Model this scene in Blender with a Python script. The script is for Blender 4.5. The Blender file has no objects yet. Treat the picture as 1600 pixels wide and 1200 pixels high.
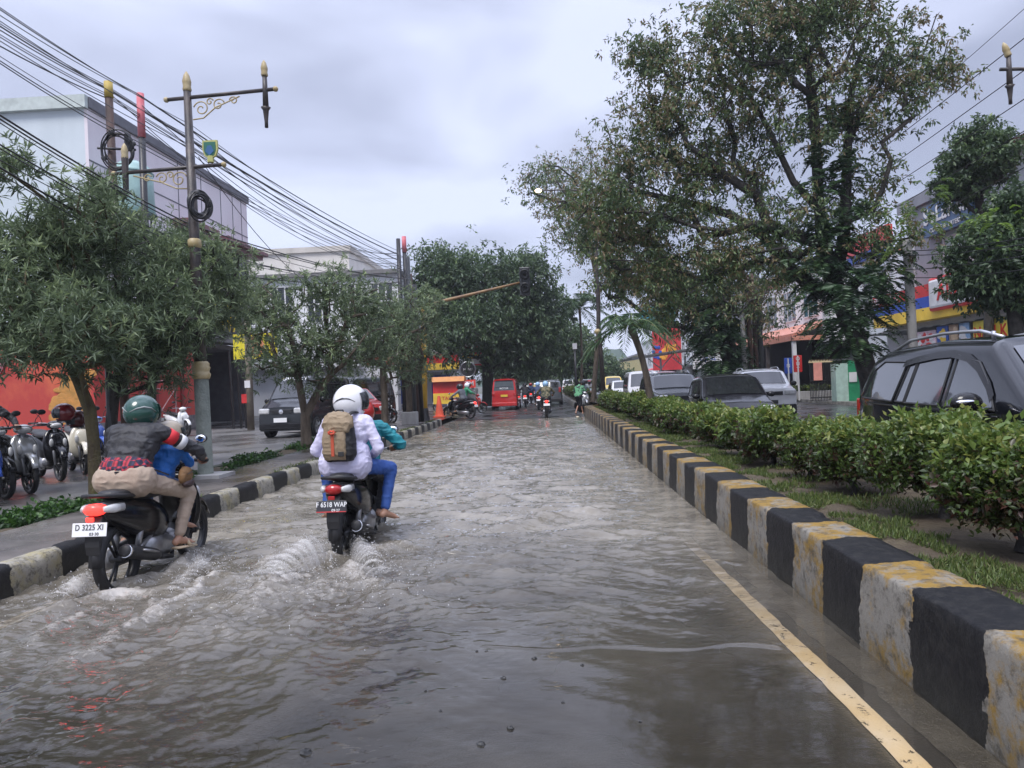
import bpy, bmesh, math, random
import numpy as np
from mathutils import Vector, Matrix, Euler
SC=bpy.context.scene; COL=SC.collection
random.seed(7); RNG=np.random.default_rng(11)
# ---------------- camera, sky, light ----------------
F=1150.; H=1.5
CR=(Matrix.Rotation(math.atan(52/F),4,'Z')@Matrix.Rotation(math.pi/2+2/F,4,'X')@Matrix.Rotation(-math.radians(2.3),4,'Z'))
cd=bpy.data.cameras.new('camera'); cd.sensor_width=36; cd.lens=36*F/1600; cd.clip_start=.05; cd.clip_end=9000
cam=bpy.data.objects.new('camera',cd); COL.objects.link(cam); cam.matrix_world=Matrix.Translation((0,0,H))@CR; SC.camera=cam
w=bpy.data.worlds.new('World'); SC.world=w; w.use_nodes=True; nt=w.node_tree; nt.nodes.clear()
def nn(t,k,**kw):
    n=t.nodes.new(k)
    for a,b in kw.items():
        if a.startswith('i_'):
            key=a[2:]; key=int(key) if key.isdigit() else key.replace('_',' ')
            n.inputs[key].default_value=b
        else: setattr(n,a,b)
    return n
SUN_EL=math.radians(58); SUN_AZ=math.radians(200)
sky=nn(nt,'ShaderNodeTexSky',sky_type='NISHITA',sun_disc=False,sun_elevation=SUN_EL,sun_rotation=SUN_AZ)
bgs=nn(nt,'ShaderNodeBackground',i_Strength=.07); nt.links.new(sky.outputs[0],bgs.inputs[0])
tc=nn(nt,'ShaderNodeTexCoord'); mp=nn(nt,'ShaderNodeMapping'); mp.inputs['Scale'].default_value=(1,1,2.6); mp.inputs['Location'].default_value=(.35,0.1,.2)
nt.links.new(tc.outputs['Generated'],mp.inputs[0])
nz=nn(nt,'ShaderNodeTexNoise',i_Scale=2.1,i_Detail=4.,i_Roughness=.45,i_Distortion=.3); nt.links.new(mp.outputs[0],nz.inputs[0])
cr=nn(nt,'ShaderNodeValToRGB'); nt.links.new(nz.outputs[0],cr.inputs[0])
cr.color_ramp.elements[0].position=.40; cr.color_ramp.elements[0].color=(.235,.256,.345,1)
cr.color_ramp.elements[1].position=.60; cr.color_ramp.elements[1].color=(.45,.485,.63,1)
sxyz=nn(nt,'ShaderNodeSeparateXYZ'); nt.links.new(tc.outputs['Generated'],sxyz.inputs[0])
zen=nn(nt,'ShaderNodeMapRange',interpolation_type='SMOOTHSTEP',i_1=.42,i_2=.95,i_3=1.,i_4=2.8); nt.links.new(sxyz.outputs[2],zen.inputs[0])  # overcast sky brightens toward the zenith
bgc=nn(nt,'ShaderNodeBackground'); nt.links.new(cr.outputs[0],bgc.inputs[0]); nt.links.new(zen.outputs[0],bgc.inputs[1])
mx=nn(nt,'ShaderNodeMixShader',i_0=.88); nt.links.new(bgs.outputs[0],mx.inputs[1]); nt.links.new(bgc.outputs[0],mx.inputs[2])
wo=nn(nt,'ShaderNodeOutputWorld'); nt.links.new(mx.outputs[0],wo.inputs[0])
sl=bpy.data.lights.new('sun','SUN'); sl.energy=1.5; sl.angle=math.radians(25); sl.color=(1,.96,.9)
so=bpy.data.objects.new('sun',sl); COL.objects.link(so)
so.rotation_euler=Vector((math.sin(SUN_AZ)*math.cos(SUN_EL),math.cos(SUN_AZ)*math.cos(SUN_EL),math.sin(SUN_EL))).to_track_quat('Z','Y').to_euler()
SC.view_settings.view_transform='Standard'; SC.view_settings.look='None'; SC.view_settings.gamma=1; SC.view_settings.use_curve_mapping=False
SC.view_settings.exposure=.98
# ---------------- pixel helpers (photo 1600x1200) ----------------
def ray(x,y): return CR.to_3x3()@Vector(((x-800)/F,-(y-600)/F,-1))
def G(x,y,z=0.):
    d=ray(x,y); t=(z-H)/d.z; return Vector((0,0,H))+d*t
def AT(x,y,Y):
    d=ray(x,y); return Vector((0,0,H))+d*(Y/d.y)
def AX(x,y,X):
    d=ray(x,y); return Vector((0,0,H))+d*(X/d.x)
# ---------------- materials ----------------
MC={}
def M(name,col,rough=.55,metal=0.,var=.15,vs=3.,bump=0.,bs=60.,emit=0.,col2=None,coat=0.,streak=0.,trans=0.,spec=.5,lo=.35,hi=.65):
    if name in MC: return MC[name]
    m=bpy.data.materials.new(name); m.use_nodes=True; t=m.node_tree; b=t.nodes['Principled BSDF']; MC[name]=m
    b.inputs['Roughness'].default_value=rough; b.inputs['Metallic'].default_value=metal
    b.inputs['Coat Weight'].default_value=coat; b.inputs['Coat Roughness'].default_value=.05; b.inputs['Specular IOR Level'].default_value=spec
    c=nn(t,'ShaderNodeTexCoord'); n=nn(t,'ShaderNodeTexNoise',i_Scale=vs,i_Detail=5.,i_Roughness=.6)
    if streak:
        q=nn(t,'ShaderNodeMapping'); q.inputs['Scale'].default_value=(1,1,streak); t.links.new(c.outputs['Object'],q.inputs[0]); t.links.new(q.outputs[0],n.inputs[0])
    else: t.links.new(c.outputs['Object'],n.inputs[0])
    r=nn(t,'ShaderNodeValToRGB'); t.links.new(n.outputs[0],r.inputs[0]); e=r.color_ramp.elements; e[0].position=lo; e[1].position=hi
    c2=col2 if col2 else tuple(min(1,k*(1+var)) for k in col[:3])
    c1=col if col2 else tuple(k*(1-var) for k in col[:3])
    e[0].color=(*c1[:3],1); e[1].color=(*c2[:3],1); t.links.new(r.outputs[0],b.inputs['Base Color'])
    if bump:
        n2=nn(t,'ShaderNodeTexNoise',i_Scale=bs,i_Detail=4.); t.links.new(c.outputs['Object'],n2.inputs[0])
        bu=nn(t,'ShaderNodeBump',i_Strength=bump,i_Distance=.02); t.links.new(n2.outputs[0],bu.inputs['Height']); t.links.new(bu.outputs[0],b.inputs['Normal'])
    if emit: b.inputs['Emission Color'].default_value=(*col[:3],1); b.inputs['Emission Strength'].default_value=emit
    if trans:
        b.inputs['Transmission Weight'].default_value=trans
    return m
def leafmat(name,cols,pos,rough=.45,transl=.35):
    m=bpy.data.materials.new(name); m.use_nodes=True; t=m.node_tree; b=t.nodes['Principled BSDF']; b.inputs['Roughness'].default_value=rough
    a=nn(t,'ShaderNodeAttribute',attribute_name='tint'); r=nn(t,'ShaderNodeValToRGB'); t.links.new(a.outputs['Fac'],r.inputs[0])
    el=r.color_ramp.elements; el[0].position=pos[0]; el[0].color=(*cols[0],1); el[1].position=pos[-1]; el[1].color=(*cols[-1],1)
    for p,c in list(zip(pos,cols))[1:-1]: x=el.new(p); x.color=(*c,1)
    t.links.new(r.outputs[0],b.inputs['Base Color'])
    tr=nn(t,'ShaderNodeBsdfTranslucent'); t.links.new(r.outputs[0],tr.inputs[0]); ms=nn(t,'ShaderNodeMixShader',i_0=transl)
    t.links.new(b.outputs[0],ms.inputs[1]); t.links.new(tr.outputs[0],ms.inputs[2]); t.links.new(ms.outputs[0],t.nodes['Material Output'].inputs[0]); MC[name]=m
    return m
# ---------------- object helpers ----------------
def thing(name,label=None,cat=None,loc=(0,0,0),rz=0,group=None,kind=None):
    o=bpy.data.objects.new(name,None); COL.objects.link(o); o.location=loc; o.rotation_euler=(0,0,rz); o.empty_display_size=.1
    return tag(o,label,cat,group,kind)
def tag(o,label=None,cat=None,group=None,kind=None):
    if label: o['label']=label
    if cat: o['category']=cat
    if group: o['group']=group
    if kind: o['kind']=kind
    return o
def copytree(o,parent=None,kids=None):
    if kids is None:
        kids={}
        for x in COL.objects:
            if x.parent: kids.setdefault(x.parent.name,[]).append(x)
    c=o.copy(); COL.objects.link(c); c.parent=parent
    for ch in kids.get(o.name,[]): copytree(ch,c,kids)
    return c
def put(o,loc,rz=None,label=None,scale=None):
    o.location=loc
    if rz is not None: o.rotation_euler[2]=rz
    if label: o['label']=label
    if scale: o.scale=(scale,)*3 if not hasattr(scale,'__len__') else scale
    return o
def npmesh(name,V,Fc,mat,parent=None,smooth=True,attrs=None,loops=None):
    """V (n,3); Fc (m,k) constant face size"""
    V=np.asarray(V,dtype=np.float32); Fc=np.asarray(Fc,dtype=np.int32); k=Fc.shape[1]
    me=bpy.data.meshes.new(name); me.vertices.add(len(V)); me.vertices.foreach_set('co',V.ravel())
    me.loops.add(Fc.size); me.loops.foreach_set('vertex_index',Fc.ravel()); me.polygons.add(len(Fc))
    me.polygons.foreach_set('loop_start',np.arange(0,Fc.size,k,dtype=np.int32)); me.polygons.foreach_set('loop_total',np.full(len(Fc),k,dtype=np.int32))
    me.update(calc_edges=True); me.validate()
    if smooth: me.polygons.foreach_set('use_smooth',np.ones(len(me.polygons),dtype=bool))
    for n,d in (attrs or {}).items():
        a=me.attributes.new(n,'FLOAT','POINT'); a.data.foreach_set('value',np.asarray(d,dtype=np.float32))
    for q in (mat if isinstance(mat,(list,tuple)) else [mat]): me.materials.append(q)
    o=bpy.data.objects.new(name,me); COL.objects.link(o)
    if parent: o.parent=parent
    return o
def frame(d):
    d=Vector(d).normalized(); u=Vector((0,0,1)) if abs(d.z)<.95 else Vector((1,0,0)); a=d.cross(u).normalized(); return a,a.cross(d).normalized(),d
class MB:
    def __init__(s): s.v=[]; s.f=[]; s.m=[]
    def add(s,v,f,mi=0):
        b=len(s.v); s.v+= [tuple(x) for x in v]; s.f+=[tuple(b+i for i in q) for q in f]; s.m+=[mi]*len(f); return s
    def box(s,c,d,rz=0,mi=0,rot=None,tp=1.):
        x,y,z=d[0]/2,d[1]/2,d[2]/2; R=rot if rot else Matrix.Rotation(rz,3,'Z'); c=Vector(c)
        v=[c+R@Vector((sx*x*(tp if sz>0 else 1),sy*y*(tp if sz>0 else 1),sz*z)) for sz in(-1,1) for sy in(-1,1) for sx in(-1,1)]
        return s.add(v,[(0,2,3,1),(4,5,7,6),(0,1,5,4),(2,6,7,3),(0,4,6,2),(1,3,7,5)],mi)
    def b2(s,a,b,mi=0): return s.box([(a[i]+b[i])/2 for i in range(3)],[abs(b[i]-a[i]) for i in range(3)],0,mi)
    def tube(s,pts,r,n=8,mi=0,caps=True,flat=1.):
        pts=[Vector(p) for p in pts]; rs=r if hasattr(r,'__len__') else [r]*len(pts); b=len(s.v); vs=[]; pa=None
        for i,p in enumerate(pts):
            d=(pts[min(i+1,len(pts)-1)]-pts[max(i-1,0)])
            if d.length<1e-9: d=Vector((0,0,1))
            d.normalize()
            if pa is None: a,c,_=frame(d)
            else:
                a=(pa-d*pa.dot(d)); a=a.normalized() if a.length>1e-6 else frame(d)[0]; c=a.cross(d)
            pa=a
            for k in range(n):
                t=2*math.pi*k/n; vs.append(p+(a*math.cos(t)+c*math.sin(t)*flat)*rs[i])
        fs=[(i*n+k,i*n+(k+1)%n,(i+1)*n+(k+1)%n,(i+1)*n+k) for i in range(len(pts)-1) for k in range(n)]
        if caps: fs+=[tuple(range(n))[::-1],tuple((len(pts)-1)*n+k for k in range(n))]
        return s.add(vs,fs,mi)
    def lathe(s,prof,c=(0,0,0),axis='Z',n=16,mi=0,a0=0,a1=2*math.pi):
        c=Vector(c); vs=[]; full=abs(a1-a0-2*math.pi)<1e-6; m=n if full else n+1
        for r,h in prof:
            for k in range(m):
                t=a0+(a1-a0)*k/n
                if axis=='Z': q=Vector((r*math.cos(t),r*math.sin(t),h))
                elif axis=='X': q=Vector((h,r*math.cos(t),r*math.sin(t)))
                else: q=Vector((r*math.cos(t),h,r*math.sin(t)))
                vs.append(c+q)
        fs=[(i*m+k,i*m+(k+1)%m,(i+1)*m+(k+1)%m,(i+1)*m+k) for i in range(len(prof)-1) for k in range(n)]
        return s.add(vs,fs,mi)
    def ell(s,c,r,n=12,mi=0,rot=None):
        c=Vector(c); r=(r,)*3 if not hasattr(r,'__len__') else r; m=n//2+1; vs=[]; R=rot or Matrix.Identity(3)
        for i in range(m+1):
            p=math.pi*i/m
            for k in range(n):
                t=2*math.pi*k/n; vs.append(c+R@Vector((r[0]*math.sin(p)*math.cos(t),r[1]*math.sin(p)*math.sin(t),r[2]*math.cos(p))))
        return s.add(vs,[(i*n+k,(i+1)*n+k,(i+1)*n+(k+1)%n,i*n+(k+1)%n) for i in range(m) for k in range(n)],mi)
    def loft(s,secs,n=12,mi=0,e=2.4,caps=True):
        """secs: (center, halfw, halfh[, tilt]) sections stacked mostly along Y; w along X, h in plane perpendicular to path"""
        cs=[Vector(q[0]) for q in secs]; vs=[]
        for i,q in enumerate(secs):
            d=cs[min(i+1,len(cs)-1)]-cs[max(i-1,0)]; d.normalize(); a=Vector((1,0,0)); a=(a-d*a.dot(d)).normalized(); c=a.cross(d)
            for k in range(n):
                t=2*math.pi*(k+.5)/n; ct,st=math.cos(t),math.sin(t)
                vs.append(cs[i]+a*q[1]*math.copysign(abs(ct)**(2/e),ct)+c*q[2]*math.copysign(abs(st)**(2/e),st))
        fs=[(i*n+k,i*n+(k+1)%n,(i+1)*n+(k+1)%n,(i+1)*n+k) for i in range(len(secs)-1) for k in range(n)]
        if caps: fs+=[tuple(range(n))[::-1],tuple((len(secs)-1)*n+k for k in range(n))]
        return s.add(vs,fs,mi)
    def prism(s,poly,a,b,axis='X',mi=0):
        """poly 2D extruded along axis from a to b. axis X: poly=(y,z); Y: (x,z); Z: (x,y)"""
        n=len(poly); f={'X':lambda p,t:(t,p[0],p[1]),'Y':lambda p,t:(p[0],t,p[1]),'Z':lambda p,t:(p[0],p[1],t)}[axis]
        return s.add([f(p,a) for p in poly]+[f(p,b) for p in poly],[tuple(range(n)),tuple(range(2*n-1,n-1,-1))]+[(i,n+i,n+(i+1)%n,(i+1)%n) for i in range(n)],mi)
    def build(s,name,mats,parent=None,smooth=False,bevel=0,sub=0,world=False,loc=None,auto=None,label=None,mod=None):
        me=bpy.data.meshes.new(name); v=s.v
        if world and parent is not None:
            inv=(Matrix.Translation(parent.location)@Matrix.Rotation(parent.rotation_euler[2],4,'Z')).inverted(); v=[inv@Vector(p) for p in v]
        me.from_pydata([tuple(p) for p in v],[],s.f); me.update()
        for q in (mats if isinstance(mats,(list,tuple)) else [mats]): me.materials.append(q)
        me.polygons.foreach_set('material_index',s.m)
        bm=bmesh.new(); bm.from_mesh(me); bmesh.ops.recalc_face_normals(bm,faces=bm.faces); bm.to_mesh(me); bm.free()
        if smooth or auto: me.polygons.foreach_set('use_smooth',[True]*len(me.polygons))
        if auto: me.set_sharp_from_angle(angle=math.radians(auto))
        o=bpy.data.objects.new(name,me); COL.objects.link(o)
        if parent: o.parent=parent
        if loc: o.location=loc
        if bevel: q=o.modifiers.new('b','BEVEL'); q.width=bevel; q.segments=2; q.limit_method='ANGLE'; q.angle_limit=math.radians(40)
        if sub: q=o.modifiers.new('s','SUBSURF'); q.levels=sub; q.render_levels=sub
        if label: o['label']=label
        return o
def text(s,size,mat,loc,rot,name='lettering',parent=None,ext=.003,align='CENTER',sx=1.,world=False):
    cu=bpy.data.curves.new('t','FONT'); cu.body=s; cu.size=size; cu.extrude=ext; cu.align_x=align; cu.align_y='CENTER'; cu.space_character=1.05; cu.offset=size*.012
    o=bpy.data.objects.new('t',cu); COL.objects.link(o); bpy.context.view_layer.update()
    me=bpy.data.meshes.new_from_object(o.evaluated_get(bpy.context.evaluated_depsgraph_get())); bpy.data.objects.remove(o)
    me.materials.clear(); me.materials.append(mat); o=bpy.data.objects.new(name,me); COL.objects.link(o)
    Mx=Matrix.Translation(loc)@Euler(rot).to_matrix().to_4x4()@Matrix.Diagonal((sx,1,1,1))
    if parent:
        o.parent=parent
        if world: Mx=(Matrix.Translation(parent.location)@Matrix.Rotation(parent.rotation_euler[2],4,'Z')).inverted()@Mx
    o.matrix_local=Mx; return o
def vnoise(P,seed=0,scale=1.):
    P=np.asarray(P,float)*scale; i=np.floor(P).astype(np.int64); f=P-i; f=f*f*(3-2*f); D=P.shape[1]; out=0
    for c in range(2**D):
        b=[(c>>k)&1 for k in range(D)]; h=np.full(len(P),seed*7919+13,dtype=np.int64)
        for k in range(D): h=(h*73856093)^((i[:,k]+b[k])*(19349663+83492791*k)); h&=0x7fffffff
        h=(h*1103515245+12345)&0x7fffffff; h=(h>>8)%10007/10007.
        wt=1
        for k in range(D): wt=wt*(f[:,k] if b[k] else 1-f[:,k])
        out=out+wt*h
    return out
# ---------------- ground, road, water ----------------
def pos_nodes(t):
    g=nn(t,'ShaderNodeNewGeometry'); s=nn(t,'ShaderNodeSeparateXYZ'); t.links.new(g.outputs['Position'],s.inputs[0]); return g,s
def asphalt(name,c1,c2,rough=(.12,.5),vs=.7,spec=.5):
    m=bpy.data.materials.new(name); m.use_nodes=True; t=m.node_tree; b=t.nodes['Principled BSDF']; g=nn(t,'ShaderNodeNewGeometry')
    n=nn(t,'ShaderNodeTexNoise',i_Scale=vs,i_Detail=8.,i_Roughness=.65); t.links.new(g.outputs['Position'],n.inputs[0])
    r=nn(t,'ShaderNodeValToRGB'); e=r.color_ramp.elements; e[0].position=.38; e[1].position=.62; e[0].color=(*c1,1); e[1].color=(*c2,1); t.links.new(n.outputs[0],r.inputs[0]); t.links.new(r.outputs[0],b.inputs[0])
    n2=nn(t,'ShaderNodeTexNoise',i_Scale=vs*.9,i_Detail=3.); mp=nn(t,'ShaderNodeMapRange',i_1=.42,i_2=.6,i_3=rough[0],i_4=rough[1]); t.links.new(g.outputs['Position'],n2.inputs[0]); t.links.new(n2.outputs[0],mp.inputs[0]); t.links.new(mp.outputs[0],b.inputs['Roughness'])
    n3=nn(t,'ShaderNodeTexNoise',i_Scale=90.,i_Detail=3.); bu=nn(t,'ShaderNodeBump',i_Strength=.35,i_Distance=.008); t.links.new(g.outputs['Position'],n3.inputs[0]); t.links.new(n3.outputs[0],bu.inputs['Height']); t.links.new(bu.outputs[0],b.inputs['Normal'])
    b.inputs['Specular IOR Level'].default_value=spec; MC[name]=m; return m
asph=asphalt('wet_asphalt',(.016,.016,.016),(.042,.04,.038)); lot=asphalt('wet_lot',(.07,.068,.066),(.15,.145,.14),(.22,.55),.5)
pave=asphalt('wet_paving',(.06,.052,.047),(.16,.14,.125),(.14,.5),.9)
def sheet(name,x0,x1,y0,y1,z,mat,kind='structure'):
    return tag(MB().add([(x0,y0,z),(x1,y0,z),(x1,y1,z),(x0,y1,z)],[(0,1,2,3)]).build(name,mat),kind=kind)
sheet('ground',-3000,3000,-30,6000,-.3,M('soil_far',(.08,.08,.06),.9))
# main road: dips under the flood, dry again past the junction
def road_z(Y):
    Y=np.asarray(Y,float); return np.interp(Y,[0,2.6,3.6,5,7,24,30,33,400],[-.012,-.012,-.02,-.06,-.11,-.11,-.045,.012,.012])
ys=np.concatenate([np.arange(-6,40,.5),np.arange(40,420,20)]); xs=np.array([-4.29,-3.6,-2,0,1,1.67]); 
V=np.array([(x,y,road_z(y)) for y in ys for x in xs]); nx=len(xs)
tag(npmesh('road',V,[(j*nx+i,j*nx+i+1,(j+1)*nx+i+1,(j+1)*nx+i) for j in range(len(ys)-1) for i in range(nx-1)],asph),kind='structure')
# yellow edge line, worn
m=M('line_paint',(.62,.50,.30),.5,col2=(.66,.60,.50),vs=2.,bump=.3); 
t=m.node_tree; b=t.nodes['Principled BSDF']; n=nn(t,'ShaderNodeTexNoise',i_Scale=14.,i_Detail=8.,i_Roughness=.75); g=nn(t,'ShaderNodeNewGeometry'); t.links.new(g.outputs['Position'],n.inputs[0])
mp_=nn(t,'ShaderNodeMapRange',i_1=.38,i_2=.43); t.links.new(n.outputs[0],mp_.inputs[0]); t.links.new(mp_.outputs[0],b.inputs['Alpha'])
def strip(name,x0,x1,y0,y1,dz,mat,step=.1,wob=.01,zf=road_z):
    y=np.arange(y0,y1,step); a=x0+RNG.normal(0,wob,len(y)); c=x1+RNG.normal(0,wob,len(y)); z=zf(y)+dz
    V=np.stack([np.stack([a,y,z],1),np.stack([c,y,z],1)],1).reshape(-1,3); return tag(npmesh(name,V,[(2*i,2*i+1,2*i+3,2*i+2) for i in range(len(y)-1)],mat,smooth=False),kind='structure')
strip('road_marking',1.30,1.405,1.5,33,.004,m,.1,.003); strip('road_marking',-3.99,-3.87,2.5,30,.004,m)
strip('gutter',1.5,1.672,1.2,33,.006,M('gutter_concrete',(.07,.068,.062),.35,bump=.8,bs=50,vs=8,var=.3))
# water
def sstep(a,b,x): t=np.clip((x-a)/(b-a),0,1); return t*t*(3-2*t)
RIDGES=[] # (x0,y0,x1,y1,w,amp,foam)
def wave(X,Y):
    r=np.random.default_rng(5); h=np.zeros_like(X)
    rough=sstep(4.0,6.3,Y+.35*np.sin(X*1.7))
    near=sstep(.3,-1.2,X)*.2
    A=np.clip(rough+near,.0,1)*(1-.55*sstep(12,30,Y))
    P=np.stack([X,Y],-1).reshape(-1,2)
    A=A*(.55+.9*vnoise(P,3,.9).reshape(X.shape))*(1-.6*sstep(1.0,1.6,X))
    wx=(vnoise(P,8,1.3).reshape(X.shape)-.5)*.35; wy=(vnoise(P,9,1.3).reshape(X.shape)-.5)*.35
    for i in range(46):
        lam=.07*(1.06**i)*r.uniform(.8,1.2); th=r.normal(.0,.47)+math.pi/2+.08; k=2*math.pi/lam; a=.0066*lam**.62*r.uniform(.5,1.3)
        s=np.sin(k*((X+wx)*math.cos(th)+(Y+wy)*math.sin(th))+r.uniform(0,6.28)); h+=A*a*(np.exp(1.1*(s-1))*2.2-1.)
    h+=.0016*np.sin(11*Y+2*np.sin(X*2+1))*(1-rough)*sstep(2.9,4.2,Y)
    h+=.00025*np.sin(30*Y+14*X+3*np.sin(3*X))
    return h,A
def seg(X,Y,x0,y0,x1,y1):
    dx,dy=x1-x0,y1-y0; L2=dx*dx+dy*dy; t=np.clip(((X-x0)*dx+(Y-y0)*dy)/L2,0,1); d=np.hypot(X-x0-t*dx,Y-y0-t*dy); return t,d
def P2(a,b): p=G(*a);q=G(*b); return (p.x,p.y,q.x,q.y)
for a,b,wd,am,fo in [((300,880),(-40,1010),.09,.03,.6),((330,905),(-60,1130),.07,.022,.7),((210,925),(-60,1000),.10,.03,.55),((150,900),(60,965),.09,.03,.7),((295,885),(430,930),.12,.02,.55),((180,935),(250,925),.14,.03,.9),((285,885),(320,860),.10,.03,.7),((250,940),(-40,1170),.06,.016,.6),((120,960),(-40,1060),.08,.02,.6),((420,930),(200,1120),.09,.015,.5),((600,930),(420,1060),.1,.012,.35),((480,900),(300,960),.09,.02,.7),
    ((520,870),(440,905),.12,.05,.8),((440,905),(330,975),.13,.035,.6),((535,890),(420,990),.12,.02,.25),((545,890),(620,935),.14,.04,.7),((620,935),(700,960),.16,.02,.3),
    ((560,860),(650,850),.12,.04,.8),((440,870),(380,900),.14,.03,.7),((330,975),(120,1080),.14,.018,.35),((1215,1012),(760,1012),.02,.008,.22),((1215,1012),(1000,1000),.03,.004,.0),((640,1040),(350,1190),.12,-.012,0),((1000,800),(700,790),.1,.012,.1)]:
    RIDGES.append((*P2(a,b),wd,am,fo))
def ridges(X,Y):
    h=np.zeros_like(X); fo=np.zeros_like(X)
    for x0,y0,x1,y1,wd,am,f in RIDGES:
        t,d=seg(X+.03*np.sin(11*Y)+.02*np.sin(23*Y+9*X),Y+.03*np.sin(9*X+5*Y),x0,y0,x1,y1); ta=1-.6*t; ww=wd*(.6+.9*t) if wd>.03 else wd
        e=np.exp(-(d/ww)**2); h+=am*ta*e; fo=np.maximum(fo,f*ta*np.exp(-(d/(ww*1.5))**2))
    return h,fo
yy=[1.9]
while yy[-1]<34: yy.append(yy[-1]+max(.011,min(.05,yy[-1]**2*.00055)))
yy=np.array(yy); nX=480; uu=np.linspace(0,1,nX); 
x_l=-4.285; x_r=1.668; xx=x_l+(x_r-x_l)*uu
X,Y=np.meshgrid(xx,yy); h,A=wave(X,Y); rh,fo=ridges(X,Y)
P=np.stack([X,Y],-1).reshape(-1,2); tex=vnoise(P*[1,1],21,14).reshape(X.shape)*.6+vnoise(P,22,37).reshape(X.shape)*.4
h=h+rh*(1.+.7*tex)
# churned patch around and behind both motorbikes
for cx,cy,rx_,ry_,k in [(-1.75,5.6,.8,1.2,.7),(-2.3,4.7,.8,1.0,.55),(-3.3,5.0,.5,1.0,.6),(-1.0,5.5,.7,1.1,.5),(-3.0,6.3,.6,.9,.4),(-2.7,3.6,1.3,1.0,.3)]:
    e=np.exp(-((X-cx)/rx_)**2-((Y-cy)/ry_)**2); h+=k*e*(.03*(vnoise(P,31,9).reshape(X.shape)-.5)+.02*(vnoise(P,32,22).reshape(X.shape)-.5)); fo=np.maximum(fo,.62*k*e)
fo=np.clip(fo+.22*A*sstep(.6,1,A)*0,0,1)
dep=np.clip(-road_z(Y)+h,0,1); murk=np.clip(1-np.exp(-dep*7),0,.97); murk=np.maximum(murk,.25*near) if False else murk
murk=np.clip(np.maximum(murk,.96*sstep(4.4,8.5,Y+.4*np.sin(X*1.3)))+.22*sstep(-.6,-2.6,X)*sstep(3,4.6,Y),0,.97)
wm=bpy.data.materials.new('flood_water'); wm.use_nodes=True; t=wm.node_tree; t.nodes.remove(t.nodes['Principled BSDF']); L=t.links.new
g=nn(t,'ShaderNodeNewGeometry'); n1=nn(t,'ShaderNodeTexNoise',i_Scale=22.,i_Detail=2.5,i_Roughness=.5); mpw=nn(t,'ShaderNodeMapping'); mpw.inputs['Scale'].default_value=(.45,1,1); L(g.outputs['Position'],mpw.inputs[0]); L(mpw.outputs[0],n1.inputs[0])
am_=nn(t,'ShaderNodeAttribute',attribute_name='chop'); ms_=nn(t,'ShaderNodeMath',operation='MULTIPLY',i_1=1.1); L(am_.outputs['Fac'],ms_.inputs[0]); ad=nn(t,'ShaderNodeMath',operation='ADD',i_1=.06); L(ms_.outputs[0],ad.inputs[0])
bu=nn(t,'ShaderNodeBump',i_Distance=.012); L(n1.outputs[0],bu.inputs['Height']); L(ad.outputs[0],bu.inputs['Strength'])
fr=nn(t,'ShaderNodeFresnel',i_IOR=1.42); L(bu.outputs[0],fr.inputs['Normal'])
gl=nn(t,'ShaderNodeBsdfGlossy',i_Roughness=.05); gl.inputs['Color'].default_value=(1,1,1,1); L(bu.outputs[0],gl.inputs['Normal'])
df=nn(t,'ShaderNodeBsdfDiffuse'); n2=nn(t,'ShaderNodeTexNoise',i_Scale=1.6,i_Detail=8.,i_Roughness=.7); L(g.outputs['Position'],n2.inputs[0]); rr=nn(t,'ShaderNodeValToRGB'); rr.color_ramp.elements[0].position=.35; rr.color_ramp.elements[1].position=.65
rr.color_ramp.elements[0].color=(.13,.115,.092,1); rr.color_ramp.elements[1].color=(.25,.228,.19,1); L(n2.outputs[0],rr.inputs[0]); L(rr.outputs[0],df.inputs[0])
tp=nn(t,'ShaderNodeBsdfTransparent'); tp.inputs[0].default_value=(.93,.87,.76,1)
mk=nn(t,'ShaderNodeAttribute',attribute_name='murk'); m1=nn(t,'ShaderNodeMixShader'); L(mk.outputs['Fac'],m1.inputs[0]); L(tp.outputs[0],m1.inputs[1]); L(df.outputs[0],m1.inputs[2])
m2=nn(t,'ShaderNodeMixShader'); L(fr.outputs[0],m2.inputs[0]); L(m1.outputs[0],m2.inputs[1]); L(gl.outputs[0],m2.inputs[2])
fd=nn(t,'ShaderNodeBsdfPrincipled',i_Roughness=.35); fd.inputs['Base Color'].default_value=(.44,.41,.37,1); L(bu.outputs[0],fd.inputs['Normal'])
fa=nn(t,'ShaderNodeAttribute',attribute_name='foam'); n4=nn(t,'ShaderNodeTexNoise',i_Scale=30.,i_Detail=6.,i_Roughness=.7,i_Distortion=.6); L(g.outputs['Position'],n4.inputs[0])
sm=nn(t,'ShaderNodeMath',operation='ADD'); L(fa.outputs['Fac'],sm.inputs[0]); L(n4.outputs[0],sm.inputs[1]); mr=nn(t,'ShaderNodeMapRange',i_1=.9,i_2=1.3,i_3=0.,i_4=.85); L(sm.outputs[0],mr.inputs[0])
m3=nn(t,'ShaderNodeMixShader'); L(mr.outputs[0],m3.inputs[0]); L(m2.outputs[0],m3.inputs[1]); L(fd.outputs[0],m3.inputs[2]); L(m3.outputs[0],t.nodes['Material Output'].inputs[0])
V=np.stack([X,Y,h],-1).reshape(-1,3); ny=len(yy); idx=np.arange(ny*nX).reshape(ny,nX)
Fw=np.stack([idx[:-1,:-1],idx[:-1,1:],idx[1:,1:],idx[1:,:-1]],-1).reshape(-1,4)
tag(npmesh('flood_water',V,Fw,wm,attrs=dict(murk=murk.ravel(),foam=fo.ravel(),chop=A.ravel())),kind='structure')
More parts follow.
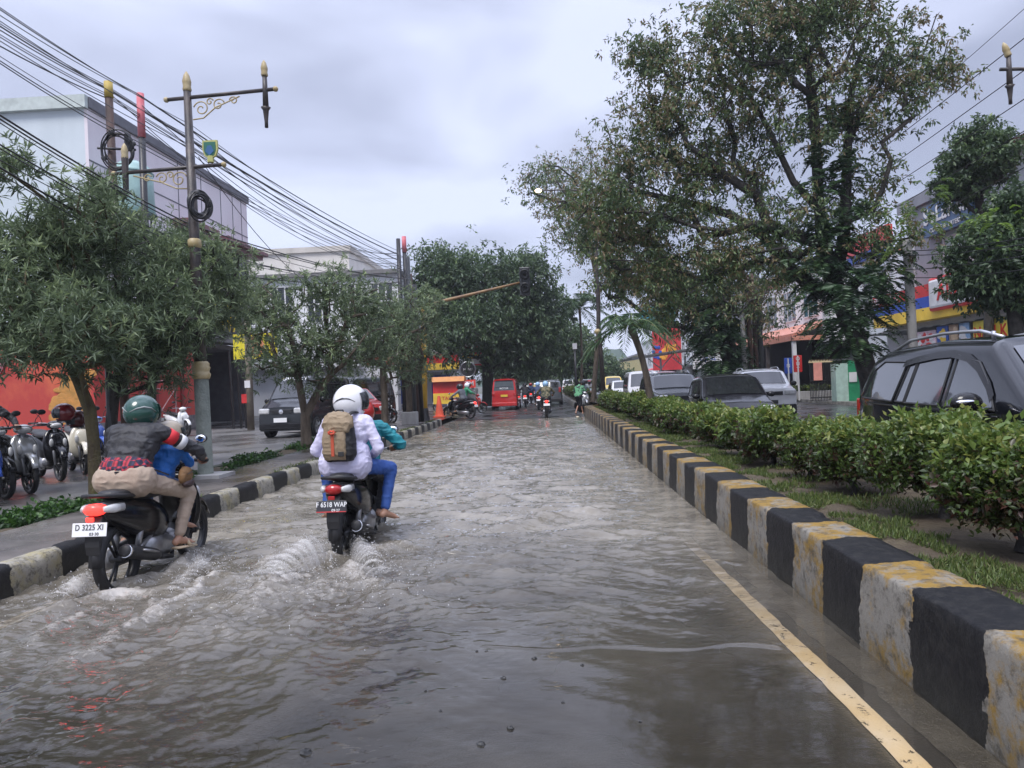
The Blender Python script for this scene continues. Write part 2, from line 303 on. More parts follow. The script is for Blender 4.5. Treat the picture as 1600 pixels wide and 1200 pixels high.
# kerbs
def kerbmat(name,black,lightA,lightB,per,ph,blk=.53,topyel=0.):
    m=bpy.data.materials.new(name); m.use_nodes=True; t=m.node_tree; b=t.nodes['Principled BSDF']; b.inputs['Roughness'].default_value=.55; b.inputs['Specular IOR Level'].default_value=.2; L=t.links.new
    g,s=pos_nodes(t); n=nn(t,'ShaderNodeTexNoise',i_Scale=4.5,i_Detail=6.,i_Roughness=.65); L(g.outputs['Position'],n.inputs[0])
    a=nn(t,'ShaderNodeMath',operation='MULTIPLY_ADD',i_1=.26,i_2=-.13+ph); L(n.outputs[0],a.inputs[0]); c=nn(t,'ShaderNodeMath',operation='ADD'); L(a.outputs[0],c.inputs[0]); L(s.outputs[1],c.inputs[1])
    d=nn(t,'ShaderNodeMath',operation='DIVIDE',i_1=per); L(c.outputs[0],d.inputs[0]); fr_=nn(t,'ShaderNodeMath',operation='FRACT'); L(d.outputs[0],fr_.inputs[0]); lt=nn(t,'ShaderNodeMath',operation='LESS_THAN',i_1=blk); L(fr_.outputs[0],lt.inputs[0])
    nb=nn(t,'ShaderNodeTexNoise',i_Scale=4.5,i_Detail=9.,i_Roughness=.75); L(g.outputs['Position'],nb.inputs[0])
    up=nn(t,'ShaderNodeSeparateXYZ'); L(g.outputs['Normal'],up.inputs[0]); ua=nn(t,'ShaderNodeMath',operation='MULTIPLY_ADD',i_1=topyel,i_2=0.); L(up.outputs[2],ua.inputs[0]); us=nn(t,'ShaderNodeMath',operation='ADD'); L(ua.outputs[0],us.inputs[0]); L(nb.outputs[0],us.inputs[1])
    r1=nn(t,'ShaderNodeValToRGB'); e=r1.color_ramp.elements; e[0].position=.49; e[0].color=(*lightA,1); e[1].position=.60; e[1].color=(*lightB,1); L(us.outputs[0],r1.inputs[0])
    nd=nn(t,'ShaderNodeTexNoise',i_Scale=11.,i_Detail=10.,i_Roughness=.8); L(g.outputs['Position'],nd.inputs[0]); r2=nn(t,'ShaderNodeMapRange',i_1=.50,i_2=.62,i_3=0.,i_4=.9); L(nd.outputs[0],r2.inputs[0])
    mx1=nn(t,'ShaderNodeMix',data_type='RGBA'); L(r2.outputs[0],mx1.inputs[0]); L(r1.outputs[0],mx1.inputs[6]); mx1.inputs[7].default_value=(.07,.062,.05,1)
    nk=nn(t,'ShaderNodeTexNoise',i_Scale=16.,i_Detail=8.,i_Roughness=.7); L(g.outputs['Position'],nk.inputs[0]); r3=nn(t,'ShaderNodeValToRGB'); e=r3.color_ramp.elements; e[0].position=.45; e[0].color=(*black,1); e[1].position=.85; e[1].color=(.035,.033,.03,1); L(nk.outputs[0],r3.inputs[0])
    mx2=nn(t,'ShaderNodeMix',data_type='RGBA'); L(lt.outputs[0],mx2.inputs[0]); L(mx1.outputs[2],mx2.inputs[6]); L(r3.outputs[0],mx2.inputs[7]); zz=nn(t,'ShaderNodeMapRange',i_1=.02,i_2=.24,i_3=.75,i_4=0.); L(s.outputs[2],zz.inputs[0]); zn=nn(t,'ShaderNodeMath',operation='MULTIPLY'); L(zz.outputs[0],zn.inputs[0]); L(nd.outputs[0],zn.inputs[1]); mx3=nn(t,'ShaderNodeMix',data_type='RGBA'); L(zn.outputs[0],mx3.inputs[0]); L(mx2.outputs[2],mx3.inputs[6]); mx3.inputs[7].default_value=(.045,.042,.03,1); L(mx3.outputs[2],b.inputs['Base Color'])
    n5=nn(t,'ShaderNodeTexNoise',i_Scale=35.,i_Detail=8.,i_Roughness=.7); L(g.outputs['Position'],n5.inputs[0]); bu=nn(t,'ShaderNodeBump',i_Strength=.6,i_Distance=.012); L(n5.outputs[0],bu.inputs['Height']); L(bu.outputs[0],b.inputs['Normal']); MC[name]=m; return m
def kerb(name,prof,y0,y1,mat,step=.03,amp=.006,seed=1):
    ys=[y0]
    while ys[-1]<y1: ys.append(ys[-1]+step*max(1,ys[-1]/6))
    ys=np.array(ys); pr=np.array(prof); k=len(pr); V=[]
    for j,(x,z) in enumerate(pr): V.append(np.stack([np.full(len(ys),x),ys,np.full(len(ys),z)],1))
    V=np.stack(V,1).reshape(-1,3); n=vnoise(V,seed,9)*.6+vnoise(V,seed+1,28)*.4-.5; big=vnoise(V,seed+2,1.2)-.5; chip=np.clip(vnoise(V,seed+3,6)-.74,0,1)*.16
    V[:,0]+=(n*amp*2+big*.012); V[:,2]+=(n*amp*1.5+big*.012)*(V[:,2]>.05)-chip*(V[:,2]>.1)
    Fk=[(j*k+i,j*k+i+1,(j+1)*k+i+1,(j+1)*k+i) for j in range(len(ys)-1) for i in range(k-1)]
    return tag(npmesh(name,V,Fk,mat),kind='structure')
def profR(): return [(1.672,-.3),(1.67,.0),(1.672,.1),(1.675,.2),(1.677,.3),(1.68,.40),(1.683,.445),(1.695,.457),(1.73,.46),(1.80,.462),(1.90,.464),(1.98,.462),(2.03,.455),(2.04,.43),(2.045,.3)]
kerb('kerb',profR(),1.3,32.6,kerbmat('kerb_paint_yellow',(.009,.009,.01),(.225,.21,.18),(.25,.155,.035),1.13,-2.97,.52,.09),seed=3)
kerb('kerb',[(-4.292,-.3),(-4.29,0),(-4.292,.08),(-4.296,.16),(-4.305,.21),(-4.33,.236),(-4.40,.24),(-4.46,.238)][::-1],1.3,29.8,kerbmat('kerb_paint_white',(.012,.012,.014),(.33,.31,.26),(.33,.29,.17),1.25,-.05,.5,.02),seed=13)
kerb('kerb',[(3.4,.3),(3.4,.42),(3.5,.42),(3.52,.0)],1.3,33,M('kerb_far_paint',(.4,.38,.33),.5,col2=(.12,.11,.1),vs=3),step=.2,seed=23)
# rounded end of the median
mk_=MB(); mk_.lathe([(.86,-.1),(.86,.44),(.84,.46),(.5,.462)],(2.54,32.6,0),n=16,a0=0,a1=math.pi); tag(mk_.build('kerb',MC['kerb_paint_yellow'],smooth=True),kind='structure')
kerb('kerb',[(1.67,-.1),(1.67,.3),(1.7,.32),(1.9,.32)],44,200,M('kerb_grey',(.2,.19,.17),.6,col2=(.05,.05,.05),vs=2),step=.2,seed=33)
# median soil
sy=np.arange(1,33.4,.2); sx=np.linspace(2.03,3.42,9); V=np.array([(x,y,.40+.05*math.sin(x*3+y)*0) for y in sy for x in sx]); V[:,2]+=.05*(vnoise(V,5,3)-.5)+.015*(vnoise(V,6,12)-.5); k=len(sx)
tag(npmesh('median_soil',V,[(j*k+i,j*k+i+1,(j+1)*k+i+1,(j+1)*k+i) for j in range(len(sy)-1) for i in range(k-1)],M('soil',(.05,.035,.022),.9,col2=(.09,.07,.04),vs=6,bump=1,bs=40)),kind='structure')
sheet('median_soil',1.9,3.4,44,200,.31,MC['soil'])
# sidewalk left and ditch, parking lot
def bumpy(name,x0,x1,y0,y1,z,mat,st=.25,amp=.02,sc=1.5,seed=1):
    a=np.arange(y0,y1,st); c=np.linspace(x0,x1,max(3,int((x1-x0)/st)+1)); k=len(c); V=np.array([(x,y,z) for y in a for x in c]); V[:,2]+=amp*(vnoise(V,seed,sc)-.5)
    return tag(npmesh(name,V,[(j*k+i,j*k+i+1,(j+1)*k+i+1,(j+1)*k+i) for j in range(len(a)-1) for i in range(k-1)],mat),kind='structure')
bumpy('sidewalk',-5.55,-4.42,0,30,.225,pave,amp=.012)
sheet('sidewalk',-9,-5.4,24.6,30,.215,pave)
bumpy('verge_soil',-6.25,-5.5,0,24.6,.17,MC['soil'],amp=.08,sc=4)
tag(MB().b2((-6.37,-1,-.2),(-6.22,24.6,.2)).build('ditch_wall',M('mossy_concrete',(.05,.05,.035),.8,col2=(.03,.05,.02),vs=5,bump=.7)),kind='structure')
sheet('parking_lot',-60,-6.3,-6,130,.18,lot)
sheet('side_street',-60,-4.3,30,44,.186,asph)
sheet('far_road',-4.3,1.67,33.2,420,.016,asph)
# opposite carriageway
sheet('opposite_road',3.5,13.6,-6,420,.02,asph); strip('road_marking',3.75,3.87,2,120,0,m,.5,.005,lambda y:np.full(len(y),.024)); sheet('far_pavement',13.6,60,-6,420,.15,lot)
tag(MB().b2((13.45,-6,-.1),(13.62,300,.16)).build('kerb',MC['kerb_far_paint']),kind='structure')
# sheet of moving water at left bike etc. is part of flood_water; hills far away
hv=[]; hx=np.linspace(-900,1500,120); 
for i,x in enumerate(hx): hv+=[(x,2600,-5),(x,2600,max(4,30+60*math.exp(-((x-235)/90)**2)+45*math.exp(-((x-90)/160)**2)+24*math.exp(-((x-520)/200)**2)+10*math.sin(i*.9)+6*math.sin(i*2.3))),(x,3200,-5)]
tag(npmesh('hills',hv,[q for i in range(119) for q in ((3*i,3*i+3,3*i+4,3*i+1),(3*i+1,3*i+4,3*i+5,3*i+2))],M('hill_forest',(.05,.085,.06),.9,vs=.02,var=.4)),kind='structure')
# ---------------- foliage generators ----------------
def nrm(a): return a/np.maximum(np.linalg.norm(a,axis=-1,keepdims=True),1e-9)
def leafverts(C,D,Ln,W,fold=.25,side=None,tint=None):
    """C base (n,3), D direction (n,3) unit, Ln/W (n,)"""
    n=len(C); up=RNG.normal(size=(n,3))*.6+np.array([0,0,1.]); S=nrm(np.cross(D,up)); Nn=np.cross(S,D)
    Ln=np.broadcast_to(Ln,(n,))[:,None]; W=np.broadcast_to(W,(n,))[:,None]
    a=C; m=C+D*Ln*.45; b=m+S*W/2+Nn*W*fold; c=m-S*W/2+Nn*W*fold; e=C+D*Ln-Nn*Ln*.06
    V=np.stack([a,b,e,c],1).reshape(-1,3); i=np.arange(n)*4; Fc=np.stack([np.stack([i,i+1,i+2],1),np.stack([i,i+2,i+3],1)],1).reshape(-1,3)
    t=np.repeat(tint if tint is not None else RNG.random(n),4); return V,Fc,t
def rosettes(C,A,per,L,W,spread=.9,droop=0.,jit=.02,tint0=None,tj=.12):
    """C centers (m,3), A axes (m,3)"""
    m=len(C); Cn=np.repeat(C,per,0)+RNG.normal(0,jit,(m*per,3)); An=np.repeat(nrm(A),per,0)
    R=nrm(RNG.normal(size=(m*per,3))); D=nrm(An*(1-spread)+R*spread+np.array([0,0,-droop])); 
    t=np.repeat(tint0 if tint0 is not None else RNG.random(m),per)+RNG.normal(0,tj,m*per)
    return leafverts(Cn,D,L*RNG.uniform(.6,1.25,m*per),W*RNG.uniform(.7,1.2,m*per),tint=np.clip(t,0,1))
def inell(n,c,r,shell=.35):
    d=nrm(RNG.normal(size=(n,3))); q=(shell+(1-shell)*RNG.random(n))**(1/2.2); return np.array(c)+d*q[:,None]*np.array(r)
def grow(trunk,targets,r_tip=.012,expo=2.4,rmax=.3,jit=.12,seg_=.5):
    """greedy branch network from trunk nodes to targets -> tubes"""
    pts=[Vector(p) for p in trunk]; par=[-1]+list(range(len(trunk)-1)); plen=[0.]*len(pts)
    for i in range(1,len(pts)): plen[i]=plen[i-1]+(pts[i]-pts[i-1]).length
    base=pts[len(trunk)-1 if len(trunk)<3 else 1]
    T=sorted([Vector(t) for t in targets],key=lambda p:(p-base).length); n0=max(1,len(trunk)//2)
    for q in T:
        A=np.array(pts[n0-1:]); d=np.linalg.norm(A-np.array(q),axis=1)+.35*np.array(plen[n0-1:])
        dz=np.array(q)[2]-A[:,2]; d=d+np.where(dz<-.2,.5*-dz,0); i=int(np.argmin(d))+n0-1; a=pts[i]; dist=(q-a).length; k=max(1,int(dist/seg_)); last=i
        for s in range(1,k+1):
            f=s/k; p=a.lerp(q,f)+(Vector(RNG.normal(0,jit*dist*.12,3)) if s<k else Vector((0,0,0)))+Vector((0,0,.10*dist*math.sin(f*math.pi)))
            pts.append(p); par.append(last); plen.append(plen[last]+(p-pts[last]).length); last=len(pts)-1
    n=len(pts); ch=[[] for _ in range(n)]
    for i,p in enumerate(par):
        if p>=0: ch[p].append(i)
    R=[0.]*n
    for i in range(n-1,-1,-1): R[i]=r_tip if not ch[i] else sum(R[c]**expo for c in ch[i])**(1/expo)
    return pts,par,ch,R
def branchmesh(name,net,mat,parent,rtrunk,nb=7,world=True,knob=.0):
    pts,par,ch,R=net; k=rtrunk/R[0]; mb=MB(); R=[min(q,rtrunk*1.0) if k<1 else q for q in R]; k=rtrunk/R[0]
    def rr(i): return max(.006,R[i]*(k if R[i]>R[0]*.25 else 1+(k-1)*(R[i]/(R[0]*.25))))
    done=[False]*len(pts)
    starts=[0]
    while starts:
        s=starts.pop(); path=[par[s]] if par[s]>=0 else []; i=s
        while True:
            path.append(i)
            if not ch[i]: break
            c=sorted(ch[i],key=lambda j:-R[j]); starts+=c[1:]; i=c[0]
        if len(path)<2: continue
        rs=[rr(j) for j in path]
        if par[s]>=0: rs[0]=rs[1]*1.05
        else: rs[0]*=1.2
        if knob: rs=[q*(1+random.uniform(-knob,knob)) for q in rs]
        mb.tube([pts[j] for j in path],rs,n=nb if rs[0]>.03 else 4,caps=False)
    return mb.build(name,mat,parent,smooth=True,world=world)
def addleaves(name,sets,mat,parent,world=True):
    off=0; VV=[];FF=[];TT=[]
    for V,Fc,t in sets: VV.append(V); FF.append(Fc+off); TT.append(t); off+=len(V)
    V=np.concatenate(VV)
    if world and parent: V=V-np.array(parent.location)
    return npmesh(name,V,np.concatenate(FF),mat,parent,smooth=False,attrs=dict(tint=np.concatenate(TT)))
bark=M('bark',(.05,.036,.026),.85,col2=(.12,.095,.07),vs=9,bump=1,bs=30,streak=.3); barkm=M('bark_mossy',(.055,.04,.022),.85,col2=(.10,.085,.035),vs=7,bump=1,bs=35,streak=.3); barkd=M('bark_dark',(.018,.016,.014),.8,col2=(.05,.045,.04),vs=8,bump=1,bs=30)
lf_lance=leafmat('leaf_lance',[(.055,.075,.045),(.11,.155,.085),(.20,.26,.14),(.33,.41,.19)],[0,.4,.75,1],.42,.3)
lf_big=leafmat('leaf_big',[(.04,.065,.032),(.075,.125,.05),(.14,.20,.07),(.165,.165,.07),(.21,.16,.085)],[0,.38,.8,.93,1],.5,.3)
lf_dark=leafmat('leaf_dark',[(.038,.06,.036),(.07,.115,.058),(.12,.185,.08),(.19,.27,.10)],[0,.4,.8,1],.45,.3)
lf_fern=leafmat('leaf_fern',[(.025,.05,.028),(.045,.09,.04),(.085,.16,.06),(.17,.28,.08)],[0,.45,.85,1],.45,.3)
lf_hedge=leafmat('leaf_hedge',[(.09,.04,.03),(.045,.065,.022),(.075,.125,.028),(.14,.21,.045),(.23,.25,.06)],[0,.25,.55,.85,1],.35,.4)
lf_grass=leafmat('leaf_grass',[(.05,.07,.02),(.09,.135,.035),(.15,.20,.05),(.19,.17,.08)],[0,.4,.8,1],.5,.4)
def upaxes(P,c,k=.9): return nrm(nrm(P-np.array(c))+np.array([0,0,k])+RNG.normal(0,.25,P.shape))
# ----- left trees: rounded crowns of long narrow leaves in rosettes -----
def lance_tree(label,base,trunk,blobs,Yd,rt=.14,nt=70,nros=9,per=11,L=.15,W=.03,group='pruned trees along the left sidewalk',mat=None,crad=.33,b2=None,tip=.012):
    o=thing('street_tree',label,'tree',base,0,group); T=[];sets=[]
    for (px,py,rpx,rpy,dY,wt) in blobs:
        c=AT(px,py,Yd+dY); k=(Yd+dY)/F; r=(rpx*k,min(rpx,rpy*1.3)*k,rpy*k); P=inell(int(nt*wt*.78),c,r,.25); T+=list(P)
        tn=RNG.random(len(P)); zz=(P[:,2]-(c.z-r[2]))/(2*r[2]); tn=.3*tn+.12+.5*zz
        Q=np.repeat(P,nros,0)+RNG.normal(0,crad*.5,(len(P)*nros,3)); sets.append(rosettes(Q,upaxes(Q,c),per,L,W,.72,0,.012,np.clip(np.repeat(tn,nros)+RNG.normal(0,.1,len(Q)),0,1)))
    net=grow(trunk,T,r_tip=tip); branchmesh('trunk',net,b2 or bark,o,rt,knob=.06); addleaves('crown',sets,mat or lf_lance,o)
    return o
v=lambda px,py,Y:AT(px,py,Y)
g1=G(150,775,.18); YA=g1.y
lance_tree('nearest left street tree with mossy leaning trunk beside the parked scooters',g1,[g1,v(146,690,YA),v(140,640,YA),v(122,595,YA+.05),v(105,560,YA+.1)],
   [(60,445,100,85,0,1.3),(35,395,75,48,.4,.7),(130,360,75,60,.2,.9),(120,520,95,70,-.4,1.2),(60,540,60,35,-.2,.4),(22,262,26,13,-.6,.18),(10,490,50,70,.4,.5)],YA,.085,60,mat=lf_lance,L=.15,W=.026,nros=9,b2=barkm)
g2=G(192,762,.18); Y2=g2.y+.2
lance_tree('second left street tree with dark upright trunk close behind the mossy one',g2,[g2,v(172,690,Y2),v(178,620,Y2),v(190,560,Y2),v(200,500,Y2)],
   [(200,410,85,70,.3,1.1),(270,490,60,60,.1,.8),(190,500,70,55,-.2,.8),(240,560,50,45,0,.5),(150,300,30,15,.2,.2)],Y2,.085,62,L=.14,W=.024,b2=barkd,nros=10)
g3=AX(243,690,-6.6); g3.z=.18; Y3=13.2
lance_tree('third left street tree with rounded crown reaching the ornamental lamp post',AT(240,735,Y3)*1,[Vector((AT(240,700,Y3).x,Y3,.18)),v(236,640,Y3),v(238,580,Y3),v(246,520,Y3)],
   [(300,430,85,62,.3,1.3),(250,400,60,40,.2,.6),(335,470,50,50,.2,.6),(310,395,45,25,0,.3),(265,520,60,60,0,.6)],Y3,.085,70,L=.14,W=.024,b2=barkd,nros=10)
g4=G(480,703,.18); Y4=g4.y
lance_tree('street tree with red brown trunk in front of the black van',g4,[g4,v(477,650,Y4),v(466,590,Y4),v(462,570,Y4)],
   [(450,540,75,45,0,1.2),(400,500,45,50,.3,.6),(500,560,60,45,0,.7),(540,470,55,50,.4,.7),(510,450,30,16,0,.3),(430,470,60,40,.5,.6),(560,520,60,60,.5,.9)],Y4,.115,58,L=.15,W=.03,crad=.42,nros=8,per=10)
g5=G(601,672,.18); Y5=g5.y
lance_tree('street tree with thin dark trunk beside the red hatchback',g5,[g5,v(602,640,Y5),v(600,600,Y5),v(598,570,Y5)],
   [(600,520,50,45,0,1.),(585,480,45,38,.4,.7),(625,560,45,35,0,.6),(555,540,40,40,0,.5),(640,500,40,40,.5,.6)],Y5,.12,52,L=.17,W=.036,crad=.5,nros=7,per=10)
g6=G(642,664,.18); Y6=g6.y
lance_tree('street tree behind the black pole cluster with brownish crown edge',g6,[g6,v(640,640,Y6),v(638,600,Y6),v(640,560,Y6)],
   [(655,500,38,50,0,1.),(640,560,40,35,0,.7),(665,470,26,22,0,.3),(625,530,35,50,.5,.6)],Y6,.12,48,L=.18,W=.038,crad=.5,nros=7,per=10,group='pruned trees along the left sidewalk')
# ----- dark tree mass in the centre -----
def dark_tree(label,px,Y,base_y,blobs,mat,rt=.4,nt=60,nros=9,per=9,L=.26,W=.1,droop=.5,crad=.7,name='dense_tree',group='broad trees arching over the road',mapr=barkd,trunkpx=None,shell=.3,tj=.12,b=.45,spread=.75,tip=.02):
    bx=AT(px,600,Y); base=Vector((bx.x,Y,base_y)); o=thing(name,label,'tree',base,0,group); T=[];sets=[]
    for (bx_,by_,rpx,rpy,dY,wt) in blobs:
        c=AT(bx_,by_,Y+dY); k=(Y+dY)/F; r=(rpx*k,min(rpx,rpy*1.5)*k*.9,rpy*k); P=inell(int(nt*wt),c,r,shell); T+=list(P)
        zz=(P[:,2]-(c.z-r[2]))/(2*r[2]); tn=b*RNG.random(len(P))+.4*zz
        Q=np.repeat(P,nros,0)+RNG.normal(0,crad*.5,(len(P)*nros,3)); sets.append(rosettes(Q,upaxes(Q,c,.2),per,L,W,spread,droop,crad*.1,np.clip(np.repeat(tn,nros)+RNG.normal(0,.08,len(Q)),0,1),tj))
    tr=[base]+[AT(a,c_,Y) for a,c_ in (trunkpx or [(px,580),(px-4,540),(px,500)])]
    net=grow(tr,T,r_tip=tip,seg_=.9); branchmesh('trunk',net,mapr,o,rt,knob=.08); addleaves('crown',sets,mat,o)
    return o
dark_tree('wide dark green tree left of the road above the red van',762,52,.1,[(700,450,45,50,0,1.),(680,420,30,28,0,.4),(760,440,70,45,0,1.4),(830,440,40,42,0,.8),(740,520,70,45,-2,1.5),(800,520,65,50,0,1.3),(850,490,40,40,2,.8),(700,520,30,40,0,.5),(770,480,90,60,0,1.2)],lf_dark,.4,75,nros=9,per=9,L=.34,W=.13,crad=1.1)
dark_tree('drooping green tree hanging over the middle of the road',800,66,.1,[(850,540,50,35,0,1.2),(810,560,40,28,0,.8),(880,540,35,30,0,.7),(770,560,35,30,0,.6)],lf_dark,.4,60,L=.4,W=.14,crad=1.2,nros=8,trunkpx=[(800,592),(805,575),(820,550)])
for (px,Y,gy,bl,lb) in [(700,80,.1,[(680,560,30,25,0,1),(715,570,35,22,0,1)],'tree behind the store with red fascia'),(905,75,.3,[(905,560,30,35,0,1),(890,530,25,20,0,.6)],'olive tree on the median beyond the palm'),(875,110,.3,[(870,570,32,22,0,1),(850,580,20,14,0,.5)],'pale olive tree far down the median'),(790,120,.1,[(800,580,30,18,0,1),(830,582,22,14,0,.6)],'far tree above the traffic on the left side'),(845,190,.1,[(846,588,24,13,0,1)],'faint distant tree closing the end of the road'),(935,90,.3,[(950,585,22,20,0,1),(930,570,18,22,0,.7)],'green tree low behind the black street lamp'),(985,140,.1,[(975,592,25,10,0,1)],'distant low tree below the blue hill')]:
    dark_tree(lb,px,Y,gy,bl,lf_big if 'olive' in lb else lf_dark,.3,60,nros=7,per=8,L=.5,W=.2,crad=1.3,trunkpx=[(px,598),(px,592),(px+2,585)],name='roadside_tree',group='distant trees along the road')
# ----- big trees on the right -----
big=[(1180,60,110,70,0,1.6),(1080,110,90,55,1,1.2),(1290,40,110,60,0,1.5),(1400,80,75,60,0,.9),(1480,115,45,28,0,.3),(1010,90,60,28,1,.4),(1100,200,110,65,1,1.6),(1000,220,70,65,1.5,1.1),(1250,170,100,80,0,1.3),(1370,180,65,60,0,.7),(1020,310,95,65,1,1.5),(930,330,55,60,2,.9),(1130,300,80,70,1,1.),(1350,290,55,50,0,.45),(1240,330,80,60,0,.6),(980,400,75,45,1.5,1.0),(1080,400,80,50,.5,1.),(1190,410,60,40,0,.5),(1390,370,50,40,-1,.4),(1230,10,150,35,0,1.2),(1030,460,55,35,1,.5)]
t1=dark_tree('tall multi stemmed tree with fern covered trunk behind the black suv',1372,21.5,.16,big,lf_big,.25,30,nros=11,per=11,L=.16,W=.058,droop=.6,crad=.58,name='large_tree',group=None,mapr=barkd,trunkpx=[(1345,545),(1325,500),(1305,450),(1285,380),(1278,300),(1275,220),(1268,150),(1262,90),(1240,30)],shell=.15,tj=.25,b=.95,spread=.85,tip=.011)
def limb(parent,pxs,r0,r1,Y,mat): MB_=MB(); p=[AT(a,b_,Y+d) for a,b_,d in pxs]; n=len(p); MB_.tube(p,[r0+(r1-r0)*i/(n-1) for i in range(n)],8); return MB_.build('limb',mat,parent,smooth=True,world=True)
limb(t1,[(1300,440,0),(1318,380,0),(1322,300,0),(1325,220,0),(1330,150,0),(1345,80,0)],.22,.06,21.5,barkd)
limb(t1,[(1285,460,0),(1235,420,.3),(1195,370,.6),(1140,335,.9),(1080,318,1.2),(1000,300,1.5),(960,280,1.5)],.2,.05,21.5,barkd)
limb(t1,[(1282,330,0),(1240,285,0),(1200,200,.4),(1160,130,.6),(1120,90,.8)],.13,.03,21.5,barkd)
limb(t1,[(1310,470,0),(1350,430,0),(1385,400,0),(1412,380,0)],.16,.05,21.5,barkd)
limb(t1,[(1322,230,0),(1350,170,0),(1390,110,0),(1440,80,0)],.1,.03,21.5,barkd)
def fronds(parent,spots,Y,name='climbing_fern',mat=None,L=.22,W=.06,sc=1.,dens=1.):
    sets=[]
    for (px,py,rp,ry,dY,n) in spots:
        c=AT(px,py,Y+dY); k=(Y+dY)/F; P=inell(int(n*dens),c,(rp*k,rp*k,ry*k),.5)
        for p in P:
            ax=nrm((p-np.array(c))*np.array([1,1,.3])+RNG.normal(0,.15,3)+[0,0,.15]); ln=RNG.uniform(.35,.8)*sc; s=np.linspace(.1,1,12); cur=p+ax*ln*s[:,None]+np.array([0,0,-1.])*(s**2)[:,None]*ln*.75
            tg=nrm(np.gradient(cur,axis=0)); sd=nrm(np.cross(tg,[0,0,1.])); Lh=L*sc*(np.sin(np.pi*(s*.85+.12))+.15); tn=np.full(24,RNG.random()*.8)
            D=nrm(np.concatenate([sd+tg*.35,-sd+tg*.35])); sets.append(leafverts(np.concatenate([cur,cur]),D,np.concatenate([Lh,Lh]),W*sc,tint=np.clip(tn+RNG.normal(0,.06,24),0,1)))
    return addleaves(name,sets,mat or lf_fern,parent)
fronds(t1,[(1320,470,55,50,-.4,120),(1360,440,45,35,-.3,60),(1340,520,35,35,-.4,50),(1280,430,35,30,0,40),(1390,410,25,30,-.3,25),(1250,410,30,18,0,25),(1200,375,25,14,.5,20),(1300,380,22,40,-.2,40),(1278,300,14,60,-.2,40),(1325,300,14,60,-.2,35),(1275,200,13,50,-.1,25),(1330,210,12,50,-.1,22)],21.3)
big2=[(1080,440,75,45,0,1.4),(1000,420,60,40,0,.9),(960,360,55,45,0,.8),(900,330,50,50,0,.35),(860,285,45,30,0,.2),(1140,450,60,35,0,.9),(1060,490,60,28,0,.7),(1180,480,60,28,-1,.5),(960,440,35,30,0,.4),(1210,430,50,30,0,.4)]
t2=dark_tree('leaning tree with dense climbing ferns behind the white suv',1142,37,.16,big2,lf_big,.4,36,nros=10,per=10,L=.22,W=.08,droop=.6,crad=.9,name='large_tree',group=None,trunkpx=[(1140,560),(1128,530),(1110,500),(1085,460),(1050,420)],shell=.15,tj=.25,b=.95,spread=.85,tip=.016)
fronds(t2,[(1130,545,26,40,0,120),(1112,505,26,25,0,70),(1142,580,16,20,0,35)],37,sc=1.7)
t3=dark_tree('sparse thin branched tree with small brown leaves by the lit street lamp',925,44,.3,[(870,300,55,45,0,1.3),(900,350,50,50,0,1.2),(840,270,30,20,0,.5),(930,270,45,50,0,1.),(905,390,30,30,0,.5),(960,300,40,60,0,.8)],lf_big,.13,55,nros=4,per=6,L=.22,W=.08,droop=.4,crad=.8,name='large_tree',group=None,trunkpx=[(935,520),(935,450),(925,400)],shell=.1,tj=.3,b=1.2,spread=.85,tip=.014,mapr=bark)
# right edge trees
r1=dark_tree('round dark tree crown above the blue shop sign at the right',1522,24,.16,[(1525,255,48,42,0,1.6),(1500,290,30,25,0,.6),(1560,240,26,28,0,.5),(1525,215,30,14,0,.4)],lf_dark,.14,60,nros=7,per=9,L=.17,W=.08,droop=.5,crad=.4,name='shop_front_tree',group=None,trunkpx=[(1545,520),(1545,420),(1535,340),(1525,290)],spread=.8)
r2=dark_tree('broad leafy tree at right edge in front of the yellow menu banner',1592,18,.16,[(1550,400,55,40,0,1.2),(1530,440,35,25,0,.6),(1585,370,45,50,0,1.2),(1590,450,50,40,0,1.),(1600,320,40,30,0,.6)],lf_dark,.17,60,nros=8,per=9,L=.15,W=.07,droop=.5,crad=.35,name='shop_front_tree',group=None,trunkpx=[(1588,520),(1584,470),(1582,430)],spread=.8)
fronds(r2,[(1555,345,30,18,-.5,14),(1545,400,20,15,-.6,6)],18,name='pale_leaf_spray',mat=leafmat('leaf_pale',[(.12,.2,.03),(.28,.42,.08)],[0,1],.4,.5),L=.16,W=.05,sc=.7)
fronds(t1,[(1440,330,60,50,-2,18),(1400,340,40,30,-2,10),(1420,400,30,30,-2,8)],21.3,name='pale_leaf_spray',mat=leafmat('leaf_lime',[(.07,.13,.03),(.16,.24,.05)],[0,1],.4,.5),L=.14,W=.05,sc=.8)
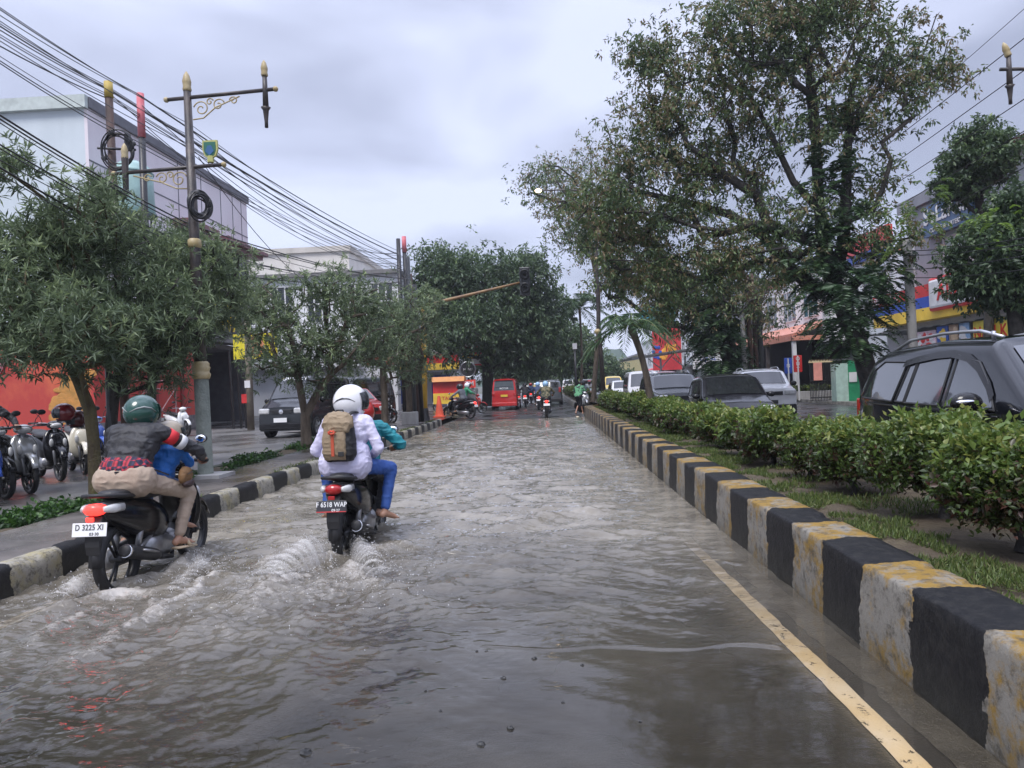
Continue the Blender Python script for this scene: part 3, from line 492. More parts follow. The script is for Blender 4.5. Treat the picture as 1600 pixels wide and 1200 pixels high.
# palms
def palm(label,base,top,nf,Lf,Y):
    o=thing('palm_tree',label,'palm',base,0,'palms on the median'); mid=[base.lerp(top,k)+Vector((.12*math.sin(k*3),0,0)) for k in np.linspace(0,1,9)]
    MB().tube(mid,[.13,.11,.1,.09,.085,.08,.08,.09,.1],8).build('trunk',bark,o,smooth=True,world=True); sets=[]; cm=MB()
    for i in range(nf):
        az=i*2.4+random.random(); el=random.uniform(.05,1.25); d=np.array([math.cos(az)*math.cos(el),math.sin(az)*math.cos(el),math.sin(el)]); s=np.linspace(.08,1,30); ln=Lf*random.uniform(.8,1.1)
        cur=np.array(top)+d*ln*s[:,None]+np.array([0,0,-1.])*(s**2.2)[:,None]*ln*.75; tg=nrm(np.gradient(cur,axis=0)); sd=nrm(np.cross(tg,[0,0,1.])); Lh=.55*Lf/2.2*(np.sin(np.pi*(s*.9+.08))**.6)
        for sg in(1,-1): sets.append(leafverts(cur,nrm(sd*sg+tg*.7+np.array([0,0,-.35])+RNG.normal(0,.1,(30,3))),Lh,.045*Lf/2.2,tint=np.clip(RNG.normal(.5,.2,30),0,1)))
        cm.tube(cur[::5],[.02,.017,.014,.01,.007,.005],5)
    cm.build('frond_stem',M('palm_stem',(.12,.17,.05),.5),o,world=True); addleaves('crown',sets,MC['leaf_fern'],o); return o
palm('young palm with drooping pale fronds rising from the hedge',Vector((2.7,19,.4)),AT(985,510,19.),17,1.5,19)
palm('dark palm beside the tall black street lamp',Vector((2.6,55,.3)),AT(905,482,55),18,3.2,55)
# ----- hedge shrubs -----
def shrub(label,loc,r,h,n,L=.06,W=.03,seed=0,cover=.0):
    o=thing('hedge_shrub',label,'shrub',loc,0,'clipped shrubs on the median'); base=Vector((0,0,0)); T=[];ls=[]
    for k in range(3):
        c=(RNG.normal(0,r*.25),RNG.normal(0,r*.35),h*.66); P=inell(n//3,c,(r*.8,r*1.0,h*.38),.35); T+=list(P)
    P=np.array(T); P[:,2]=np.clip(P[:,2],h*.42+.08*RNG.random(len(P)),None); T=[Vector(p) for p in P]
    tr=[base,Vector((.02,.01,h*.12)),Vector((-.01,.03,h*.25))]; net=grow(tr,T[:120],r_tip=.004,seg_=.15,jit=.25); branchmesh('stem',net,barkd,o,.032,nb=6,world=False)
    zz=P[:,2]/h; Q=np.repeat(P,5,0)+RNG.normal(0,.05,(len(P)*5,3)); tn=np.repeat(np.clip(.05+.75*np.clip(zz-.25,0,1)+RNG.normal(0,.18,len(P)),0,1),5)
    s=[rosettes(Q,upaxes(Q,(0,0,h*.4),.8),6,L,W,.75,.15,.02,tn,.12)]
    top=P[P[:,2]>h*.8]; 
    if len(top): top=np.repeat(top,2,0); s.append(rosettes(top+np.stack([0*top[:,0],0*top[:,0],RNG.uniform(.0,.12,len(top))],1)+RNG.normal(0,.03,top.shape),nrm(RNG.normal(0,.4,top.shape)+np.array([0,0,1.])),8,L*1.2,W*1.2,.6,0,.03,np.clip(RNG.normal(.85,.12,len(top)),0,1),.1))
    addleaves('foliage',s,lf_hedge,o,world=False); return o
ORD='first second third fourth fifth sixth seventh eighth ninth tenth eleventh twelfth thirteenth fourteenth fifteenth sixteenth seventeenth eighteenth nineteenth twentieth twenty-first twenty-second twenty-third twenty-fourth twenty-fifth twenty-sixth twenty-seventh'.split(); sy_=4.45; i=0; protos=[]
desc=['nearest shrub with thick dark stem at right edge','second shrub from the camera with reddish inner twigs','third shrub from the camera below the suv door','fourth shrub with lime shoots below the suv rear window','fifth shrub from the camera before the suv tail','sixth shrub, rounded, where the far asphalt shows above','seventh shrub, in front of the black car bonnet','eighth shrub, in front of the black car windscreen','ninth shrub, by the black car roof','tenth shrub, just nearer than the young palm']
while sy_<32.3:
    x=2.72+RNG.normal(0,.06); rel=.37+RNG.uniform(-.05,.05); hh=(.58 if i<2 else .475)+RNG.uniform(-.06,.08)
    if i<10:
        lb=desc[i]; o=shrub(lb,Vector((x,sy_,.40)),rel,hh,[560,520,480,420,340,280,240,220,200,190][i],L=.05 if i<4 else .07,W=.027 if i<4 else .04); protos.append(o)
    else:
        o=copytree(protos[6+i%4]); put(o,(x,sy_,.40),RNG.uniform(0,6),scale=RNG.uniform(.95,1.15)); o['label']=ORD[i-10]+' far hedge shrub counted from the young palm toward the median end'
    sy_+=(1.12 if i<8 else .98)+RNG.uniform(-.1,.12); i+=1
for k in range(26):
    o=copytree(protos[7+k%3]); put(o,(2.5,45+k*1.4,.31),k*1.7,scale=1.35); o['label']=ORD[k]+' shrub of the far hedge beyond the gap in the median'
# grass on the median and verges
def grass(name,label,x0,x1,y0,y1,z,n,L=.06,dens=None,ground=None):
    C=np.stack([RNG.uniform(x0,x1,n),y0+(y1-y0)*RNG.random(n)**1.6,np.full(n,z)],1); m=vnoise(C[:,:2],41,2.2)*.6+vnoise(C[:,:2],42,6)*.4; C=C[m>(dens or .45)]; m=len(C)
    D=nrm(RNG.normal(0,.5,(m,3))+np.array([0,0,1.])); V,Fc,t=leafverts(C,D,L*RNG.uniform(.5,1.4,m),.006+.0006*C[:,1],fold=.1); return tag(npmesh(name,V,Fc,lf_grass,smooth=False,attrs=dict(tint=t)),label,'grass',kind='stuff')
grass('grass','short grass and weeds along the inside of the median kerb',2.03,2.55,2,32,.405,60000,.05,.47)
grass('grass','sparse grass under the hedge shrubs',2.4,3.4,2,20,.41,26000,.05,.56)
C=np.stack([RNG.uniform(-6.2,-5.55,9000),5+19*RNG.random(9000),RNG.uniform(.16,.3,9000)],1); C=C[(vnoise(C[:,:2],51,1.5)>.35)]
V,Fc,t=rosettes(C,np.tile([[0,0,1.]],(len(C),1)),3,.07,.045,.8,.0,.02); tag(npmesh('ground_cover',V,Fc,leafmat('leaf_cover',[(.015,.04,.01),(.04,.1,.02),(.08,.17,.03)],[0,.6,1]),smooth=False,attrs=dict(tint=t)),'low leafy weeds filling the ditch strip beside the sidewalk','ground cover',kind='stuff')
C=np.stack([-4.44+RNG.normal(0,.035,2600),3+26*RNG.random(2600),np.full(2600,.235)],1); C=C[(vnoise(C[:,1:2],61,.8)>.55)]
V,Fc,t=leafverts(C,nrm(RNG.normal(0,.6,(len(C),3))+[0,0,1.]),.06*RNG.uniform(.5,1.4,len(C)),.012,fold=.1); tag(npmesh('grass',V,Fc,lf_grass,smooth=False,attrs=dict(tint=t)),'grass tufts growing along the back of the left kerb','grass',kind='stuff')
# ---------------- buildings ----------------
def wallmat(n,c,c2=None,streak=.25,vs=.9,rough=.7): return M(n,c,rough,vs=vs,streak=streak,bump=.25,bs=25,col2=c2,lo=.3,hi=.7)
glassd=M('dark_glass',(.03,.035,.04),.08,spec=.8,vs=.8,var=.4); glassb=M('blue_glass',(.05,.07,.09),.06,spec=.9,vs=.5,var=.5)
white=M('white_paint',(.62,.62,.63),.5,vs=1.5,var=.12); blackm=M('black_metal',(.02,.02,.022),.35,vs=5,var=.3); steel=M('steel',(.3,.31,.32),.35,metal=.8)
def faceX(X): return lambda y,z,d=0: (X-d,y,z)
def window(parent,face,X,y0,y1,z0,z1,nv=2,nh=1,fm=None,gm=None,out=1,name='window',fr=.06):
    """window on a wall in plane X (out=+1: room side +X outward) or plane Y when face='Y' (outward -Y)"""
    f=MB(); g=MB()
    def q(a,b,za,zb,d0,d1,mb):
        if face=='X': mb.b2((X+out*d0,a,za),(X+out*d1,b,zb))
        else: mb.b2((a,X-d0,za),(b,X-d1,zb))
    q(y0,y1,z0,z0+fr,.0,.07,f); q(y0,y1,z1-fr,z1,.0,.07,f); q(y0,y0+fr,z0+fr,z1-fr,.0,.07,f); q(y1-fr,y1,z0+fr,z1-fr,.0,.07,f)
    for i in range(1,nv): a=y0+(y1-y0)*i/nv; q(a-fr/2,a+fr/2,z0+fr,z1-fr,.0,.06,f)
    for i in range(1,nh): a=z0+(z1-z0)*i/nh; q(y0+fr,y1-fr,a-fr/2,a+fr/2,.0,.05,f)
    w_=f.build(name,fm or white,parent,world=True); q(y0+fr*.5,y1-fr*.5,z0+fr*.5,z1-fr*.5,.0,.03,g); g.build('pane',gm or glassd,w_,world=False) if False else None
    gg=g; inv=parent.location; o=gg.build('pane',gm or glassd,None); o.parent=w_; o.matrix_local=Matrix.Translation(-Vector(inv)); return w_
# left building 1
b1=thing('shop_building','large pink white panelled building with grey side wall and red mural ground floor','building',(-16,25.5,0))
greyw=wallmat('blue_grey_wall',(.50,.56,.60),(.60,.66,.70)); pinkw=wallmat('pink_white_panels',(.68,.62,.66),(.80,.75,.79),.35,.4); darkcap=M('dark_coping',(.13,.13,.15),.6)
MB().b2((-34,25.5,4.3),(-16.02,39.5,12.0)).build('wall',greyw,b1,world=True)
MB().b2((-16.02,25.5,4.3),(-15.9,39.5,12.0)).build('facade',pinkw,b1,world=True)
MB().b2((-34.05,25.3,11.95),(-15.85,25.49,12.4)).build('side_coping',M('pale_coping',(.45,.50,.48),.6),b1,world=True); c=MB(); c.b2((-34,25.5,12.0),(-15.8,39.6,12.38)); c.build('coping',darkcap,b1,world=True)
c=MB()
for z in (7.6,10.1): c.b2((-15.9,25.5,z),(-15.885,39.5,z+.05))
for y in (28.9,31.9,34.1,36.2,37.6,38.7): c.b2((-15.9,y,7.2),(-15.884,y+.05,12.0))
c.build('panel_joint',darkcap,b1,world=True)
maroon=M('maroon_trim',(.16,.06,.07),.5,col2=(.25,.12,.12))
for y0,y1 in ((25.8,28.2),(31.3,34.2),(35.2,40.3)):
    c=MB(); c.b2((-15.9,y0,9.15),(-15.1,y1,9.35)); c.b2((-15.9,y0+.15,8.95),(-15.35,y1-.15,9.15)); c.build('window_canopy',maroon,b1,world=True)
for y0,y1 in ((26,28),(31.5,34),(35.6,39)): window(b1,'X',-15.9,y0,y1,7.3,8.9,3,1,M('dark_frame',(.05,.05,.06),.4))
c=MB(); c.b2((-15.9,25.4,4.1),(-15.2,40.4,4.3)); c.build('canopy_slab',M('slab_dark',(.16,.155,.155),.6),b1,world=True)
redm=M('red_mural',(.42,.045,.035),.6,col2=(.62,.15,.06),vs=.35,bump=.3,bs=20,streak=.7,lo=.42,hi=.58); redd=M('red_mural_deep',(.40,.03,.03),.6,col2=(.5,.07,.05),vs=.7,streak=.3)
MB().b2((-33,25.3,.1),(-16.02,33.9,3.9)).build('mural_wall',redm,b1,world=True)
MB().b2((-16.02,25.3,.75),(-15.9,33.9,3.9)).build('mural_wall',redd,b1,world=True,label='deep red street front of the mural wall')
MB().b2((-16.02,25.3,.1),(-15.75,33.9,.75)).build('plinth',M('stone_plinth',(.12,.11,.11),.8,col2=(.25,.23,.23),vs=6,bump=1,bs=12),b1,world=True)
MB().b2((-33,25.5,3.9),(-16.1,39.4,4.1)).build('beam',wallmat('grey_beam',(.3,.29,.3)),b1,world=True)
c=MB(); hx=[AT(a,b,25.25) for a,b in ((-8,520),(16,548),(-8,590))]; 
for a,b in zip(hx[:-1],hx[1:]): c.tube([a,b],.09,4)
c.build('mural_line',M('pink_line',(.7,.28,.32),.6),b1,world=True)
c=MB(); RR=np.random.default_rng(3)
for k in range(60): a,b=RR.normal(112,14),RR.normal(625,16); p=AT(a,min(655,b),25.27); c.ell((p.x,25.27,p.z),(RR.uniform(.08,.3),.012,RR.uniform(.05,.25)),8)
c.build('mural_patch',M('ochre_patch',(.35,.18,.04),.7,col2=(.55,.25,.06),vs=4),b1,world=True)
for y in (27.2,29.3,31.4,33): MB().b2((-15.9,y,.75),(-15.82,y+.18,3.9)).build('pilaster',M('red_dark',(.25,.03,.03),.6),b1,world=True)
MB().b2((-30,26,.2),(-16.2,39.3,.21)).build('floor',lot,b1,world=True)
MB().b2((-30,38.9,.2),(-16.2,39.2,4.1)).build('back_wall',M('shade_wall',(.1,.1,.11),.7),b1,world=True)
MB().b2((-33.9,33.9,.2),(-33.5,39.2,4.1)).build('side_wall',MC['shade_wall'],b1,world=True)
MB().b2((-15.45,32.2,4.3),(-15.25,37.2,6.4)).build('sign_board',M('sign_black',(.015,.015,.02),.35),b1,world=True)
yel=M('sign_yellow',(.85,.6,.02),.5,var=.03,emit=0)
text('SEWA',1.05,yel,(-15.22,34.6,5.0),(math.pi/2,0,math.pi/2),'sign_lettering',b1,.02,world=True,sx=1.25)
text('RUKO',.9,yel,(-15.22,34.1,6.05),(math.pi/2,0,math.pi/2),'sign_lettering',b1,.02,world=True,sx=1.2)
# water tank like lantern on the facade
tk=thing('water_tank','pale green domed tank on legs standing before the pink facade','tank',(-15.2,27.2,7.3))
tm=M('tank_green',(.28,.42,.40),.4,vs=2,trans=0); c=MB(); p=AT(207,300,26.6); tk.location=(p.x,26.6,p.z-1.0)
c.lathe([(0,2.15),(.35,2.1),(.62,1.9),(.7,1.65),(.72,1.6),(.76,.3),(.7,.15),(0,.12)],n=20); c.build('tank',tm,tk,smooth=True)
c=MB(); c.lathe([(.74,1.7),(.76,1.66),(.74,1.62)],n=20); c.lathe([(.8,.12),(.8,.2),(.7,.22)],n=20); 
c.build('band',M('tank_band',(.15,.25,.24),.4),tk)
for a in range(4): MB().tube([(.6*math.cos(a*1.57+.7),.6*math.sin(a*1.57+.7),.15),(.6*math.cos(a*1.57+.7),.6*math.sin(a*1.57+.7),-.45)],.035,6).build('leg',blackm,tk)
MB().b2((-.9,-.8,-.6),(.9,.8,-.45)).build('bracket',darkcap,tk)
# beige building 2 and white wing
b2_=thing('shop_building','tall plain beige building behind the white windowed wing','building',(-16,61,0)); bei=wallmat('beige_wall',(.56,.53,.49),(.66,.63,.59))
MB().b2((-48,61,0),(-16,78,13.3)).build('wall',bei,b2_,world=True); MB().b2((-48.2,60.8,13.3),(-15.8,78.2,13.75)).build('coping',wallmat('beige_cap',(.5,.47,.43)),b2_,world=True)
c=MB(); 
for z in (7.5,9.8,11.6): c.b2((-16,61,z),(-15.97,78,z+.08))
c.build('panel_joint',M('beige_joint',(.3,.28,.26),.7),b2_,world=True)
b3=thing('shop_building','white two storey wing with gridded white windows and a blank fascia band','building',(-20,47,0)); ww=wallmat('white_wall',(.64,.65,.67),(.75,.76,.78))
MB().b2((-20.6,47,4.9),(-9.2,58,9.0)).build('wall',ww,b3,world=True); MB().b2((-21,46.6,9.0),(-9,58,9.25)).build('roof_slab',MC['slab_dark'],b3,world=True)
for x in (-19.6,-17.6,-15.2,-13.0,-11.0): window(b3,'Y',47,x,x+1.5,6.0,8.5,3,2,fr=.09)
MB().b2((-34,45.2,3.1),(-11.5,47,4.75)).build('fascia',white,b3,world=True)
MB().b2((-34,46,.2),(-9.3,47,3.1)).build('ground_floor_wall',wallmat('grey_white_wall',(.5,.5,.52),(.62,.62,.64)),b3,world=True)
MB().b2((-16,45.0,3.0),(-12,46.0,3.1)).build('awning',steel,b3,world=True)
c=MB(); c.b2((-20.2,45.9,2.2),(-19.3,45.99,2.95)); c.lathe([(.3,0),(.3,.05),(.05,.05)],(-19.75,45.85,2.57),'Y',n=14); c.build('air_conditioner',white,b3,world=True)
# far left store with red and yellow fascia
st=thing('store_building','small store with red over yellow fascia and blue doors','store',(-9,62,0)); redp=M('red_panel',(.55,.03,.03),.4,vs=1); yep=M('yellow_panel',(.75,.50,.06),.45,vs=1); blup=M('blue_panel',(.03,.08,.40),.4,vs=1)
MB().b2((-18,62,.1),(-7.4,70,4.6)).build('wall',ww,st,world=True); MB().b2((-18,61.6,3.6),(-7.2,61.98,4.4)).build('fascia',redp,st,world=True,label='red fascia band'); MB().b2((-18,61.58,3.05),(-7.2,61.98,3.6)).build('fascia',yep,st,world=True,label='yellow fascia band')
MB().b2((-18,60.8,2.85),(-7.2,62,3.0)).build('awning',steel,st,world=True)
for x in (-16,-13,-9.6): MB().b2((x,61.9,.3),(x+1.6,62.0,2.6)).build('door',MC['blue_panel'],st,world=True)
for x in (-11.2,-7.6): MB().b2((x-.06,60.9,.1),(x+.06,61.0,2.85)).build('post',white,st,world=True)
MB().b2((-13,63,4.6),(-7.6,72,8.2)).build('upper_wall',ww,st,world=True)
# pylon sign and round sign, atm sign
py=thing('pylon_sign','tall red framed shop pylon sign with blue lettering on white','sign',(AT(740,640,50).x,50,.1)); k=py.location
MB().tube([(0,0,0),(0,0,5.4)],.09,8).build('pole',blackm,py)
for z0,z1,mt in ((4.15,5.5,white),(3.35,3.62,yep),(2.95,3.3,white)): MB().b2((-.62,-.14,z0),(.62,.14,z1)).build('panel',mt,py)
c=MB(); 
for z in (5.5,4.05,3.62,2.85): c.b2((-.68,-.16,z),(.68,.16,z+.1))
c.build('frame',redp,py); text('kKam',.5,blup,(0,-.15,4.7),(math.pi/2,0,0),'sign_lettering',py,.01); text('24',.24,redp,(0,-.15,3.13),(math.pi/2,0,0),'sign_lettering',py,.01)
rs=thing('round_sign','round black hanging sign with pale ring below the pylon sign','sign',(AT(732,600,48).x,48,.1)); MB().lathe([(0,-.06),(.48,-.06),(.52,0),(.48,.06),(0,.06)],(0,0,2.55),'Y',n=28).build('disc',blackm,rs); MB().lathe([(.46,-.07),(.5,-.09),(.54,-.07),(.54,0)],(0,0,2.55),'Y',n=28).build('ring',steel,rs); MB().tube([(.0,.05,0),(0,.05,2.1)],.04).build('pole',blackm,rs); text('MANU',.2,white,(0,-.07,2.55),(math.pi/2,0,0),'sign_lettering',rs,.005)
at_=thing('atm_sign','small red sign board reading ATM','sign',(AT(731,620,46).x,46,.1)); MB().b2((-.52,-.06,1.35),(.52,.06,1.85)).build('board',M('sign_red',(.65,.06,.05),.4),at_); text('ATM',.4,white,(0,-.07,1.6),(math.pi/2,0,0),'sign_lettering',at_,.005); MB().b2((-.6,0,0),(.6,.5,1.3)).build('kiosk',steel,at_)
ct=thing('food_cart','red and yellow food cart with scalloped canopy','cart',(AT(703,635,45).x,45,.18)); MB().b2((-.95,-.4,.35),(.95,.4,1.0)).build('counter',yep,ct); MB().b2((-.95,-.35,1.0),(.95,.35,1.7)).build('display_box',redp,ct); c=MB(); c.prism([(-.6,1.7),(.6,1.7),(.35,2.0),(-.35,2.0)],-1.0,1.0,'X'); c.build('canopy',M('canopy_orange',(.5,.2,.05),.6),ct)
for s in(-1,1): MB().lathe([(.22,-.03),(.28,-.03),(.28,.03),(.22,.03)],(s*.99,0,.28),'X',n=18).build('wheel',blackm,ct)
text('TAHU',.3,redp,(0,-.41,.68),(math.pi/2,0,0),'sign_lettering',ct,.005)
cn=thing('traffic_cone','orange red traffic cone at the corner of the left sidewalk','cone',G(687,652,.2)); c=MB(); c.box((0,0,.03),(.5,.5,.06)); c.lathe([(.2,.06),(.06,.95),(.0,.97)],n=16); c.build('cone_body',M('cone_red',(.65,.10,.05),.5),cn); MB().lathe([(.135,.42),(.105,.6)],n=16).build('band',M('cone_band',(.5,.25,.2),.4),cn)
# blue white barrier board, posts
def post(label,base,h,r,mat,name='pole',cat='pole',group=None,topm=None,toph=.4,lean=None,n=10,top=None):
    o=thing(name,label,cat,base,0,group); t=Vector(top)-Vector(base) if top is not None else Vector((0,0,h)); MB().tube([(0,0,-.05),t*.5,t],[r*1.05,r,r*.9],n).build('shaft',mat,o,smooth=True)
    if topm: u=t.normalized(); MB().tube([t-u*toph,t+u*.01],[r*1.03,r*1.0],n).build('cap',topm,o,smooth=True)
    return o
rust=M('rust_brown',(.05,.028,.022),.6,col2=(.09,.05,.04),vs=5,bump=.4,bs=30); redcap=M('red_cap',(.5,.10,.12),.6,col2=(.62,.22,.25),vs=6); conc=M('concrete_pole',(.28,.27,.26),.7,col2=(.4,.39,.38),vs=4,bump=.4,streak=.3)
def ptop(a,b,Y): return AT(a,b,Y)
pA=post('rusty brown utility pole with yellow top carrying a cable coil','x' and Vector((AT(196,640,13.).x,13,.18)),0,.075,rust,'utility_pole','pole','utility poles beside the left sidewalk',M('yellow_cap',(.45,.33,.08),.6),.28,top=ptop(169,129,13.))
pB=post('black utility pole with a faded red top','x' and Vector((AT(238,640,14).x,14,.18)),0,.07,blackm,'utility_pole','pole','utility poles beside the left sidewalk',redcap,.85,top=ptop(219,147,14))
c=MB(); c.tube([(0,0,2.2),(0,0,2.9)],[.125,.115],10); 
pC=post('square dark steel post just right of the mossy trunk',G(158,765,.18)+Vector((0,.3,0)),2.35,.06,M('dark_steel',(.06,.065,.07),.5,vs=4),'post','post',n=4)
for px,yt,yb,Y,mt,lb,cp in ((622,373,462,27.5,blackm,'tall thin black pole of the far left cluster',None),(631,370,662,27.8,blackm,'tall pole with red tip in the far left cluster',redcap),(637,402,662,28.2,M('dark_steel',(.06,.065,.07),.5),'mid height dark pole in the far left cluster',None),(641,428,662,28.6,rust,'brown short pole in the far left cluster',None),(648,445,662,28.9,blackm,'shortest black pole of the far left cluster, nearest the yellow post',None)):
    post(lb,Vector((AT(px+11,640,Y).x,Y,.2)),0,.085,mt,'utility_pole','pole','clustered utility poles at the junction',cp,.6,top=ptop(px,yt,Y))
MB_=MB().box((0,0,.22),(.55,.5,.5)); fb=tag(MB_.build('pole_footing',conc,bevel=.02),'square concrete footing at the black pole cluster','footing'); fb.location=(AT(641,660,27).x,27,.2)
# traffic signal with yellow post and arm
ts=thing('traffic_signal','yellow traffic signal mast with long arm reaching over the road','traffic light',G(663,657,.2)); yb=M('signal_yellow',(.45,.26,.02),.5,col2=(.55,.34,.05),vs=3); Yt=ts.location.y
a0=ts.location; top=AT(662,480,Yt); e1=AT(690,471,Yt); e2=AT(815,441,Yt)
MB().tube([a0+Vector((0,0,-.05)),top],[.14,.11],10).build('post',yb,ts,smooth=True,world=True); MB().tube([a0+Vector((0,0,0)),a0+Vector((0,0,.5))],[.25,.17],10).build('base',blackm,ts,world=True)
MB().tube([top,e1,e1.lerp(e2,.5),e2],[.09,.075,.06,.045],10).build('arm',M('signal_rust',(.16,.09,.05),.6,col2=(.26,.16,.07),vs=2),ts,smooth=True,world=True)
hb=AT(820,440,Yt); hd=MB().box(hb,(.42,.25,1.15)).build('signal_head',blackm,ts,world=True,bevel=.03)
for dz in (.27,-.27):
    o=MB().lathe([(.17,-.2),(.19,-.2),(.17,0),(0,-.01),(0,-.0)],(hb.x,hb.y-.12,hb.z+dz),'Y',n=16).build('lamp_hood',M('hood',(.03,.03,.03),.3),None,smooth=True); o.parent=hd; o.matrix_local=Matrix.Translation(-a0)
# ornamental lamp post
gold=M('gold_paint',(.34,.26,.12),.5,col2=(.45,.37,.22),vs=9); lampb=M('lamp_black',(.022,.02,.022),.4,col2=(.07,.055,.05),vs=6,bump=.3); basegr=M('base_grey_green',(.13,.15,.13),.7,col2=(.22,.24,.21),vs=4,bump=.8,bs=30)
def spiral(c,r0,turns,ax,flip,n=26):
    return [c+ax*(flip*r0*(1-.8*t)*math.cos(turns*6.283*t+.3))+Vector((0,0,1))*(r0*(1-.8*t)*math.sin(turns*6.283*t+.3)) for t in np.linspace(0,1,n)]
def lamp_post(label,base,topp,armL,Y,mirror=1,emblem=True):
    o=thing('ornamental_lamp_post',label,'lamp post',base,0); b=Vector(base); t=Vector(topp); u=(t-b).normalized(); Hh=(t-b).length; 
    MB().tube([b,b+u*.06,b+u*1.62,b+u*1.64],[.15,.12,.115,.11],14).build('pedestal',basegr,o,smooth=True,world=True)
    c=MB(); c.tube([b+u*1.60,b+u*1.63,b+u*1.68,b+u*1.7,b+u*1.73,b+u*1.78,b+u*1.8,b+u*1.84,b+u*1.88],[.13,.14,.15,.13,.13,.15,.13,.138,.11],16); c.build('gold_collar',gold,o,smooth=True,world=True); MB().tube([b+u*(Hh*.565),b+u*(Hh*.57),b+u*(Hh*.585),b+u*(Hh*.59)],[.07,.105,.105,.07],14).build('gold_collar',gold,o,smooth=True,world=True)
    MB().tube([b+u*1.85,b+u*(Hh*.57),b+u*(Hh-.32)],[.095,.08,.058],12).build('shaft',lampb,o,smooth=True,world=True)
    def finial(p,s): c=MB(); c.tube([p,p+u*.03*s,p+u*.08*s,p+u*.13*s,p+u*.16*s,p+u*.26*s,p+u*.32*s],[.06*s,.07*s,.06*s,.066*s,.07*s,.045*s,.01*s],12); c.build('finial',gold,o,smooth=True,world=True)
    finial(b+u*(Hh-.32),1.)
    A=Vector((mirror*math.cos(.04),0,math.sin(.04)))
    p=b+u*(Hh-.42); MB().tube([p-A*.33,p+A*armL],.032,8).build('arm',lampb,o,smooth=True,world=True); q=p+A*(armL-.15)
    c=MB(); c.tube([q+Vector((0,0,.3)),q-Vector((0,0,.28))],[.035,.05],8); c.tube([q-Vector((0,0,.28)),q-Vector((0,0,.32)),q-Vector((0,0,.5)),q-Vector((0,0,.6))],[.08,.05,.03,.03],8); c.build('lantern_stem',lampb,o,smooth=True,world=True); finial(q+Vector((0,0,.22)),.8)
    if emblem:
        p2=b+u*(Hh*.765); A2=Vector((math.cos(.03),0,math.sin(.03))); MB().tube([p2-A2*1.25,p2+A2*.52],.032,8).build('cross_arm',lampb,o,smooth=True,world=True)
        c=MB(); [c.ell(p2+A2*s,.045,8) for s in (-1.27,.54)]; [c.ell(p+A*s,.045,8) for s in (-.35,armL+.02)]; c.build('arm_knob',gold,o,smooth=True,world=True)
        q=p2-A2*1.08; MB().tube([q-Vector((0,0,.3)),q+Vector((0,0,.25))],[.045,.055],8).build('lantern_stem',lampb,o,world=True); finial(q+Vector((0,0,.22)),.8)
        c=p2+A2*.33+Vector((0,0,.05)); sh=[(-.12,.30),(.12,.30),(.125,.15),(.09,.05),(0,-.0),(-.09,.05),(-.125,.15)]; e=MB(); e.prism([(c.x+x,c.z+.05+z) for x,z in sh],c.y-.02,c.y+.02,'Y'); e.tube([c,c+Vector((0,0,.1))],.05,6); em=e.build('emblem',M('emblem_gold',(.42,.42,.15),.5),o,world=True)
        e=MB(); e.prism([(c.x+x*.78,c.z+.08+z*.8) for x,z in sh],c.y-.03,c.y+.03,'Y'); k=e.build('emblem_field',M('emblem_green',(.02,.13,.09),.5),em); k.matrix_local=Matrix.Translation(-b)
        e=MB(); e.prism([(c.x+x,c.z+.22+z) for x,z in ((-.07,-.05),(0,-.12),(.07,-.05),(.03,.04),(-.03,.04))],c.y-.038,c.y+.038,'Y'); k=e.build('emblem_hill',M('emblem_blue',(.03,.12,.28),.5),em); k.matrix_local=Matrix.Translation(-b)
    c=MB(); s=mirror
    for cc,r,tn,f in ((p+A*.22+Vector((0,0,-.2)),.13,1.4,-1),(p+A*.5+Vector((0,0,-.16)),.1,1.3,1),(p+A*.75+Vector((0,0,-.12)),.07,1.2,-1),(p+A*.36+Vector((0,0,-.1)),.06,1.2,1)): c.tube(spiral(cc,r,tn,A,f),.011,5)
    c.tube([p+A*.08+Vector((0,0,-.36)),p+A*.25+Vector((0,0,-.35)),p+A*.45+Vector((0,0,-.2)),p+A*.85+Vector((0,0,-.06))],.012,5)
    if emblem:
        for cc,r,tn,f in ((p2-A2*.2+Vector((0,0,-.18)),.13,1.4,1),(p2-A2*.48+Vector((0,0,-.14)),.1,1.3,-1),(p2-A2*.72+Vector((0,0,-.12)),.07,1.2,1),(p2-A2*.34+Vector((0,0,-.1)),.06,1.2,-1)): c.tube(spiral(cc,r,tn,A2,f),.011,5)
        c.tube([p2-A2*.05+Vector((0,0,-.34)),p2-A2*.25+Vector((0,0,-.32)),p2-A2*.5+Vector((0,0,-.2)),p2-A2*.95+Vector((0,0,-.06))],.012,5)
    c.build('scroll_bracket',gold,o,smooth=True,world=True); return o
lb_=G(322,748,.2); LY=lb_.y
lamp_post('black ornamental lamp post with gold collars, scrolls and a shield emblem',lb_,AT(291,112,LY),1.42,LY)
lamp_post('second ornamental lamp post whose arm reaches in at the top right edge',Vector((11.6,13,.15)),Vector((AT(1690,70,13).x,13,AT(1690,70,13).z)),1.5,13,-1,False)
pd=MB().b2((-.35,-.3,-.25),(.35,.3,.08)).build('plinth',conc,[o for o in COL.objects if o.name.startswith('ornamental_lamp_post')][0])
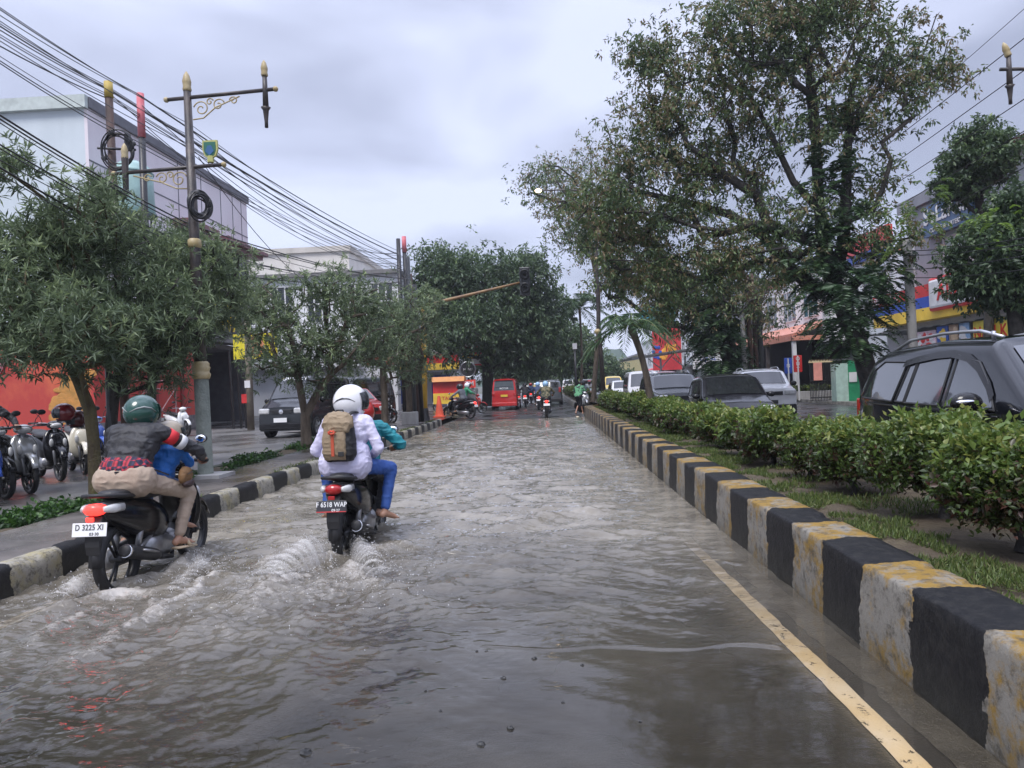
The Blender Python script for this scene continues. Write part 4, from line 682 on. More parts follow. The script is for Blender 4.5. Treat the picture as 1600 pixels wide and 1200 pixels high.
def coil(label,c,R,r,nr,tilt,th=.012):
    o=thing('cable_coil',label,'cable coil',c,0); rr=np.random.default_rng(int(R*1000)); mb=MB()
    for i in range(nr):
        a=R*rr.uniform(.88,1.03); b=a*rr.uniform(1.15,1.3); off=rr.normal(0,r,3); mb.tube([Vector((a*math.cos(t)*math.cos(tilt)+off[0],a*math.cos(t)*math.sin(tilt)+off[1],b*math.sin(t)+off[2])) for t in np.linspace(0,2*math.pi,36)],th,5)
    mb.build('cable_loops',blackm,o,smooth=True); c2=MB()
    for t in (.4,1.9,3.6,5.1): c2.ell((R*math.cos(t)*math.cos(tilt),R*math.cos(t)*math.sin(tilt),R*1.22*math.sin(t)),(.05,.05,.05),8)
    c2.build('binding',M('binding',(.05,.05,.05),.5),o); return o
coil('thick coil of black cable hanging on the ornamental lamp post',AT(313,320,LY-.2),.155,.025,26,.9,.013)
coil('large loose coil of cable hanging on the rusty brown pole',AT(185,235,12.8),.27,.03,7,.25,.012)
cb=thing('pole_bracket','short black crossbar on the rusty brown pole','bracket',AT(183,234,12.9)); MB().tube([(-.36,0,0.05),(.34,0,-.02)],.022,6).build('bar',blackm,cb); MB().box((.2,0,.12),(.08,.08,.3)).build('insulator',blackm,cb)
# cables, left bundle
def cable(label,pts,r=.012,group='overhead cables along the left side',sag=.25,n=14):
    P=[]
    for a,b in zip(pts[:-1],pts[1:]):
        for t in np.linspace(0,1,n)[:-1]: p=a.lerp(b,t); p.z-=sag*4*t*(1-t)*min(1,(b-a).length/25); P.append(p)
    P.append(pts[-1]); return tag(MB().tube(P,r,5).build('overhead_cable',blackm,smooth=True),label,'cable',group)
FX=[AT(x,y,28) for x,y in ((622,392),(624,398),(631,402),(626,408),(634,412),(628,418),(636,424),(640,430),(640,436),(645,446),(625,430),(630,440))]
specs=[(15,(216,147),0,.013),(24,(218,150),0,.010),(37,(170,136),1,.012),(41,(172,140),2,.018),(47,(172,142),2,.014),(54,(174,150),3,.010),(58,(176,154),4,.012),(72,(178,158),5,.016),(88,(220,215),5,.008),(95,(222,225),6,.012),(99,(224,232),7,.012),(180,(300,352),8,.020),(186,(300,358),8,.016),(192,(302,366),9,.010),(226,(310,390),9,.016),(232,(312,398),10,.012),(250,(300,396),11,.009),(262,(300,420),11,.02),(272,(320,440),9,.011),(12,(300,196),3,.009),(33,(300,214),4,.009),(64,(300,232),6,.009)]
words=['topmost','second highest','thin upper','thick black','black doubled','slender','dark','drooping thick','faint','middle','lower middle','thick low','thick low twin','thin low','heavy lower','lower','thin lower','thickest bottom','bottom thin','outer thin','upper inner thin','inner thin']
for i,(y0,mid,fi,r) in enumerate(specs):
    Ym=13.2+.05*(i%5); B=AT(mid[0],mid[1],Ym); Xl=B.x-.05; A=AX(0,y0,Xl) ; A2=A+(A-B)*.9; 
    cable(words[i]+' cable entering at the left edge %s'%('over the crowns' if y0<170 else 'before the grey wall'),[A2,A,B,FX[fi]],r*.7,sag=.32)
for i,(a,b) in enumerate((((300,205),(625,400)),((305,225),(622,396)),((300,240),(634,414)),((225,200),(630,402)),((222,165),(624,394)),((176,150),(626,410)),((310,245),(560,470)))):
    cable('thin slack cable number %s sagging from the poles to the far cluster'%['one','two','three','four','five','six','seven'][i],[AT(*a,13.3),AT(*b,28 if b[0]>600 else 24)],.008,sag=.9+.15*i)
for i,y in enumerate((60,110,155,205,262)):
    A=AX(1600,y,10.3+.2*i); B=A+Vector((0,46,-.3-.1*i)); cable(['topmost','second','third','fourth','lowest'][i]+' of the overhead wires at the right edge',[A-(B-A)*.2,A,B],.011,'overhead wires along the right side',.4)
tw=cable('twig thin wire running from the top right corner to the big tree',[AT(1610,5,16),AT(1420,170,22)],.007,'overhead wires along the right side',.1)
for i,(ya,yb_) in enumerate(((395,370),(402,380),(424,398),(437,420))): cable(['upper','second','third','lower'][i]+' street level wire crossing the right shop fronts',[AT(1340,ya,20.3),AT(1423,ya-3,20.2),AT(1610,yb_,15)],.012,'overhead wires along the right side',.25)
post('grey concrete utility pole in front of the striped store',Vector((10,20.4,.02)),0,.125,conc,'utility_pole','pole',None,top=AT(1417,372,20.4))
for i,(px,yt,r,mt,lb) in enumerate(((1158,440,.12,M('pole_grey',(.35,.34,.34),.6),'pale grey pole left of the rusty pole group'),(1168,430,.12,rust,'leftmost rusty pole of the group by the white suv'),(1176,425,.11,rust,'middle rusty pole of the group by the white suv'),(1184,430,.14,M('dark_steel',(.06,.065,.07),.5),'thick dark pole right of the rusty poles'))):
    post(lb,Vector((AT(px+8,600,36+i*.3).x,36+i*.3,.02)),0,r,mt,'utility_pole','pole','poles by the white suv',top=AT(px-2,yt,36+i*.3))
# tall street lamp in the median with lit arm
sl_=thing('street_lamp','tall thin black street lamp with gold rings and a lit arm high up','street lamp',Vector((2.72,34.5,.35))); Ys=34.5; bs=sl_.location
MB().tube([bs,AT(935,500,Ys),AT(932,400,Ys),AT(925,300,Ys)],[.12,.09,.08,.05],10).build('shaft',lampb,sl_,smooth=True,world=True)
for y in (518,405): p=AT(934,y,Ys); MB().tube([p-Vector((0,0,.12)),p-Vector((0,0,.04)),p+Vector((0,0,.04)),p+Vector((0,0,.12))],[.09,.16,.16,.09],12).build('gold_collar',gold,sl_,smooth=True,world=True)
MB().tube([AT(925,302,Ys),AT(890,296,Ys),AT(846,298,Ys)],.035,6).build('arm',lampb,sl_,world=True)
MB().box(bs+Vector((0,0,.25)),(.45,.45,.5)).build('base_box',blackm,sl_,world=True)
p=AT(841,298,Ys); MB().ell(p,(.16,.12,.09),10).build('lamp_head',M('lamp_glow',(1,.75,.5),.5,emit=3.,var=.02),sl_,smooth=True,world=True)
o=post('black post with white box in the far median',Vector((AT(900,600,48).x,48,.3)),0,.08,blackm,'post','post',top=AT(898,545,48)); MB().box(AT(898,541,48)-o.location,(.28,.2,.38)).build('white_box',white,o)
# billboard posts left
yb_=thing('yellow_billboard','yellow billboard on three thin black posts in front of the white wing','billboard',(AT(385,640,29).x,29,.2)); 
for px in (364,376,384): p=AT(px,640,29); MB().tube([(p.x,29,.2),AT(px-6,548,29)],.05,6).build('post',blackm,yb_,world=True)
a=AT(366,562,29); b=AT(432,520,29); MB().b2((a.x,28.95,a.z),(b.x,29.05,b.z)).build('board',M('board_yellow',(.72,.62,.03),.5),yb_,world=True)
c=MB(); c.ell(((a.x*.5+b.x*.5),28.94,(a.z+b.z)/2),(.4,.01,.4),14); c.build('orange_figure',M('fig_orange',(.6,.25,.12),.6),yb_,world=True)
wp=post('weathered wooden pole with small notices beside the yellow billboard',Vector((AT(391,640,28).x,28,.2)),0,.13,M('wood_pole',(.12,.10,.08),.8,col2=(.2,.17,.13)),'utility_pole','pole',top=AT(386,500,28)); MB().box((-.02,-.13,1.75),(.22,.02,.28)).build('notice',white,wp); MB().box((-.18,-.1,1.2),(.2,.02,.35)).build('red_tag',redp,wp)
# scaffolding
sf=thing('scaffolding','pinkish tubular scaffold frames in front of the red wall','scaffold',(-14.6,24.8,.18)); sm_=M('scaffold_tube',(.4,.25,.25),.6); c=MB()
for px in (182,231,277): p=AX(px,682,-14.6) ; c.tube([(p.x,p.y,.18),(p.x,p.y,2.3)],.025,5)
A,B,C3=[AX(px,682,-14.6).y for px in (182,231,277)]
for z in (1.9,2.2): c.tube([(-14.6,A,z),(-14.6,C3,z)],.02,5)
for s,e in ((A,B),(B,C3)): c.tube([(-14.6,s,.3),(-14.6,e,1.9)],.018,5); c.tube([(-14.6,s,1.9),(-14.6,e,.3)],.018,5)
c.build('tubes',sm_,sf,world=True)
# ---------------- right side shop row ----------------
XR=16.8
def YX(px,X=XR): return AX(px,575,X).y
grp=wallmat('grey_panel',(.22,.22,.25),(.30,.30,.33)); pale=wallmat('pale_wall',(.62,.65,.68),(.72,.75,.78)); 
A_=thing('shop_building','grey and white shop house with the blue lettered sign','building',(XR,29,0)); y0,y1=YX(1500),YX(1425)
MB().b2((XR,y0-1.2,4.6),(XR+12,y1,8.6)).build('wall',pale,A_,world=True)
MB().b2((XR-.15,YX(1470)-.5,4.6),(XR,YX(1442),9.0)).build('pillar_panel',grp,A_,world=True); MB().b2((XR-.3,y0-1.2,8.6),(XR+12,y1+.2,9.1)).build('coping',grp,A_,world=True)
for q in ((YX(1440)+.2,YX(1430)-.1),): window(A_,'X',XR,q[0],q[1],4.9,7.9,1,2,white,glassb,-1)
window(A_,'X',XR,y0-1.,YX(1472)-.6,4.8,6.9,3,1,white,M('green_glass',(.35,.42,.40),.3,spec=.6),-1)
sg=MB().b2((XR-.42,YX(1542),7.05),(XR-.16,YX(1468),8.35)).build('sign_board',M('sign_navy',(.05,.10,.20),.4),A_,world=True)
text('SeLaKsa',.95,white,(XR-.44,(YX(1542)+YX(1468))/2,7.85),(math.pi/2,0,-math.pi/2),'sign_lettering',A_,.01,world=True); text('COFFEE  &  EATERY',.26,white,(XR-.44,(YX(1542)+YX(1468))/2,7.25),(math.pi/2,0,-math.pi/2),'sign_lettering',A_,.01,world=True)
B_=thing('shop_building','pale shop house with red tiled roof edge at the right margin','building',(XR,24,0)); MB().b2((XR,16,4.6),(XR+12,y0-1.4,9.2)).build('wall',wallmat('pale_blue_wall',(.42,.45,.48),(.52,.55,.58)),B_,world=True)
MB().prism([(XR-.8,9.1),(XR+6,11.2),(XR+12,9.1)],15.5,y0-1.3,'Y').build('roof',M('roof_tile_red',(.22,.08,.08),.6,vs=3),B_,world=True); window(B_,'X',XR,20,22,6,8,2,1,white,glassd,-1); window(B_,'X',XR,23,24.6,6,8,2,1,white,glassd,-1)
S_=thing('store_building','convenience store with red, blue and yellow striped fascia','store',(XR,28,0)); ya,yb2=16,YX(1405)
for z0,z1,mt,l in ((3.5,4.0,yep,'yellow stripe'),(4.0,4.45,blup,'blue stripe'),(4.45,4.95,redp,'red stripe')): MB().b2((XR-1.1,ya,z0),(XR-.5,yb2,z1)).build('fascia_stripe',mt,S_,world=True,label=l)
MB().b2((XR-.5,ya,.15),(XR+12,yb2,4.58)).build('wall',wallmat('store_wall',(.3,.3,.32),(.4,.4,.42)),S_,world=True)
p=((YX(1515)+YX(1575))/2); MB().box((XR-1.2,p,4.45),(.2,3.2,1.15)).build('oval_sign',white,S_,world=True,bevel=.3); c=MB(); c.box((XR-1.15,p,4.45),(.2,3.4,1.35)); c.build('oval_sign_rim',redp,S_,world=True,bevel=.35)
text('AlfA',.95,redp,(XR-1.32,p,4.45),(math.pi/2,0,-math.pi/2),'sign_lettering',S_,.01,world=True); text('FRESH MARKET',.42,white,(XR-1.12,YX(1425),4.7),(math.pi/2,0,-math.pi/2),'sign_lettering',S_,.01,world=True)
c=MB(); 
for i in range(40): yq=ya+i*(yb2-ya-2)/40; c.b2((XR-2.6,yq,3.02+.03*(i%2)),(XR-.5,yq+(yb2-ya-2)/40,3.06+.03*(i%2)))
c.build('corrugated_awning',steel,S_,world=True)
for q in (1430,1475,1512,1560): MB().tube([(XR-2.4,YX(q,XR-2.4),.15),(XR-2.4,YX(q,XR-2.4),3.0)],.06,6).build('post',steel,S_,world=True)
def banner(label,a,b,z0,z1,mat,name='banner',X=XR-2.5,txt=None,tm=None,sz=.4,extra=None):
    o=thing(name,label,'banner',(X,(a+b)/2,z0)); MB().b2((X-.02,a,z0),(X+.02,b,z1)).build('sheet',mat,o,world=True)
    if txt: text(txt,sz,tm,(X-.03,(a+b)/2,z1-sz*.75),(math.pi/2,0,-math.pi/2),'lettering',o,.005,world=True)
    if extra: extra(o,X,a,b,z0,z1)
    return o
Yq=lambda px:YX(px,XR-2.5)
def blobs(mats,n,s,sd):
    def f(o,X,a,b,z0,z1):
        r=np.random.default_rng(sd)
        for m_ in mats:
            c=MB()
            for i in range(n): c.ell((X-.024,r.uniform(a+.15,b-.15),r.uniform(z0+.15,z1-.15)),(.006,r.uniform(.1,s),r.uniform(.06,s*.7)),10)
            c.build('printed_picture',m_,o,world=True)
    return f
banner('pinkish food picture banner nearest the concrete pole',Yq(1465),Yq(1432),1.95,2.9,M('ban_pink',(.6,.45,.5),.5,vs=3,var=.3),extra=blobs([redp,white],9,.22,1)); banner('blue soft drink banner beside the pink one',Yq(1484),Yq(1467),2.0,3.0,M('ban_blue',(.05,.12,.42),.5),extra=blobs([white,yep],5,.2,2)); banner('brown bread picture banner',Yq(1500),Yq(1486),2.1,3.0,M('ban_brown',(.4,.28,.2),.5),extra=blobs([M('bread',(.6,.45,.3),.6)],6,.22,3)); banner('light blue milk banner beside the yellow menu',Yq(1518),Yq(1502),2.1,3.0,M('ban_lblue',(.25,.4,.6),.5),extra=blobs([white],6,.22,4))
def menu(o,X,a,b,z0,z1):
    for i in range(4): text('AYAM GEPREK   NASI UDUK',.15,blackm,(X-.03,(a+b)/2,z1-.85-.25*i),(math.pi/2,0,-math.pi/2),'lettering',o,.004,world=True)
banner('yellow menu banner with red NASI lettering at the right edge',Yq(1592),Yq(1524),1.3,3.0,M('ban_yellow',(.68,.56,.08),.5),txt='NASI KU',tm=redp,sz=.55,extra=menu)
# building behind the big tree
C_=thing('shop_building','white shop house with a red and blue rooftop sign behind the big tree','building',(XR,36,0)); c0,c1=YX(1400),YX(1330); MB().b2((XR,c0,.15),(XR+12,c1,7.2)).build('wall',pale,C_,world=True); MB().b2((XR-.2,c0,7.6),(XR+.1,c1-.5,8.5)).build('rooftop_sign',redp,C_,world=True,label='red upper half of the rooftop sign'); MB().b2((XR-.2,c0,7.2),(XR+.1,c1-.5,7.6)).build('rooftop_sign',blup,C_,world=True,label='blue lower half of the rooftop sign')
for q in (0,1,2): window(C_,'X',XR,c0+.4+q*1.6,c0+1.6+q*1.6,4.6,6.6,2,1,white,glassd,-1)
c=MB(); c.prism([(c0,7.2),(c0+1.6,9.0),(c0+3,7.2)],XR+2,XR+3,'X')
# restaurant with terracotta awning
D_=thing('restaurant_building','white house with terracotta trimmed awning and dark open front','restaurant',(XR,48,0)); d0,d1=YX(1328),YX(1172); terra=M('terracotta',(.45,.17,.11),.6,col2=(.55,.25,.18))
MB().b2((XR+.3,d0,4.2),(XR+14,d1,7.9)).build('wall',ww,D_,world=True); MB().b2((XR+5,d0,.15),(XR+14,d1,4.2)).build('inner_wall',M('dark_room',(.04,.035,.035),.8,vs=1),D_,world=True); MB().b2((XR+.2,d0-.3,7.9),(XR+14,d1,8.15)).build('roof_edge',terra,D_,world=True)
MB().prism([(XR-3,3.6),(XR+.3,4.6),(XR+.3,4.75),(XR-3,3.75)],d0,d1,'Y').build('awning',terra,D_,world=True); 
c=MB(); c.b2((XR-3.1,d0,3.35),(XR-2.9,d1,3.62)); c.b2((XR-3.1,d0-.1,3.35),(XR+.3,d0+.1,3.6)); c.build('awning_beam',terra,D_,world=True)
for q in range(5): y=d0+q*(d1-d0-.4)/4; MB().b2((XR-3.05,y,.15),(XR-2.85,y+.2,3.35)).build('post',M('post_dark',(.06,.05,.05),.6) if q%2 else white,D_,world=True)
for q in range(4): y=d0+1+q*4; window(D_,'X',XR+.3,y,y+2.6,5.1,7.2,3,1,white,glassb,-1)
MB().b2((XR-2.7,d1-7,.9),(XR-2.6,d1-2,2.6)).build('red_banner',M('red_banner',(.25,.03,.03),.6),D_,world=True)
for q in range(6): MB().b2((XR+.1,d1-3+q*.45,5.),(XR+.3,d1-2.8+q*.45,7.4)).build('fin',MC['dark_frame'],D_,world=True)
wb=thing('white_box_building','plain white box shop front beside the restaurant','building',(XR,38.5,0)); MB().b2((XR-1.5,YX(1345),3.2),(XR+8,YX(1328)-.3,4.8)).build('sign_box',white,wb,world=True); MB().b2((XR-.5,YX(1345),.15),(XR+8,YX(1328)-.3,3.2)).build('shop_front',glassd,wb,world=True)
# farther row
def shop(label,pa,pb,h,mat,zf=3.2,win=4,X=XR,roof=None,aw=None):
    o=thing('shop_building',label,'building',(X,YX(pb,X),0),group='shop houses along the right side'); a,b=YX(pb,X),YX(pa,X); MB().b2((X,a,.15),(X+12,b,h)).build('wall',mat,o,world=True); n=win; wd=(b-a)/n
    for lv in range(int((h-3.4)//2.9)):
        for i in range(n): window(o,'X',X,a+wd*(i+.15),a+wd*(i+.85),3.9+lv*2.9,5.9+lv*2.9,2,1,white,glassd,-1,fr=.1)
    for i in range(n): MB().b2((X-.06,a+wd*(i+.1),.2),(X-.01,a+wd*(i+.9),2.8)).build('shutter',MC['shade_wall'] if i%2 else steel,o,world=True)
    MB().b2((X-.15,a,h),(X+12,b,h+.3)).build('coping',grp,o,world=True)
    if aw: MB().prism([(X-2.6,2.75),(X,3.3),(X,3.4),(X-2.6,2.85)],a,b,'Y').build('awning',aw,o,world=True)
    return o
shop('grey shop house with glass front seen left of the fern covered trunk',1100,1170,9.2,grp,aw=steel); shop('pale grey shop house with many windows behind the steel awning',1066,1098,8.6,pale,aw=steel); shop('low cream shop house farther down the right side',1030,1064,6.2,wallmat('cream',(.5,.47,.38)),aw=redp); shop('far white shop house beyond the mural',1005,1028,7.5,ww,win=3); shop('farthest yellow shop house near the hill',960,1003,6.,M('yel_wall',(.5,.42,.18),.7),win=4)
mu=thing('mural_wall_sign','tall red billboard wall with orange and blue figures','billboard',(AT(1045,600,66).x,66,.15)); a=AT(1022,600,66); b=AT(1066,600,66); MB().b2((a.x,65.8,2.3),(b.x,66.2,6.4)).build('board',M('mural_red',(.50,.04,.05),.5),mu,world=True); MB().b2((a.x-1,65.85,6.4),(b.x-.4,66.25,8.0)).build('upper_board',M('mural_blue',(.05,.25,.32),.5),mu,world=True)
c=MB()
for i in range(14): t=i*.45; c.ell(((a.x+b.x)/2+.6*math.cos(t),65.78,3.9+.5*math.sin(t*1.3)),(.35,.02,.13),8,rot=Matrix.Rotation(t,3,'Y'))
c.build('orange_pattern',M('mural_orange',(.75,.35,.05),.5),mu,world=True)
c=MB(); [c.ell(((a.x+b.x)/2-.9+.3*math.cos(t),65.77,3.9+.5*math.sin(t)),(.16,.02,.16),8) for t in (0,1,2,3,4,5)]; c.build('blue_pattern',blup,mu,world=True); MB().b2((a.x+.5,65.9,.15),(a.x+.8,66.1,2.3)).build('post',blackm,mu,world=True); MB().b2((b.x-.8,65.9,.15),(b.x-.5,66.1,2.3)).build('post',blackm,mu,world=True)
# signs, gate, planter, booth
def sp(label,px,yt,yb,Y,mt,tx):
    b=Vector((AT(px,600,Y).x,Y,.15)); o=thing('sign_post',label,'sign',b,0,'narrow sign posts'); t=AT(px-2,yt,Y); MB().tube([b,t],.045,6).build('pole',white,o,world=True); MB().box(t-Vector((0,0,.4)),(.42,.05,.85)).build('plate',mt,o,world=True,bevel=.01); 
    for i,ch in enumerate(tx): text(ch,.26,white,t+Vector((0,-.03,-.15-.26*i)),(math.pi/2,0,0),'lettering',o,.004,world=True)
sp('narrow blue vertical sign on a white post',1233,560,0,41,blup,'IN'); sp('narrow red vertical sign on a white post',1248,556,0,38,redp,'OUT')
gt=thing('iron_gate','black iron gate with gilded spear tips and a red notice','gate',Vector((AT(1290,600,36).x,36,.15))); a=AT(1266,600,36).x; b=AT(1302,600,36).x; c=MB(); 
for i in range(16): x=a+(b-a)*i/15; c.tube([(x,36,.15),(x,36,2.0)],.02,4)
for z in (.3,1.1,1.9): c.b2((a,35.97,z),(b,36.03,z+.05))
c.build('bars',blackm,gt,world=True); c=MB(); [c.lathe([(.05,0),(.02,.08),(0,.16)],(a+(b-a)*i/15,36,2.0),n=5) for i in range(16)]; c.build('spear_tips',gold,gt,world=True); MB().b2((a+.15,35.9,1.15),(a+.55,35.94,2.0)).build('notice',M('notice_red',(.6,.25,.2),.5),gt,world=True)
pl=thing('planter','long concrete planter bed with low green plants','planter',Vector((AT(1270,600,40).x,40,.15))); a=AT(1225,600,40).x; b=AT(1312,600,40).x; MB().b2((a,40,.1),(b,40.9,.55)).build('trough',conc,pl,world=True,bevel=.02)
C=np.stack([RNG.uniform(a,b,500),RNG.uniform(40.05,40.85,500),RNG.uniform(.55,.8,500)],1); addleaves('plants',[rosettes(C,np.tile([[0,0,1.]],(500,1)),6,.16,.05,.7)],lf_hedge,pl)
gb=thing('utility_cabinet','green and white metal cabinet beside the gate','cabinet',Vector((AT(1318,600,35).x,35,.15))); MB().b2((-.45,-.3,0),(.1,.3,1.75)).build('cabinet_door',M('pale_mint',(.35,.48,.42),.5),gb); MB().b2((.1,-.32,0),(.6,.32,1.9)).build('cabinet_body',M('cab_green',(.02,.22,.10),.5),gb); MB().b2((-.48,-.35,1.9),(.63,.35,1.96)).build('cabinet_top',steel,gb); MB().box((.3,-.35,1.1),(.35,.03,.45)).build('notice',white,gb)
ds=thing('white_board_sign','white lettered board sign hanging under the steel awning','sign',Vector((AT(1108,600,46).x,46,.15))); MB().b2((-.95,-.04,1.9),(.95,.04,2.75)).build('board',white,ds); MB().b2((-.05,0,0),(.05,.06,1.9)).build('post',steel,ds); text('DIJUAL',.3,blup,(0,-.05,2.5),(math.pi/2,0,0),'lettering',ds,.004); text('RUMAH MAKAN',.2,blackm,(0,-.05,2.15),(math.pi/2,0,0),'lettering',ds,.004)
sf2=thing('steel_canopy','grey steel framed canopy on branching posts','canopy',Vector((AT(1080,600,50).x,50,.15))); a=AT(1030,600,50).x; b=AT(1105,600,50).x; c=MB()
MB().prism([(a-2,2.9),(b,3.5),(b,3.6),(a-2,3.0)],48,56,'Y').build('roof_sheet',steel,sf2,world=True)
for x in (a,(a+b)/2,b-.2): c.tube([(x,49,.15),(x,49,2.9)],.07,6); c.tube([(x,49,2.2),(x+.8,49,3.1)],.04,5); c.tube([(x,49,2.2),(x-.8,49,2.9)],.04,5)
c.build('frame',M('frame_white',(.5,.5,.5),.5),sf2,world=True)
# ---------------- motorbikes ----------------
rubber=M('tyre_rubber',(.014,.014,.015),.6,vs=20,var=.3,bump=.3,bs=60); rimm=M('rim_dark',(.03,.03,.032),.35,metal=.4); chrome=M('chrome',(.75,.75,.77),.12,metal=1,var=.05); alu=M('aluminium',(.33,.33,.34),.35,metal=.8,vs=12); plast=M('black_plastic',(.015,.015,.017),.55,vs=8,var=.3,bump=.15,bs=90); gloss=M('gloss_black',(.009,.009,.01),.16,vs=2,var=.3,coat=.1,spec=.35)
seatm=M('seat_vinyl',(.018,.018,.02),.42,vs=12,bump=.2,bs=80); redlens=M('red_lens',(.35,.01,.01),.15,coat=.5); redlit=M('tail_lamp_lit',(1,.04,.03),.2,emit=1.3,var=.02); clearl=M('clear_lens',(.5,.5,.5),.1,coat=.6,vs=9); mirr=M('mirror_glass',(.8,.82,.85),.03,metal=1,var=.02)
def paint(n,c,metal=.0,r=.22):
    dk=max(c)<.06; return M('paint_'+n,c,.12 if dk else r,metal=0 if dk else metal,var=.08,vs=1.5,coat=.25 if dk else .7,spec=.35 if dk else .5)
def wheel(parent,y,R,wd,rim,spk=5,name='wheel',disc=True):
    w=MB(); w.lathe([(R-.045,-wd*.42),(R-.02,-wd*.5),(R-.006,-wd*.32),(R,0),(R-.006,wd*.32),(R-.02,wd*.5),(R-.045,wd*.42),(R-.05,0)],(0,0,0),'X',n=32); w=w.build(name,rubber,parent,smooth=True,loc=(0,y,R)); c=MB()
    c.lathe([(R-.046,-wd*.4),(R-.062,-wd*.36),(R-.07,0),(R-.062,wd*.36),(R-.046,wd*.4)],(0,0,0),'X',n=32); c.lathe([(0,-.05),(.035,-.05),(.04,0),(.035,.05),(0,.05)],(0,0,0),'X',n=14)
    for i in range(spk):
        a=2*math.pi*i/spk; d=Vector((0,math.cos(a),math.sin(a))); t=Vector((0,-math.sin(a),math.cos(a)))
        for s in ((-1,1) if spk<=5 else (0,)): c.tube([d*.03+t*.012*s,d*(R-.065)+t*.035*s],[.013,.011] if spk<=5 else [.005,.005],5)
    c.build('rim',rim,w,smooth=True)
    if disc: MB().lathe([(.05,-.052),(.1,-.052),(.1,-.048),(.05,-.048)],(0,0,0),'X',n=24).build('brake_disc',alu,w)
    return w
def motorbike(label,bc=gloss,trim=plast,plate=None,platec=None,lit=False,loc=(0,0,0),rz=0,group=None,R=.285,steer=0,fancy=True,front=None,step=True,name='motor_scooter',cat='motorcycle',rimc=None,spk=5,tailw=.1):
    o=thing(name,label,cat,loc,rz,group); rc=rimc or rimm; yf,yr=.64,-.62
    wheel(o,yr,R,.095,rc,spk,disc=False); wheel(o,yf,R,.08,rc,spk)
    c=MB(); c.loft([((0,.06,.42),.12,.10),((0,-.12,.52),.15,.19),((0,-.35,.58),.165,.19),((0,-.6,.65),.15,.145),((0,-.78,.70),.12,.10),((0,-.91,.735),.07,.06)],16,e=2.6); c.build('rear_body',bc,o,smooth=True,sub=1)
    c=MB(); c.loft([((0,.10,.735),.07,.025),((0,.02,.765),.115,.045),((0,-.15,.77),.135,.05),((0,-.34,.775),.14,.05),((0,-.42,.80),.13,.055),((0,-.62,.82),.12,.05),((0,-.78,.84),.09,.035)],14,e=2.8); c.build('seat',seatm,o,smooth=True,sub=1)
    c=MB(); pts=[(.12,-.55,.80),(.13,-.72,.825),(.11,-.87,.845),(0,-.92,.852),(-.11,-.87,.845),(-.13,-.72,.825),(-.12,-.55,.80)]; c.tube(pts,.016,8); c.build('grab_rail',plast,o,smooth=True)
    # tail light
    c=MB(); c.loft([((0,-.86,.735),.085,.05),((0,-.93,.745),.075,.046),((0,-.96,.75),.04,.03)],12,e=2.2); c.build('tail_lamp',redlit if lit else redlens,o,smooth=True)
    for s in(-1,1): MB().loft([((s*.115,-.72,.735),.03,.035),((s*.115,-.84,.74),.03,.036),((s*.085,-.92,.745),.018,.022)],10).build('turn_signal',clearl,o,smooth=True)
    # rear fender and plate
    c=MB(); c.prism([(-.80,.67),(-.90,.69),(-.945,.60),(-.955,.46),(-.94,.385),(-.925,.44),(-.89,.54),(-.82,.6)],-.06,.06,'X'); c.build('rear_fender',plast,o,bevel=.01)
    if platec:
        p=MB(); p.box((0,0,0),(.275,.006,.105)); pl_=p.build('number_plate',platec[0],o,bevel=.004); pl_.location=(0,-.975,.60); pl_.rotation_euler=(-.18,0,0)
        if plate:
            text(plate[0],.062,platec[1],(0,-.005,.016),(math.pi/2,0,0),'plate_lettering',pl_,.001,sx=.82); text(plate[1],.032,platec[1],(.04,-.005,-.034),(math.pi/2,0,0),'plate_lettering',pl_,.001)
        if len(platec)>2: q=MB().box((0,-.004,-.046),(.27,.004,.008)).build('plate_stripe',platec[2],pl_)
    MB().box((0,-.965,.675),(.06,.02,.035)).build('reflector',redlit if lit else redlens,o,bevel=.006)
    # engine, transmission, exhaust
    c=MB(); c.loft([((-.10,.0,.30),.05,.09),((-.11,-.3,.29),.055,.10),((-.115,-.62,.28),.05,.085)],12); c.loft([((.02,.05,.27),.11,.10),((.02,-.18,.30),.12,.12),((.02,-.33,.33),.09,.09)],12); c.tube([(.1,-.28,.42),(.11,-.62,.3)],.018,6)
    for s in (-1,1): c.tube([(s*.09,-.5,.3),(s*.11,-.42,.6)],.026,8)
    for i in range(5): c.lathe([(.085,0),(.1,.005),(.085,.01)],(.02,.06+i*.022,.3),'Y',n=14)
    c.build('engine',alu,o,smooth=True)
    c=MB(); c.tube([(.08,.1,.2),(.13,.0,.17),(.145,-.2,.21),(.15,-.3,.25)],[.018,.02,.024,.035],10); c.tube([(.15,-.28,.245),(.155,-.34,.26),(.165,-.72,.37),(.166,-.8,.395),(.166,-.81,.397)],[.04,.052,.058,.05,.03],14); ex=c.build('exhaust',plast,o,smooth=True)
    MB().tube([(.205,-.38,.29),(.215,-.5,.325),(.22,-.62,.36)],[.02,.03,.02],8,flat=.5).build('heat_shield',alu,ex,smooth=True); MB().tube([(.166,-.77,.386),(.166,-.79,.392),(.166,-.80,.395),(.166,-.78,.39)],[.054,.056,.04,.02],14).build('end_ring',chrome,ex)
    # floor and leg shield
    c=MB(); c.loft([((0,-.1,.30),.11,.05),((0,.1,.27),.13,.045),((0,.3,.28),.12,.05),((0,.40,.36),.11,.07)],12,e=3); c.build('floorboard',trim,o,smooth=True)
    c=MB(); c.loft([((0,.40,.30),.12,.045),((0,.445,.42),.19,.045),((0,.44,.58),.215,.045),((0,.40,.74),.19,.05),((0,.34,.90),.12,.05)],16,e=2.6); c.build('leg_shield',front or bc,o,smooth=True,sub=1)
